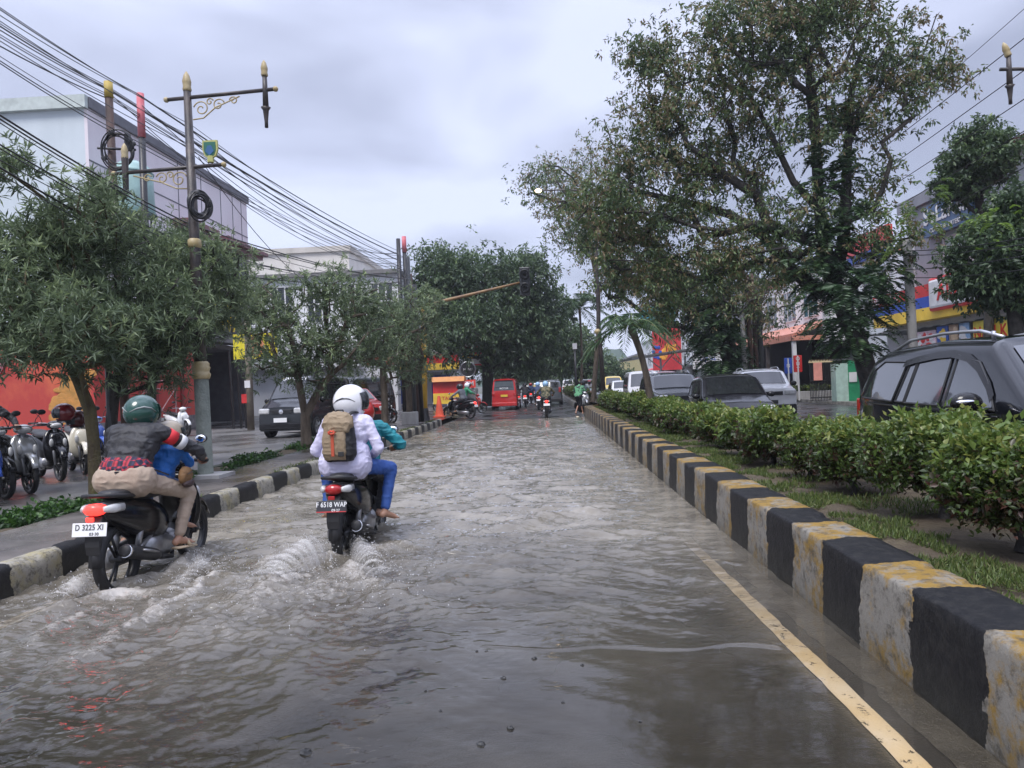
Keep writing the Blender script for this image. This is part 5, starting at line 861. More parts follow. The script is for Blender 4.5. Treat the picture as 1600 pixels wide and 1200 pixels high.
    c=MB(); c.loft([((0,.50,.46),.10,.05),((0,.545,.6),.135,.06),((0,.53,.74),.13,.06),((0,.46,.84),.09,.05)],14,e=2.4); c.build('front_apron',front or bc,o,smooth=True,sub=1)
    c=MB(); c.loft([((-.13,.44,.93),.05,.045),((-.06,.47,.95),.07,.06),((0,.475,.955),.075,.065),((.06,.47,.95),.07,.06),((.13,.44,.93),.05,.045)],10) if False else c.ell((0,.42,.955),(.13,.10,.075),14); c.build('headset',front or bc,o,smooth=True)
    MB().ell((0,.485,.945),(.09,.06,.05),12).build('headlight',clearl,o,smooth=True)
    for s in(-1,1): MB().ell((s*.1,.575,.66),(.035,.03,.07),10).build('front_signal',clearl,o,smooth=True)
    c=MB(); 
    for s in(-1,1): c.tube([(s*.065,.47,.72),(s*.065,.64,R)],[.02,.024],8)
    c.tube([(0,.36,.98),(0,.47,.68)],.03,8); c.build('front_fork',alu,o,smooth=True)
    c=MB(); 
    n=9; V=[]
    for i in range(n):
        a=math.radians(20+i*17); r=R+.035
        for x,dr in((-.055,-.03),(-.045,.0),(0,.012),(.045,.0),(.055,-.03)): V.append((x,yf+math.cos(a)*(r+dr),R+math.sin(a)*(r+dr)))
    c.add(V,[(i*5+j,i*5+j+1,(i+1)*5+j+1,(i+1)*5+j) for i in range(n-1) for j in range(4)]); fo_=c.build('front_fender',front or bc,o,smooth=True); q=fo_.modifiers.new('s','SOLIDIFY'); q.thickness=.006
    c=MB(); V=[]
    for i in range(7):
        a=math.radians(60+i*20); r=R+.04
        for x,dr in((-.06,-.03),(0,.01),(.06,-.03)): V.append((x,yr+math.cos(a)*(r+dr),R+math.sin(a)*(r+dr)))
    c.add(V,[(i*3+j,i*3+j+1,(i+1)*3+j+1,(i+1)*3+j) for i in range(6) for j in range(2)]); fo_=c.build('inner_fender',plast,o,smooth=True); q=fo_.modifiers.new('s','SOLIDIFY'); q.thickness=.006
    hbm=MB(); hbm.tube([(-.345,.28,1.0),(-.2,.33,1.0),(-.08,.38,.98),(.08,.38,.98),(.2,.33,1.0),(.345,.28,1.0)],.011,8); hbo=hbm.build('handlebar',alu,o,smooth=True)
    for s in(-1,1):
        MB().tube([(s*.22,.325,1.0),(s*.36,.275,1.0)],.018,10).build('grip',rubber,hbo,smooth=True); MB().tube([(s*.2,.36,.995),(s*.33,.34,.985)],.006,6).build('brake_lever',alu,hbo)
        st=MB(); st.tube([(s*.17,.345,1.0),(s*.2,.34,1.1),(s*.26,.33,1.17)],.006,6); mi=st.build('mirror_stem',blackm,o)
        c=MB(); c.ell((s*.28,.335,1.2),(.062,.022,.042),14); c.build('mirror_housing',plast,mi,smooth=True); c=MB(); c.ell((s*.28,.320,1.2),(.054,.012,.035),14); c.build('mirror_glass',mirr,mi,smooth=True)
    MB().tube([(-.14,.0,.18),(-.2,-.02,.05),(-.25,-.03,.02)],.009,6).build('side_stand',blackm,o)
    return o
PW=(M('plate_white',(.78,.78,.78),.4,var=.04),M('plate_ink',(.05,.05,.06),.5)); PB=(M('plate_black',(.03,.03,.035),.4),M('plate_ink_white',(.75,.75,.75),.5),M('plate_red_edge',(.5,.04,.04),.4)); PWr=(PW[0],M('plate_ink_red',(.5,.12,.12),.5))
g1_=G(186,926,-.07); g2_=G(286,877,-.07); hd=math.atan2(-(g2_.x-g1_.x),g2_.y-g1_.y)
def onbike(rear,ang,zb,yr=-.62):
    c,s=math.cos(ang),math.sin(ang); return Vector((rear.x+s*yr,rear.y-c*yr,zb))
ZB=-.085
LA=hd*.9; Lloc=onbike(g1_,LA,ZB)
bikeL=motorbike('black motor scooter with a lit red tail lamp and white plate beside the left kerb',plate=('D 3225 XI','03·30'),platec=PW,lit=True,loc=Lloc,rz=LA,spk=3,R=.29)
g3_=G(540,878,-.1); SA=-.02; Sloc=onbike(g3_,SA,-.12)
bikeS=motorbike('black motor scooter throwing up spray, carrying the backpack wearer',plate=('F 6518 WAP','09·27'),platec=PB,lit=False,loc=Sloc,rz=SA,trim=plast,R=.28,tailw=.12)
print('BIKES',Lloc,math.degrees(LA),Sloc)
silver=paint('silver',(.35,.36,.37),.5); cream=paint('cream',(.62,.58,.48)); whitep=paint('white',(.70,.70,.70)); redpt=paint('red',(.42,.02,.02)); bluep=paint('blue',(.03,.08,.35)); blackp=paint('black',(.012,.012,.015)); dgrey=paint('dark_grey',(.05,.055,.06)); greenp=paint('green',(.03,.2,.06))
def pk(label,px,py,ang,**k):  # front wheel ground contact pixel
    g=G(px,py,.18); c,s=math.cos(ang),math.sin(ang); return motorbike(label,loc=Vector((g.x+s*.64,g.y-c*.64,.18)),rz=ang,group='scooters parked in the lot behind the sidewalk',**k)
TA=math.pi+.95
pk('parked scooter with pale silver front panel and clear headlamps',48,772,TA-.02,front=silver,bc=blackp)
pk('parked scooter cut by the left picture edge, only its front wheel showing',-12,790,TA,front=bluep)
pk('parked black motorcycle with white plate between silver and cream scooters',95,752,TA-.1,front=blackp)
pk('parked cream white scooter with two helmets on its seat',133,742,TA-.2,front=cream,bc=cream)
pk('parked blue scooter half hidden behind the mossy trunk',160,728,TA,front=bluep,bc=bluep)
pk('white scooter parked alone by the red wall scaffold',292,682,math.pi+.9,front=whitep,bc=whitep,platec=PW)
pk('black scooter parked beside the red hatchback',612,662,math.pi+1.1,front=blackp)
# helmets
def helmet(label,loc,rz=0,mat=None,face=1,r=.145,visor=True,tilt=0,parent=None,band=None,open_=False):
    o=thing('helmet',label,'helmet',loc,rz) if parent is None else thing('helmet',None,None,loc,rz)
    if parent is not None: o.parent=parent
    o.rotation_euler=(tilt,0,rz); n=28; m=16; V=[];Fq=[]
    sc=Vector((r*.93,r*1.1,r*1.02))
    for i in range(m+1):
        p=math.pi*(.82*i/m)
        for k in range(n):
            t=2*math.pi*k/n; x,y,z=math.sin(p)*math.cos(t),math.sin(p)*math.sin(t),math.cos(p)
            if z<-.2: y=y*(1+.12*(z+.2)) 
            V.append((x*sc.x,y*sc.y,z*sc.z))
    for i in range(m):
        for k in range(n):
            a=(2*math.pi*(k+.5)/n); el=math.cos(math.pi*.82*(i+.5)/m); fr_=math.sin(a)
            if fr_>.55 and -.62<el<.42: continue
            Fq.append((i*n+k,(i+1)*n+k,(i+1)*n+(k+1)%n,i*n+(k+1)%n))
    h=MB().add(V,Fq).build('shell',mat,o,smooth=True); q=h.modifiers.new('s','SOLIDIFY'); q.thickness=.02; q.offset=-1; q=h.modifiers.new('u','SUBSURF'); q.levels=q.render_levels=1
    c=MB(); c.lathe([(r*.5,-r*.86),(r*.56,-r*.84),(r*.60,-r*.78),(r*.58,-r*.74)],n=24); c=MB().tube([(sc.x*.585*math.cos(t),sc.y*.56*math.sin(t),-r*.845) for t in np.linspace(0,2*math.pi,28)],.011,6); c.build('rim_trim',rubber,o,smooth=True)
    if visor:
        V=[]; nn_=14
        for j in range(5):
            el=.45-.24*j
            for k in range(nn_): 
                t=math.radians(22+136*k/(nn_-1)); c_=math.sqrt(max(0,1-el*el)); V.append((c_*math.cos(t)*sc.x*1.04,c_*math.sin(t)*sc.y*1.06,el*sc.z))
        MB().add(V,[(j*nn_+k,j*nn_+k+1,(j+1)*nn_+k+1,(j+1)*nn_+k) for j in range(4) for k in range(nn_-1)]).build('visor',M('smoked_visor',(.03,.035,.04),.06,trans=.0,coat=.5),o,smooth=True)
    if band:
        c=MB()
        for s in(-1,1): c.tube([(s*sc.x*1.005*math.cos(a)*math.cos(e),sc.y*1.005*math.sin(a)*math.cos(e),sc.z*1.005*math.sin(e)) for a,e in ((-1.5,.05),(-1.1,.22),(-.7,.3),(-.3,.22),(0.,.02))],[.002,.006,.008,.005,.002],5)
        c.build('vent_line',band,o,smooth=True)
    return o
hr=paint('maroon',(.16,.01,.015)); hg=paint('helmet_green',(.012,.06,.045)); hw=paint('helmet_white',(.72,.72,.74)); hb_=paint('helmet_black',(.02,.02,.022))
h1=helmet('glossy maroon helmet resting on the cream parked scooter',AT(100,645,10.9),2.2,hr); h2=helmet('dark maroon and black helmet beside the maroon one',AT(120,655,11.3),2.4,paint('maroon_dark',(.08,.012,.014)))
# ---------------- cars ----------------
def carobj(label,L,W,top,sills,loc,rz,pm,belt,side,screens,wh,group=None,cat='car',name='car',tw=.80,taper=.10,wr=.31,lights=None,rail=False,plate=None,nz=16,glass=None,z0=.22,bumpm=None,parts=None,tex_=None,arch=True,wag=1.,pillar=None):
    """top: list (y,z) from rear to front. belt: z at (rear,front). side: list of side window polygons (y,z). screens: [(ya,yb,frac,name)]"""
    o=thing(name,label,cat,loc,rz,group); ty=[p[0] for p in top]; tz=[p[1] for p in top]; hw_=W/2
    def topz(y): return float(np.interp(y,ty,tz))
    def plan(y): e=abs((y)/(L/2)); return 1-taper*max(0,(e-.72)/.28)**2
    def bz(y): return belt[0]+(belt[1]-belt[0])*(y+L/2)/L
    def halfw(y,z):
        b=bz(y); w_=hw_*plan(y); 
        if z<b: t=(z-z0)/(b-z0); w_*=(.955+.045*math.sin(math.pi*min(1,max(0,t))*.9+.25))
        else: w_*=.985-(1-tw)*(z-b)/.75
        d=topz(y)-z; rr=.11
        if d<rr: w_-= rr*.9*(1-math.sqrt(max(0,1-((rr-d)/rr)**2)))
        return max(.05,w_)
    ys=sorted(set(list(np.linspace(-L/2,L/2,46))+[p for p in ty])); V=[];Fq=[]; K=nz
    for y in ys:
        tzv=topz(y); prof=[]
        for k in range(K): t=k/(K-1); z=z0+(tzv-z0)*(1-(1-t)**1.5); prof.append((halfw(y,z),z))
        wtop=prof[-1][0]; crown=[(wtop*(1-u),tzv+.03*(1-(1-u)**2)*(1 if tzv>bz(y)+.2 else .8)) for u in (.25,.5,.75)]
        row=[(x,y,z) for x,z in prof]+[(x,y,z) for x,z in crown]+[(0,y,tzv+.03)]+[(-x,y,z) for x,z in crown[::-1]]+[(-x,y,z) for x,z in prof[::-1]]
        V+=row; n=len(row)
    for j in range(len(ys)-1):
        for k in range(n-1): Fq.append((j*n+k,j*n+k+1,(j+1)*n+k+1,(j+1)*n+k))
    Fq+=[tuple(range(n)),tuple((len(ys)-1)*n+k for k in range(n))[::-1]]
    body=MB().add(V,Fq).build('body',pm,o,auto=38)
    gm=glass or M('car_glass',(.018,.02,.022),.04,spec=.9,vs=1,var=.2)
    def sidepoly(poly,s,mat,nm,off=.004,parent=o,sub=5):
        m_=MB(); P=[Vector((0,a,b)) for a,b in poly]; cy=sum(p.y for p in P)/len(P); cz=sum(p.z for p in P)/len(P); V=[];Fc=[]
        n=len(P); ring=[]
        D=[]
        for i in range(n):
            a,b=P[i],P[(i+1)%n]; 
            for k in range(sub): D.append(a.lerp(b,k/sub))
        R_=5; V=[]
        for r in range(R_+1):
            f=1-r/R_
            for p in D: y=cy+(p.y-cy)*f; z=cz+(p.z-cz)*f; V.append((s*(halfw(y,z)+off),y,z))
        m=len(D); Fc=[(r*m+i,r*m+(i+1)%m,(r+1)*m+(i+1)%m,(r+1)*m+i) for r in range(R_) for i in range(m)]
        return MB().add(V,Fc).build(nm,mat,parent,smooth=True)
    for poly in side:
        for s in(-1,1):
            g=sidepoly(poly,s,gm,'side_window',.006)
            c=MB(); c.tube([(s*(halfw(a,b)+.008),a,b) for a,b in [Vector(p).lerp(Vector(q),k/4) for p,q in zip(poly,poly[1:]+poly[:1]) for k in range(4)]+[poly[0]]],.011,4); c.build('window_frame',pillar or plast,g)
    for ya,yb,fr,nm,ma in screens:
        V=[];N=8
        for j in range(N+1):
            y=ya+(yb-ya)*j/N; z=topz(y); wd=halfw(y,z-.03)*fr; ny=Vector((0,-(topz(y+.01)-topz(y-.01))/.02,1)).normalized()*.012
            for k in range(9): u=-1+2*k/8; V.append((u*wd,y+ny.y,z+.03*(1-abs(u)**2.)*.9+ny.z+.004))
        MB().add(V,[(j*9+k,j*9+k+1,(j+1)*9+k+1,(j+1)*9+k) for j in range(N) for k in range(8)]).build(nm,ma or gm,o,smooth=True)
    for yw in wh:
        for s in(-1,1):
            if arch: 
                c=MB(); c.lathe([(wr+.005,0),(wr+.045,0),(wr+.045,.012),(wr+.0,.014),(0,.010)],(s*(hw_*.962)-(.012 if s<0 else 0),yw,wr+.02),'X',n=26); a_=c.build('wheel_arch',plast,o)
            w_=MB(); w_.lathe([(wr*.72,-.10),(wr*.96,-.10),(wr,-.06),(wr,.06),(wr*.96,.10),(wr*.72,.10)],(0,0,0),'X',n=28); w_=w_.build('wheel',rubber,o,smooth=True,loc=(s*(hw_-.085),yw,wr)); c=MB(); c.lathe([(0,s*.085),(wr*.2,s*.09),(wr*.66,s*.075),(wr*.74,s*.105)],(0,0,0),'X',n=26)
            c.build('rim',alu,w_,smooth=True); c=MB()
            for i in range(5): a=i*1.2566; c.tube([(s*.095,.04*math.cos(a),.04*math.sin(a)),(s*.092,wr*.7*math.cos(a),wr*.7*math.sin(a))],[.035,.028],5)
            c.build('spokes',M('rim_silver',(.45,.45,.46),.3,metal=.7),w_)
    for yd in (parts or []): # door seams
        for s in(-1,1):
            z1_=min(topz(yd)-.12,bz(yd)); MB().tube([(s*(halfw(yd,z)+.001),yd,z) for z in np.linspace(z0+.08,z1_,8)],.005,4,caps=False).build('door_seam',plast,o)
            y_=yd+.14; MB().tube([(s*(halfw(y_,bz(y_)-.12)+.02),y_,bz(y_)-.12),(s*(halfw(y_+.17,bz(y_)-.12)+.02),y_+.17,bz(y_)-.12)],.014,6).build('door_handle',chrome,o)
    for s in(-1,1):
        ym=side[-1][1][0] if False else (screens[0][0]-.0 if screens else 0)
    fy=L/2; ry=-L/2; fz=topz(fy-.05)
    LT=lights or {}
    if 'front' in LT:
        for s in(-1,1): MB().box((s*hw_*.70*1.0,fy-.04,LT['front']),(hw_*.42,.14,.17)).build('headlight',clearl,o,bevel=.04)
        MB().box((0,fy+.0,LT['front']-.02),(hw_*.85,.04,.13)).build('grille',plast,o,bevel=.01)
        MB().box((0,fy+.02,z0+.14),(W*.88,.10,.20)).build('front_bumper',bumpm or plast,o,bevel=.03)
    if 'rear' in LT:
        for s in(-1,1): MB().box((s*hw_*.80,ry+.03,LT['rear']),(.16,.10,LT.get('rh',.3))).build('tail_lamp',redlens,o,bevel=.02)
        MB().box((0,ry-.02,z0+.12),(W*.92,.12,.22)).build('rear_bumper',bumpm or plast,o,bevel=.03)
    if plate:
        for (yy_,zz_,mt_) in plate:
            MB().box((0,yy_,zz_),(.42,.02,.13)).build('number_plate',mt_,o)
    if rail:
        for s in(-1,1):
            ya,yb=rail; c=MB(); x=s*(halfw(0,topz(0)-.01)-.06); pts=[(x,y,topz(y)+(.02 if i in(0,6) else .085)) for i,y in enumerate(np.linspace(ya,yb,7))]; c.tube(pts,[.02,.024,.022,.022,.022,.024,.02],8,flat=.8); c.tube([(x,0.2,topz(.2)),(x,.2,topz(.2)+.08)],.02,6); c.build('roof_rail',M('rail_silver',(.4,.41,.43),.3,metal=.7),o,smooth=True)
    o['_hw']=1.0; del o['_hw']
    return o,halfw,topz,bz,sidepoly
# big black SUV on the opposite road, facing the camera (front towards -Y) => rz = pi
SX=3.98+.95; rear_Y=9.9
suv,hwf,tpf,bzf,spf=carobj('large glossy black suv with silver roof rails filling the right edge',4.8,1.9,[(-2.4,.95),(-2.36,1.15),(-2.0,1.66),(-1.7,1.74),(-.6,1.79),(.4,1.75),(1.2,1.18),(1.3,1.15),(2.2,.98),(2.4,.78)],None,(SX,rear_Y-2.4,.0),math.pi,M('suv_black_paint',(.008,.009,.012),.08,vs=1.5,coat=.5,spec=.4,var=.1),(1.14,1.02),
  [[(-2.08,1.17),(-1.22,1.14),(-1.10,1.58),(-1.65,1.60),(-1.86,1.50)],[(-1.14,1.14),(-.95,1.135),(-.88,1.60),(-1.02,1.60)],[(-.92,1.13),(-.22,1.12),(-.20,1.63),(-.84,1.62)],[(-.12,1.12),(.72,1.10),(.52,1.36),(.30,1.54),(-.10,1.63)]],
  [(.52,1.16,.86,'windscreen',None),(-2.3,-2.02,.8,'rear_window',None)],(-1.42,1.45),wr=.37,lights={'front':.82,'rear':1.0,'rh':.3},rail=(-1.75,.35),plate=[(2.46,.5,PB[0])],parts=(-1.12,-.15),tw=.74,taper=.12,z0=.3,glass=M('tinted_glass',(.02,.024,.03),.02,spec=1.,vs=1,var=.2,coat=1.))
for s in(-1,1):
    c=MB(); c.loft([((s*1.0,.60,1.16),.06,.06),((s*1.1,.58,1.17),.10,.095),((s*1.16,.585,1.17),.08,.08)],12) if False else c.ell((s*1.10,.60,1.17),(.145,.075,.10),16); c.box((s*.96,.62,1.10),(.1,.06,.05)); c.build('door_mirror',gloss,suv,smooth=True)
    MB().ell((s*1.13,.66,1.185),(.10,.035,.022),12).build('mirror_trim',chrome,suv,smooth=True)
    V=[];  # rain visor above the windows
    pts=[(-1.15,1.60),(-.9,1.64),(-.5,1.675),(-.2,1.68),(.1,1.63),(.32,1.53),(.55,1.36),(.66,1.24)]
    for a,b in pts: V+=[(s*(hwf(a,b)+.012),a,b),(s*(hwf(a,b-.07)+.03),a,b-.075)]
    MB().add(V,[(2*i,2*i+1,2*i+3,2*i+2) for i in range(len(pts)-1)]).build('rain_visor',gloss,suv,smooth=True)
    MB().tube([(s*(hwf(y,bzf(y)-.02)+.008),y,bzf(y)-.02) for y in np.linspace(-2.1,.75,14)],.012,6).build('belt_trim',gloss,suv,smooth=True)
def van(label,loc,rz,pm,**k):
    return carobj(label,4.0,1.62,[(-2.,1.0),(-1.96,1.3),(-1.82,1.80),(-1.6,1.86),(.6,1.86),(.85,1.80),(1.35,1.15),(1.5,1.08),(1.95,.92),(2.,.75)],None,loc,rz,pm,(1.02,.98),
     [[(-1.72,1.12),(-.85,1.12),(-.85,1.62),(-1.62,1.62)],[(-.75,1.12),(.05,1.12),(.05,1.62),(-.75,1.62)],[(.15,1.12),(1.02,1.10),(.72,1.60),(.15,1.62)]],
     [(.9,1.33,.88,'windscreen',None),(-1.95,-1.83,.82,'rear_window',None)],(-1.3,1.3),wr=.30,tw=.84,parts=(.1,-.8),**k)
g=G(455,684,.18); va,hv_,tv_,_,_=van('black passenger van facing the street behind the red brown trunk',(g.x,g.y+1.9,.18),math.pi-.12,paint('van_black',(.02,.022,.025)),lights={'front':.82},plate=[(2.09,.55,PW[0])],bumpm=gloss,cat='van',name='passenger_van')
text('SPORT',.16,white,(0,.93+.03,1.80),(math.radians(48),0,math.pi),'screen_lettering',va,.002,sx=1.7); MB().lathe([(.07,-.01),(.07,.01),(0,.015)],(0,2.02,.80),'Y',n=16).build('badge',chrome,va)
for s in(-1,1): MB().ell((s*.93,1.08,1.12),(.10,.05,.09),10).build('door_mirror',gloss,va,smooth=True)
g=G(512,672,.18); van('black van with open dark side windows directly behind the first black van',(g.x+.1,g.y+3.2,.18),math.pi-.35,paint('van_black2',(.018,.022,.022)),cat='van',name='passenger_van',lights={'front':.82})
rv,_,_,_,_=van('red minibus seen from behind with yellow plate and dark rear window',(AT(790,640,44.5).x,46.3,.03),-.02,redpt,cat='minibus',name='minibus',lights={'rear':.92,'rh':.22},plate=[(-2.03,.86,M('plate_yellow',(.7,.48,.05),.5))],bumpm=redpt)
V=[(-.62,-1.985,1.18),(.62,-1.985,1.18),(.56,-1.90,1.70),(-.56,-1.90,1.70)]; MB().add(V,[(0,1,2,3)]).build('rear_window',M('van_rear_glass',(.06,.07,.075),.1,spec=.8),rv); text('MOTOR',.14,white,(0,-1.97,1.3),(math.radians(80),0,0),'window_lettering',rv,.002)
MB().box((0,-1.88,1.82),(1.2,.06,.06)).build('roof_lip',redpt,rv)
def hatch(label,loc,rz,pm,h=1.48,**k):
    s=h/1.48
    return carobj(label,3.75,1.66,[(-1.87,.8),(-1.85,.98),(-1.62,1.36*s),(-1.3,1.44*s),(-.3,h),(.35,1.42*s),(1.0,.98),(1.7,.82),(1.87,.66)],None,loc,rz,pm,(.95,.90),
     [[(-1.5,1.0),(-.75,.98),(-.75,1.32*s),(-1.3,1.32*s)],[(-.68,.98),(.02,.97),(.02,1.36*s),(-.68,1.34*s)],[(.1,.97),(.85,.95),(.3,1.34*s),(.1,1.36*s)]],
     [(.40,.96,.86,'windscreen',None),(-1.84,-1.64,.8,'rear_window',None)],(-1.15,1.2),wr=.29,tw=.78,parts=(.06,-.7),**k)
g=G(592,664,.18); hatch('small red hatchback facing away behind the pillion rider',(g.x-1.2,g.y+.2,.18),math.pi/2-.9+math.pi,paint('hatch_red',(.33,.02,.02)),lights={'front':.66,'rear':.8})
g=G(352,645,.18); van('silver van far in the lot by the white ground floor wall',(-20.5,42.5,.2),-1.9,silver,cat='van',name='passenger_van',lights={'front':.82})
k=AT(1140,600,19.5); bk,_,_,_,_=hatch('glossy black hatchback behind the hedge with sky reflected in its windscreen',(4.75,19.5,.03),math.pi-.06,blackp,1.52,lights={'front':.68},plate=[(1.9,.5,PB[0])])
for s in(-1,1): MB().ell((s*.92,.80,1.0),(.10,.05,.07),10).build('door_mirror',gloss,bk,smooth=True)
def suvs(label,loc,rz,pm,**k):
    return carobj(label,4.3,1.8,[(-2.15,.9),(-2.12,1.15),(-1.9,1.58),(-1.6,1.66),(-.2,1.68),(.45,1.60),(1.05,1.12),(1.2,1.1),(2.05,.98),(2.15,.72)],None,loc,rz,pm,(1.08,1.04),
     [[(-1.75,1.14),(-.95,1.12),(-.95,1.52),(-1.6,1.52)],[(-.85,1.12),(-.05,1.11),(-.05,1.55),(-.85,1.54)],[(.05,1.11),(.85,1.09),(.38,1.50),(.05,1.55)]],[(.5,1.02,.86,'windscreen',None),(-2.1,-1.92,.8,'rear_window',None)],(-1.3,1.35),wr=.34,tw=.80,parts=(0,-.9),rail=(-1.6,.3),**k)
ws,_,_,_,_=suvs('white suv with dark roof rails just beyond the black hatchback',(7.9,27.5,.03),math.pi-.12,paint('suv_white',(.66,.66,.66)),lights={'front':.86},plate=[(2.2,.55,PB[0])]); 
for s in(-1,1): MB().ell((s*1.0,.85,1.15),(.11,.06,.09),10).build('door_mirror',gloss,ws,smooth=True)
suvs('dark suv with wide glass seen between the young palm and the black hatchback',(4.45,26.5,.03),math.pi,dgrey,lights={'front':.86})
van('white roofed van with grey front beyond the young palm',(4.5,34.5,.03),math.pi-.03,paint('van_white',(.5,.5,.52)),cat='van',name='passenger_van',lights={'front':.82})
van('red van partly hidden behind the young palm trunk',(6.3,40,.03),math.pi,paint('van_red',(.4,.03,.03)),cat='van',name='passenger_van',lights={'front':.82})
hatch('white car beyond the tall black street lamp',(4.9,47,.03),math.pi,whitep,lights={'front':.68}); van('yellow minibus behind the tall black street lamp',(5.6,62,.03),math.pi,paint('yellow',(.6,.42,.05)),cat='minibus',name='minibus',lights={'front':.82}); suvs('silver suv far along the opposite road',(8.2,60,.03),math.pi,silver,lights={'front':.86})
sr,_,_,_,_=suvs('dark grey suv with red tail lamps and pale roof ahead of the camouflage rider',(.25,52.5,.03),0,dgrey,lights={'rear':1.05,'rh':.35},plate=[(-2.17,.75,PB[0])]); MB().ell((0,-.3,1.70),(.78,1.3,.07),14).build('roof_panel',silver,sr,smooth=True)
hatch('distant white car ahead in the right lane',(-.6,84,.03),0,whitep,lights={'rear':.85}); van('distant minibus with pale roof near the median',(2.9,95,.03),0,whitep,cat='minibus',name='minibus',lights={'rear':.9})
hatch('distant dark car near the end of the road',(-2.4,110,.03),0,dgrey,lights={'rear':.85})
tk_=thing('three_wheeler','small white roofed becak cab among the far motorbikes','cart',(AT(920,600,58).x,58,.03)); MB().box((0,0,1.65),(1.1,1.4,.12)).build('canopy',white,tk_,bevel=.04); MB().box((0,0,.75),(1.,1.2,.5)).build('cabin',redp,tk_,bevel=.05)
for s in(-1,1): MB().lathe([(.22,-.04),(.27,-.04),(.27,.04),(.22,.04)],(s*.5,0,.27),'X',n=16).build('wheel',rubber,tk_); MB().tube([(s*.5,.5,.9),(s*.5,.5,1.65)],.025,5).build('canopy_post',steel,tk_); MB().tube([(s*.5,-.5,.9),(s*.5,-.5,1.65)],.025,5).build('canopy_post',steel,tk_)
# ---------------- people ----------------
def cap(mb,p,q,r1,r2,n=12,fl=1.):
    p=Vector(p);q=Vector(q); d=(q-p); L_=max(d.length,1e-5); d/=L_; P=[];R_=[]
    for t in (90,60,30): P.append(p-d*r1*math.sin(math.radians(t))); R_.append(max(.0005,r1*math.cos(math.radians(t))))
    P+= [p,q]; R_+=[r1,r2]
    for t in (30,60,90): P.append(q+d*r2*math.sin(math.radians(t))); R_.append(max(.0005,r2*math.cos(math.radians(t))))
    mb.tube(P,R_,n,flat=fl)
def remesh(mb,name,mat,parent,vox,smooth=4,wr=0.,wsc=14,seed=1,fold=0.):
    me=bpy.data.meshes.new('x'); me.from_pydata(mb.v,[],mb.f); bm=bmesh.new(); bm.from_mesh(me); bmesh.ops.recalc_face_normals(bm,faces=bm.faces); bm.to_mesh(me); bm.free()
    o=bpy.data.objects.new('x',me); COL.objects.link(o); q=o.modifiers.new('r','REMESH'); q.mode='VOXEL'; q.voxel_size=vox; q=o.modifiers.new('s','SMOOTH'); q.iterations=smooth; q.factor=.6
    bpy.context.view_layer.update(); m2=bpy.data.meshes.new_from_object(o.evaluated_get(bpy.context.evaluated_depsgraph_get())); bpy.data.objects.remove(o); m2.name=name
    n=len(m2.vertices); V=np.empty(n*3,np.float32); m2.vertices.foreach_get('co',V); V=V.reshape(-1,3)
    if wr:
        N=np.empty(n*3,np.float32); m2.vertex_normals.foreach_get('vector',N) if hasattr(m2,'vertex_normals') else None; N=N.reshape(-1,3)
        W_=V+.05*np.stack([vnoise(V,seed+5,7),vnoise(V,seed+6,7),vnoise(V,seed+7,7)],1)
        a=1-np.abs(2*vnoise(W_*[1,1,1.9],seed,wsc)-1); b=1-np.abs(2*vnoise(W_*[1.5,1,1],seed+1,wsc*1.9)-1); V=V+N*((a**3*.7+b**3*.4-.3)*wr)[:,None]; m2.vertices.foreach_set('co',V.astype(np.float32).ravel())
    m2.polygons.foreach_set('use_smooth',[True]*len(m2.polygons)); m2.materials.clear(); m2.materials.append(mat); m2.update()
    o=bpy.data.objects.new(name,m2); COL.objects.link(o); o.parent=parent; return o
skin=M('skin',(.32,.17,.11),.5,col2=(.38,.21,.14),vs=8)
def hand(mb,w,e,side,grip=None,sc=1.):
    """w wrist, e elbow, grip axis dir x; fingers curl round a bar in front of the wrist"""
    w=Vector(w); f=(w-Vector(e)).normalized(); ax=Vector(grip or (side,0,0)).normalized(); ax=(ax-f*ax.dot(f)*.3).normalized(); up=ax.cross(f).normalized(); 
    if up.z<0: up=-up
    c=w+f*.045*sc
    for k,o_ in enumerate((-.03,-.01,.01,.03)): cap(mb,w+ax*o_*.6*sc,w+f*.075*sc+ax*o_*sc+up*.008,.016*sc,.0125*sc,8)
    for k,(o_,ln) in enumerate(((-.033,.9),(-.011,1.05),(.011,1.),(.033,.82))):
        b=w+f*.078*sc+ax*o_*sc+up*.008; p1=b+(f*.024-up*.012)*ln*sc; p2=p1+(f*.002-up*.026)*ln*sc; p3=p2+(-f*.02-up*.008)*ln*sc
        cap(mb,b,p1,.0098*sc,.0092*sc,8); cap(mb,p1,p2,.0092*sc,.0085*sc,8); cap(mb,p2,p3,.0085*sc,.0075*sc,8)
    t=w+f*.03*sc-ax*side*.028*sc; t1=t+(f*.03-ax*side*.014-up*.012)*sc; t2=t1+(f*.02+ax*side*.012-up*.02)*sc; cap(mb,t,t1,.0125*sc,.0105*sc,8); cap(mb,t1,t2,.0105*sc,.009*sc,8)
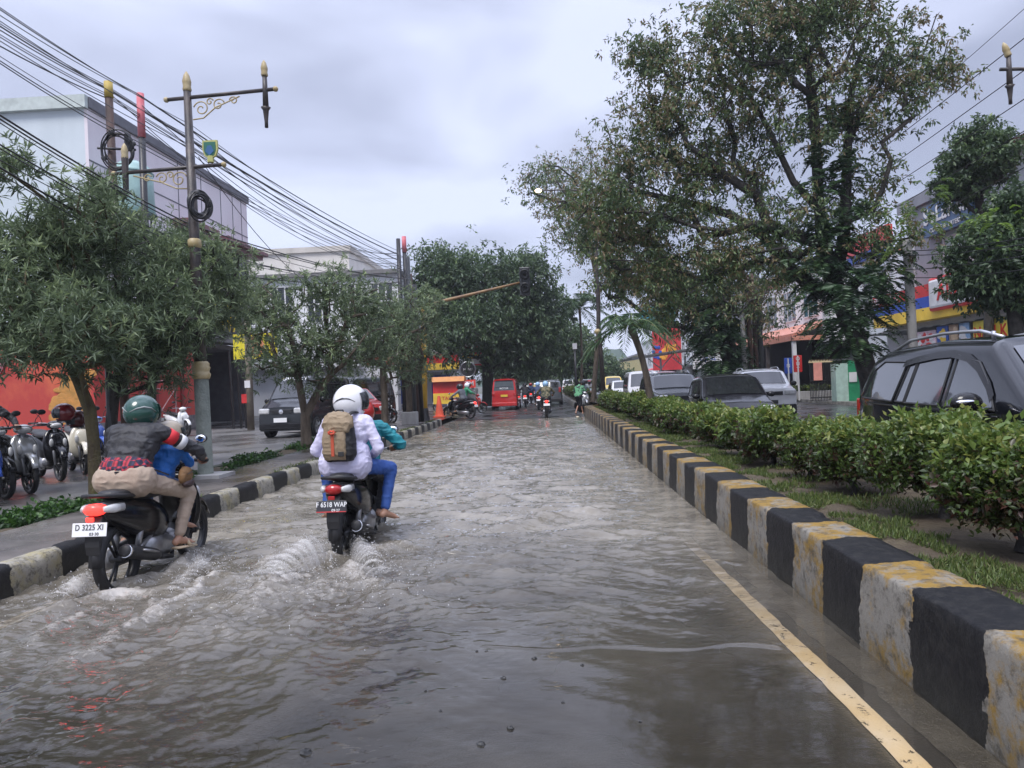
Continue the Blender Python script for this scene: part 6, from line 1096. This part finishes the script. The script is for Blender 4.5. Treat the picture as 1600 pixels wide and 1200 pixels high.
def foot(mb,a,k,dirv,sc=1.,toes=True):
    a=Vector(a); d=Vector(dirv).normalized(); s=d.cross(Vector((0,0,1))).normalized(); cap(mb,a+Vector((0,0,-.045))*sc-d*.035*sc,a+Vector((0,0,-.02))*sc,.034*sc,.036*sc); cap(mb,a+Vector((0,0,-.03))*sc,a+(d*.12+Vector((0,0,-.055)))*sc,.036*sc,.026*sc)
    if toes:
        for i,(o_,ln) in enumerate(((-.032,.058),(-.014,.052),(.001,.046),(.015,.04),(.028,.032))): b=a+(d*.125+s*o_+Vector((0,0,-.06)))*sc; cap(mb,b,b+d*ln*sc-Vector((0,0,.004)),(.0135 if i==0 else .0095)*sc,(.012 if i==0 else .008)*sc,8)
    else: cap(mb,a+(d*.12+Vector((0,0,-.055)))*sc,a+(d*.18+Vector((0,0,-.06)))*sc,.026*sc,.02*sc)
def torso(mb,pel,neck,sw,ex=0.,hipw=.13,k=1.,t0=0.,pe=0.):
    P=Vector(pel);N=Vector(neck); d=N-P; X_=Vector((1,0,0))
    for t,wd,r in ((0.02,hipw*.62,.125),(.2,.07,.125),(.42,.06,.118),(.62,.085,.12),(.8,.11,.108)):
        if t<t0: continue
        if t<.3: r+=pe
        c=P+d*t+Vector((0,0,0)); cap(mb,c-X_*wd*k,c+X_*wd*k,(r+ex)*k,(r+ex)*k,14)
    S=P+d*.88; cap(mb,S-X_*(sw-.03),S+X_*(sw-.03),(.066+ex)*k,(.066+ex)*k,12); cap(mb,P+d*.9,N+d*.03,(.07+ex)*k,(.052+ex)*k)
def person(label,loc,rz,J,cols,group=None,vox=.008,near=True,hel=None,sw=.19,k=1.,shorts=False,sleeve=1.,wr=.012,shoes=None,obj=None,hair=True,barefoot=False,hipw=.13,cat='person',face=0.,jt0=0.,pe=0.,hr_=.135):
    o=thing('person',label,cat,loc,rz,group); P,N=Vector(J['pelvis']),Vector(J['neck']); HD=Vector(J['head']); d=N-P; b=MB(); torso(b,P,N,sw-.01,-.028,hipw*.9,k); cap(b,N-d*.05,HD,.055*k,.05*k)
    Rf=Matrix.Rotation(face,3,'Z'); r=.1*k
    b.ell(HD,(r*.80,r*.98,r*1.18),18,rot=Rf); b.ell(HD+Rf@Vector((0,.045,-.06))*k,(.055*k,.05*k,.055*k),12)
    cap(b,HD+Rf@Vector((0,.095,.0))*k,HD+Rf@Vector((0,.115,-.025))*k,.009*k,.013*k,8); 
    for s in(-1,1): b.ell(HD+Rf@Vector((s*.082,-.005,-.01))*k,(.012*k,.022*k,.032*k),10); cap(b,HD+Rf@Vector((s*.02,.092,.028))*k,HD+Rf@Vector((s*.045,.085,.03))*k,.008*k,.007*k,8)
    cap(b,HD+Rf@Vector((-.02,.09,-.055))*k,HD+Rf@Vector((.02,.09,-.055))*k,.008*k,.008*k,8)
    g=MB(); torso(g,P-d*.02,N,sw,.010,hipw,k,jt0,pe); cap(g,P+d*.93,N+d*.07,.085*k,.07*k); t=MB()
    hips=[]
    for s,a in((-1,'L'),(1,'R')):
        S=P+d*.88+Vector((s*sw,0,0)); E=Vector(J['elbow'+a]);W=Vector(J['wrist'+a]); Kn=Vector(J['knee'+a]); A=Vector(J['ankle'+a]); Hp=P+Vector((s*hipw*.7,0,-.01))
        cap(b,S,E,.040*k,.034*k); cap(b,E,W,.033*k,.025*k); hand(b,W,E,s,sc=k*(1 if near else 1.2)); cap(b,Hp,Kn,.066*k,.044*k); cap(b,Kn,A,.043*k,.031*k); cap(b,Kn.lerp(A,.25)-Vector((0,.006,0)),Kn.lerp(A,.5),.041*k,.034*k); foot(b,A,k,J.get('toe'+a,(s*.25,1,-.15)),k,near or barefoot)
        we=E.lerp(W,.93) if sleeve>=1 else E.lerp(W,sleeve-.5); cap(g,S,E,.062*k,.051*k,14); 
        if sleeve>=1: cap(g,E,we,.050*k,.037*k,14)
        ke=Kn.lerp(A,.9) if not shorts else Kn.lerp(A,.08); cap(t,Hp,Kn,.092*k,.064*k,14); cap(t,Kn,ke,.063*k,.047*k if not shorts else .07*k,14)
        hips.append(Hp)
    cap(t,hips[0],hips[1],hr_*k,hr_*k,16); cap(t,P+Vector((-.05,0,.05)),P+Vector((.05,0,.05)),.12*k,.12*k,14)
    remesh(b,'body',skin,o,vox,3); remesh(g,'jacket' if sleeve>=1 else 'shirt',cols[0],o,vox*1.1,4,wr,15,3); remesh(t,'trousers' if not shorts else 'shorts',cols[1],o,vox*1.2,5,wr*.8,12,7)
    if shoes:
        sh=MB(); 
        for s,a in((-1,'L'),(1,'R')):
            A=Vector(J['ankle'+a]); dv=Vector(J.get('toe'+a,(s*.25,1,-.15))).normalized(); cap(sh,A+Vector((0,0,-.05))-dv*.04,A+dv*.16+Vector((0,0,-.065)),.036*k,.03*k,fl=1.); 
        remesh(sh,'shoes',shoes,o,vox,2)
    if hel:
        h=helmet('',Vector(HD)+Vector((0,0,.02*k)),hel.get('rz',0),hel['m'],r=hel.get('r',.15),parent=o,band=hel.get('band'),visor=hel.get('visor',True),tilt=hel.get('tilt',0)); h.scale=(1,1,hel.get('sz',1.))
        for kx in ('label','category','group'):
            if kx in h: del h[kx]
    elif hair: c=MB(); c.ell(HD+Vector((0,-.012,.03))*k,(.088*k,.105*k,.10*k),16); remesh(c,'hair',M('hair',(.012,.01,.009),.5,vs=30,var=.5),o,vox,1,.006,30,5)
    return o
bj=M('jacket_black',(.024,.024,.028),.6,vs=10,var=.35,bump=.25,bs=120); khaki=M('khaki_cloth',(.33,.25,.19),.75,col2=(.38,.30,.23),vs=6,bump=.2,bs=150); lav=M('lavender_shirt',(.52,.50,.66),.7,col2=(.60,.58,.74),vs=5,bump=.15,bs=150); bluet=M('blue_trousers',(.022,.07,.27),.7,col2=(.035,.10,.34),vs=6,bump=.2,bs=140); teal=M('teal_jacket',(.005,.16,.20),.6,col2=(.01,.22,.26),vs=6,bump=.2,bs=120); bluej=M('child_blue',(.01,.12,.42),.6,vs=8,bump=.2); jean=M('jeans',(.08,.13,.25),.8,vs=10,var=.3,bump=.3,bs=100); greyj=M('grey_cloth',(.10,.11,.13),.7,vs=6); darkt=M('dark_trousers',(.02,.021,.026),.7,vs=6); whitec=M('white_cloth',(.6,.6,.62),.7)
# left bike: adult
JL=dict(pelvis=(0,-.47,.93),neck=(.02,-.27,1.36),head=(.02,-.21,1.46),elbowL=(-.40,.0,1.10),wristL=(-.345,.205,1.03),elbowR=(.42,-.0,1.10),wristR=(.345,.205,1.03),kneeL=(-.27,.0,.74),ankleL=(-.23,-.12,.36),kneeR=(.30,.02,.74),ankleR=(.25,-.10,.36),toeR=(.35,1,-.1),toeL=(-.35,1,-.1))
pL=person('person in black jacket and dark green helmet riding the kerbside scooter',Lloc,LA,JL,(bj,khaki),hel=dict(m=hg,r=.152,rz=-.15,band=M('helmet_line',(.25,.27,.26),.3)),sw=.205,shoes=None,wr=.012,hipw=.15,jt0=.1,hr_=.155)
S=Vector((0,-.47,.93)).lerp(Vector((.02,-.27,1.36)),.88)+Vector((.205,0,0)); E_=Vector(JL['elbowR'])
for t0,t1,mt in ((.16,.36,M('stripe_red',(.6,.02,.03),.6)),(.44,.58,whitec)):
    c=MB(); c.tube([S.lerp(E_,t0),S.lerp(E_,(t0+t1)/2),S.lerp(E_,t1)],[.068,.066,.064],20,caps=False); q=c.build('sleeve_stripe',mt,pL,smooth=True); s_=q.modifiers.new('s','SOLIDIFY'); s_.thickness=.008
plaid=bpy.data.materials.new('plaid_shirt'); plaid.use_nodes=True; t=plaid.node_tree; b=t.nodes['Principled BSDF']; b.inputs['Roughness'].default_value=.8; c_=nn(t,'ShaderNodeTexCoord'); ck=nn(t,'ShaderNodeTexChecker',i_Scale=22.); ck.inputs['Color1'].default_value=(.42,.03,.05,1); ck.inputs['Color2'].default_value=(.03,.025,.06,1); wv=nn(t,'ShaderNodeTexWave',i_Scale=9.,i_Distortion=0.); mm=nn(t,'ShaderNodeMix',data_type='RGBA',blend_type='MULTIPLY',i_0=.6); t.links.new(c_.outputs['Object'],ck.inputs[0]); t.links.new(c_.outputs['Object'],wv.inputs[0]); t.links.new(ck.outputs[0],mm.inputs[6]); t.links.new(wv.outputs[0],mm.inputs[7]); t.links.new(mm.outputs[2],b.inputs['Base Color'])
c=MB(); P_=Vector(JL['pelvis'])
for z,wd,r in ((.05,.08,.137),(.062,.08,.141)): cap(c,P_+Vector((-wd,-.0+z*.3,z)),P_+Vector((wd,-.0+z*.3,z)),r,r,16)
remesh(c,'shirt_hem',plaid,pL,.01,3,.012,12,9)
c=MB(); 
for s,a in((1,'R'),(-1,'L')): A=Vector(JL['ankle'+a]); c.loft([(A+Vector((s*.0,-.07,-.088)),.04,.012),(A+Vector((s*.02,.05,-.1)),.045,.012),(A+Vector((s*.05,.17,-.112)),.042,.012)],12); c.tube([A+Vector((-.045+.02*s,.06,-.09)),A+Vector((.0+.02*s,.08,-.03)),A+Vector((.05+.02*s,.06,-.09))],.011,6,flat=2)
c.build('sandals',M('sandal_tan',(.42,.33,.22),.6),pL,smooth=True)
c=MB(); c.tube([(.285,-.03,.84),(.285,-.03,.80)],[.001,.001],4)
bag=thing('waist_bag','small brown pouch with dark base carried at the green helmet person\'s right hip','bag',Lloc,LA); c=MB(); R_=Matrix.Rotation(-.5,3,'Y'); c.ell((.345,-.12,.90),(.05,.09,.085),16); remesh(c,'pouch',M('bag_brown',(.17,.09,.035),.7,vs=12,bump=.3),bag,.008,2,.008,16,4); c=MB(); c.ell((.36,-.11,.835),(.046,.082,.04),14); remesh(c,'base_panel',M('bag_dark',(.05,.03,.03),.6),bag,.008,2); MB().tube([(.395,-.18,.92),(.40,-.12,.935),(.395,-.05,.92)],.004,5).build('zip',blackm,bag); MB().tube([(.27,-.27,.93),(.24,-.42,.99),(0,-.62,1.0)],.008,5).build('strap',blackm,bag)
# child in front
JC=dict(pelvis=(0.06,-.13,.87),neck=(.12,-.03,1.16),head=(.15,.0,1.25),elbowL=(-.12,.08,1.02),wristL=(-.08,.22,1.02),elbowR=(.28,.10,.99),wristR=(.20,.26,1.0),kneeL=(-.15,.12,.78),ankleL=(-.13,.14,.47),kneeR=(.21,.14,.76),ankleR=(.17,.20,.44))
person('child in bright blue jacket and cream helmet tucked in front of the green helmet person',Lloc,LA,JC,(bluej,jean),hel=dict(m=M('helmet_tan',(.30,.25,.18),.3,coat=.4),r=.128,rz=-.6,band=None),sw=.14,k=.78,hipw=.1)
# scooter: front rider and pillion
JT=dict(pelvis=(.02,-.10,.87),neck=(.03,.02,1.29),head=(.03,.05,1.39),elbowL=(-.40,.06,1.06),wristL=(-.335,.205,1.03),elbowR=(.43,.05,1.06),wristR=(.335,.205,1.03),kneeL=(-.19,.26,.70),ankleL=(-.14,.2,.38),kneeR=(.19,.26,.70),ankleR=(.14,.2,.38))
person('person in teal jacket and red helmet steering the scooter in front of the backpack wearer',Sloc,SA,JT,(teal,darkt),hel=dict(m=redpt,r=.14),sw=.215,wr=.018)
JP=dict(pelvis=(0,-.50,.93),neck=(.02,-.42,1.385),head=(.04,-.38,1.50),elbowL=(-.31,-.44,1.06),wristL=(-.2,-.24,.98),elbowR=(.32,-.46,1.07),wristR=(.2,-.25,.98),kneeL=(-.30,-.13,.85),ankleL=(-.27,-.25,.46),kneeR=(.36,-.16,.84),ankleR=(.31,-.27,.44),toeR=(.7,.9,-.25),toeL=(-.5,1,-.2))
pP=person('person in white helmet, lavender shirt and blue trousers riding pillion with a backpack',Sloc,SA,JP,(lav,bluet),hel=dict(m=hw,r=.158,rz=-1.0,tilt=.12,sz=1.08,band=M('helmet_black_line',(.03,.03,.03),.3)),sw=.185,wr=.011,barefoot=True,hipw=.15,pe=.03,hr_=.12)
h_=[x for x in COL.objects if x.parent==pP and x.name.startswith('helmet')][0]
# backpack
bp=thing('backpack','tan and black backpack with a red strap worn on the lavender shirt','backpack',Sloc,SA); tan=M('pack_tan',(.22,.165,.10),.75,col2=(.28,.21,.135),vs=7,bump=.3,bs=140); pkb=M('pack_black',(.012,.012,.014),.7,vs=10,bump=.3)
by=-.655; c=MB(); c.loft([((0,by,.98),.125,.07),((0,by-.005,1.03),.155,.095),((0,by,1.15),.15,.10),((0,by+.02,1.27),.135,.10),((0,by+.05,1.36),.11,.075),((0,by+.06,1.39),.07,.04)],22,e=3.2)
# loft along Z: width X, height dir Y
remesh(c,'pack_body',pkb,bp,.008,2,.008,12,5)
c=MB(); c.loft([((-.025,by-.055,1.0),.105,.035),((-.025,by-.075,1.06),.115,.045),((-.025,by-.075,1.2),.11,.048),((-.02,by-.055,1.30),.10,.05)],16,e=4.); remesh(c,'front_panel',tan,bp,.007,2,.008,14,6)
c=MB(); c.loft([((0,by-.06,1.25),.115,.055),((0,by-.05,1.31),.14,.075),((0,by-.0,1.375),.13,.075),((0,by+.045,1.41),.09,.04)],18,e=2.8); remesh(c,'top_flap',tan,bp,.007,2,.016,11,8)
MB().box((.1,by-.03,1.23),(.085,.10,.2)).build('side_panel',tan,bp,bevel=.02) if False else None
c=MB(); c.box((-.03,by-.128,1.13),(.03,.008,.20)); c.build('red_strap',M('strap_red',(.42,.07,.03),.6),bp,bevel=.003); c=MB()
for a in range(9): t=a*.9; c.tube([(-.03+.035*math.cos(t),by-.135,1.25+.025*math.sin(t)),(-.03+.035*math.cos(t+2),by-.15,1.25+.02*math.sin(t+2.2))],.006,5)
c.build('cord_knot',M('cord_red',(.6,.08,.04),.5),bp,smooth=True); MB().box((.045,by-.125,1.05),(.055,.008,.045)).build('badge',M('badge_black',(.02,.02,.02),.5),bp,bevel=.004)
MB().tube([(-.04,by+.05,1.41),(-.03,by+.04,1.45),(.03,by+.04,1.45),(.04,by+.05,1.41)],.008,6).build('top_loop',pkb,bp,smooth=True)
for s in(-1,1): MB().tube([(s*.06,by+.03,1.38),(s*.10,by+.10,1.425),(s*.115,by+.22,1.42),(s*.12,by+.30,1.36),(s*.13,by+.31,1.2)],[.02,.026,.026,.026,.022],8,flat=.45).build('shoulder_strap',pkb,bp,smooth=True)
# seated person with dark helmet at left edge
gq=AT(-8,690,9.9); JS=dict(pelvis=(0,-.3,.93),neck=(0,-.18,1.37),head=(0,-.13,1.47),elbowL=(-.36,.0,1.12),wristL=(-.33,.2,1.03),elbowR=(.36,.0,1.12),wristR=(.33,.2,1.03),kneeL=(-.25,.05,.80),ankleL=(-.3,.0,.35),kneeR=(.25,.05,.80),ankleR=(.3,.0,.35))
plb=AT(-22,700,10.4); bk2=motorbike('dark parked motorcycle under the seated person at the left edge',loc=(plb.x,10.4,.18),rz=math.pi+1.0,group='scooters parked in the lot behind the sidewalk'); person('person in dark helmet and black jacket with pale collar seated at the left edge',(plb.x,10.4,.18),math.pi+1.0,JS,(bj,darkt),hel=dict(m=hb_,r=.15),vox=.012,shoes=rubber)
# far riders: copies with their own colours
JF=dict(pelvis=(0,-.28,.92),neck=(0,-.14,1.36),head=(0,-.09,1.47),elbowL=(-.38,.02,1.12),wristL=(-.335,.205,1.03),elbowR=(.38,.02,1.12),wristR=(.335,.205,1.03),kneeL=(-.2,.16,.74),ankleL=(-.17,.08,.40),kneeR=(.2,.16,.74),ankleR=(.17,.08,.40))
camo=M('camo_cloth',(.04,.05,.03),.8,col2=(.20,.17,.10),vs=9,lo=.45,hi=.55); greenj=M('green_jacket',(.02,.22,.10),.6); darkbl=M('dark_blue',(.03,.05,.12),.7); lblue=paint('light_blue',(.25,.42,.62)); blackc=M('black_cloth',(.015,.015,.02),.7)
protoP=person('x',(0,0,0),0,JF,(bj,darkt),hel=dict(m=hb_,r=.15),vox=.02,near=False,shoes=rubber); protoB=motorbike('x',loc=(0,0,0),lit=True,platec=PW)
def recolour(root,mp,kids):
    for ch in kids.get(root.name,[]):
        for sl_ in ch.material_slots:
            if sl_.material and sl_.material.name in mp: m_=mp[sl_.material.name]; sl_.link='OBJECT'; sl_.material=m_
        recolour(ch,mp,kids)
def rider(px,Y,ang,lb,lp,jm,hm,bm_=None,lit=True,z=.0,tm=None,first=[True]):
    kids={}
    B,Pn=copytree(protoB),copytree(protoP)
    x=AT(px,600,Y).x
    for o in(B,Pn): o.location=(x,Y,z); o.rotation_euler[2]=ang
    B['label']=lb; Pn['label']=lp; B['group']='motorbikes on the road ahead'; Pn['group']='riders on the road ahead'
    for xo in COL.objects:
        if xo.parent: kids.setdefault(xo.parent.name,[]).append(xo)
    recolour(Pn,{'jacket_black':jm,'paint_helmet_black':hm,'dark_trousers':tm or darkt},kids); mp={}
    if bm_: mp['gloss_black']=bm_
    if not lit: mp['tail_lamp_lit']=redlens
    recolour(B,mp,kids); return B,Pn
rider(852,33,.03,'scooter with lit red tail lamp ahead in mid road','person in camouflage jacket and pale blue helmet riding away in mid road',camo,lblue)
rider(716,34,1.05,'dark motorbike crossing onto the left sidewalk corner','person in grey and black on the motorbike at the left corner',greyj,hb_,z=.03)
rider(733,38,-1.25,'red scooter turning at the left junction','person in green jacket and white helmet on the red scooter',greenj,hw,redpt,False,z=.1)
rider(820,50,.0,'black scooter riding away just right of the red minibus','person all in black riding away beside the red minibus',blackc,hb_)
rider(829,60,.0,'far scooter with red tail lamp between black rider and blue rider','person in dark blue on the far scooter with red tail lamp',darkbl,redpt,redpt)
rider(840,43,.05,'scooter just left of the camouflage rider','person in dark blue with light blue helmet left of the camouflage rider',darkbl,lblue,silver)
rider(912,40,math.pi+.1,'scooter coming toward the camera beside the median','person in grey shirt riding toward the camera beside the median',M('grey_shirt',(.2,.25,.27),.7),hb_,silver,False)
rider(921,50,math.pi,'red scooter coming along the median behind the grey one','person in pale clothes on the red scooter by the median',whitec,redpt,redpt,False)
rider(836,75,0,'tiny far scooter near the end of the road','person in yellow far down the road',M('yellow_cloth',(.5,.4,.1),.7),hw)
rider(846,68,0,'tiny far scooter left of the grey suv','person in pale shirt far ahead left of the grey suv',whitec,lblue)
def killtree(o):
    for ch in [x for x in COL.objects if x.parent==o]: killtree(ch)
    bpy.data.objects.remove(o)
killtree(protoP); killtree(protoB)
JW=dict(pelvis=(0,0,.86),neck=(.03,.10,1.34),head=(.04,.17,1.45),elbowL=(-.28,.10,1.12),wristL=(-.2,.34,1.05),elbowR=(.30,.12,1.12),wristR=(.25,.36,1.08),kneeL=(-.10,.16,.46),ankleL=(-.12,-.10,.10),kneeR=(.10,.05,.46),ankleR=(.14,.12,.08),toeL=(0,1,-.4),toeR=(0,1,0))
g=AT(903,600,35); wk=person('person in green and black top and black shorts wading barefoot by the median end',(g.x,35,.0),-.5,JW,(M('green_black_top',(.03,.05,.04),.7,col2=(.12,.35,.18),vs=5,lo=.48,hi=.52),blackc),vox=.018,near=False,shorts=True)
g=AT(1246,600,44); person('person standing in the dark doorway behind the narrow signs',(g.x,46,.16),2.6,dict(JW,neck=(0,.02,1.38),head=(0,.04,1.5),wristL=(-.25,.1,.85),wristR=(.25,.1,.85),ankleL=(-.1,0,.08),kneeL=(-.1,.03,.47),ankleR=(.1,0,.08),kneeR=(.1,.03,.47)),(M('dusty_blue',(.1,.12,.2),.7),darkt),vox=.02,near=False,hair=True)
# ---------------- spray ----------------
sp_=bpy.data.materials.new('spray'); sp_.use_nodes=True; t=sp_.node_tree; b=t.nodes['Principled BSDF']; b.inputs['Base Color'].default_value=(.62,.60,.57,1); b.inputs['Roughness'].default_value=.15
a=nn(t,'ShaderNodeAttribute',attribute_name='dens'); g=nn(t,'ShaderNodeAttribute',attribute_name='streak'); n=nn(t,'ShaderNodeTexNoise',i_Scale=38.,i_Detail=5.,i_Roughness=.7); geo=nn(t,'ShaderNodeNewGeometry'); t.links.new(geo.outputs['Position'],n.inputs[0]); s1=nn(t,'ShaderNodeMath',operation='ADD'); t.links.new(n.outputs[0],s1.inputs[0]); t.links.new(g.outputs['Fac'],s1.inputs[1]); s2=nn(t,'ShaderNodeMath',operation='ADD'); t.links.new(s1.outputs[0],s2.inputs[0]); t.links.new(a.outputs['Fac'],s2.inputs[1]); mr=nn(t,'ShaderNodeMapRange',i_1=1.22,i_2=1.8,i_3=0.,i_4=.7); t.links.new(s2.outputs[0],mr.inputs[0]); t.links.new(mr.outputs[0],b.inputs['Alpha'])
bu=nn(t,'ShaderNodeBump',i_Strength=.8,i_Distance=.01); t.links.new(n.outputs[0],bu.inputs['Height']); t.links.new(bu.outputs[0],b.inputs['Normal'])
DR=[]
def spray(label,path,outd,hgt,reach,seed,nu=90,nv=26,group='spray thrown by the wheels'):
    """path: list of Vectors from wheel backwards; the sheet rises and falls outward along outd"""
    V=[];D_=[];S_=[]; r=np.random.default_rng(seed); pl=len(path)-1
    for i in range(nu):
        u=i/(nu-1); f=u*pl; k=min(int(f),pl-1); p=path[k].lerp(path[k+1],f-k); od=outd[0].lerp(outd[1],u); e=math.sin(math.pi*min(1,.12+u*.95))**.8; hh=hgt*e*(.85+.3*vnoise(np.array([[u*6,seed]]),seed)[0]); rc=reach*(.35+.75*u)*(.92+.16*vnoise(np.array([[u*14,seed]]),seed+1)[0]); st=vnoise(np.array([[u*55,.5]]),seed+2)[0]
        for j in range(nv):
            v=j/(nv-1); q=p+od*rc*(v**1.1)+Vector((0,0,hh*4*v**.8*(1-v)*1.05+.015*vnoise(np.array([[u*30,v*9]]),seed+3)[0])); V.append(q); D_.append(.75*(1-v)**.6*e+.25*math.sin(math.pi*v)); S_.append(.6*st)
            if r.random()<.16*e: DR.append(q+Vector(r.normal(0,.025,3))+Vector((0,0,abs(r.normal(0,.03)))))
    Fq=[(i*nv+j,i*nv+j+1,(i+1)*nv+j+1,(i+1)*nv+j) for i in range(nu-1) for j in range(nv-1)]; return tag(npmesh('water_spray',[tuple(v) for v in V],Fq,sp_,attrs=dict(dens=D_,streak=S_)),label,'spray',group)
def Gv(x,y,z=0): return G(x,y,z)
spray('curling sheet of spray to the left of the middle scooter',[Gv(522,862),Gv(510,880),Gv(470,905),Gv(420,935)],(Vector((-1,.25,0)),Vector((-1,.0,0))),.17,.55,3)
spray('curved crest of spray to the right of the middle scooter',[Gv(545,850),Gv(548,880),Gv(556,905),Gv(590,925)],(Vector((1,.2,0)),Vector((1,.0,0))),.16,.42,5)
spray('thin trickle of spray trailing from the middle scooter wheel',[Gv(522,880),Gv(520,890),Gv(524,900)],(Vector((-.3,-.3,0)),Vector((-.2,-.5,0))),.10,.15,6,40,12)
spray('low spray left of the kerbside scooter rear wheel',[Gv(155,915),Gv(130,930),Gv(95,950)],(Vector((-.9,.3,0)),Vector((-.9,-.2,0))),.11,.32,7,60,18)
spray('low spray right of the kerbside scooter wheels',[Gv(296,870),Gv(300,890),Gv(270,915),Gv(215,940)],(Vector((1,.2,0)),Vector((1,-.3,0))),.07,.35,8,80,18)
r=np.random.default_rng(77)
for k in range(700):
    cx,cy,sx,sy=[(-2.25,5.5,.35,.5),(-1.35,5.5,.3,.5),(-3.3,5.3,.35,.4),(-3.0,6.3,.2,.3)][k%4]; DR.append(Vector((r.normal(cx,sx),r.normal(cy,sy),abs(r.normal(0,.06)))))
V=[];Fq=[]; oc=[(1,0,0),(-1,0,0),(0,1,0),(0,-1,0),(0,0,1),(0,0,-1)]; of=[(0,2,4),(2,1,4),(1,3,4),(3,0,4),(2,0,5),(1,2,5),(3,1,5),(0,3,5)]
for q in DR:
    if q.z<.01: continue
    rad=r.uniform(.0015,.0052); b0=len(V); V+=[(q.x+a_[0]*rad,q.y+a_[1]*rad,q.z+a_[2]*rad*1.3) for a_ in oc]; Fq+=[tuple(b0+i for i in f) for f in of]
tag(npmesh('water_droplets',V,Fq,M('droplet',(.55,.55,.56),.08,var=.05,spec=.8)),'fine drops flying around the spray of both scooters','drops',kind='stuff')
# leaf litter and pebbles on the shallow road
r=np.random.default_rng(5)
for i,(px,py,s) in enumerate(((835,1030,.018),(787,1060,.015),(798,1138,.016),(752,1163,.02),(760,1018,.01),(910,1040,.012),(665,1080,.008),(688,1112,.01),(478,1177,.03),(1000,1128,.008),(745,1018,.01),(880,1098,.009))):
    g=G(px,py,.0); V=MB(); V.ell((0,0,0),(s,s*.8,s*.6),8); V.v=[tuple(np.array(v_)*(1+.5*(r.random()-.5))) for v_ in V.v]; o=V.build('pebble',M('pebble_dark',(.02,.02,.02),.5)); o.location=(g.x,g.y,.001); tag(o,['largest','small','rounded','flat'][i%4]+' dark pebble on the wet asphalt, '+['right of centre','near the ripple line','toward the bottom edge','by the calm patch','near the scooter wake','beside the reflection'][i%6],'pebble','pebbles on the shallow road')
# ---------------- thin haze of the wet air ----------------
hz=MB().b2((-70,-12,-1.4),(90,430,40)); hm=bpy.data.materials.new('haze'); hm.use_nodes=True; t=hm.node_tree; t.nodes.remove(t.nodes['Principled BSDF']); pv=nn(t,'ShaderNodeVolumePrincipled',i_Density=.0006); pv.inputs['Color'].default_value=(.86,.90,.97,1); pv.inputs['Anisotropy'].default_value=.2; t.links.new(pv.outputs[0],t.nodes['Material Output'].inputs['Volume'])
tag(hz.build('haze',hm),'thin pale haze of wet air over the whole street','haze',kind='stuff')
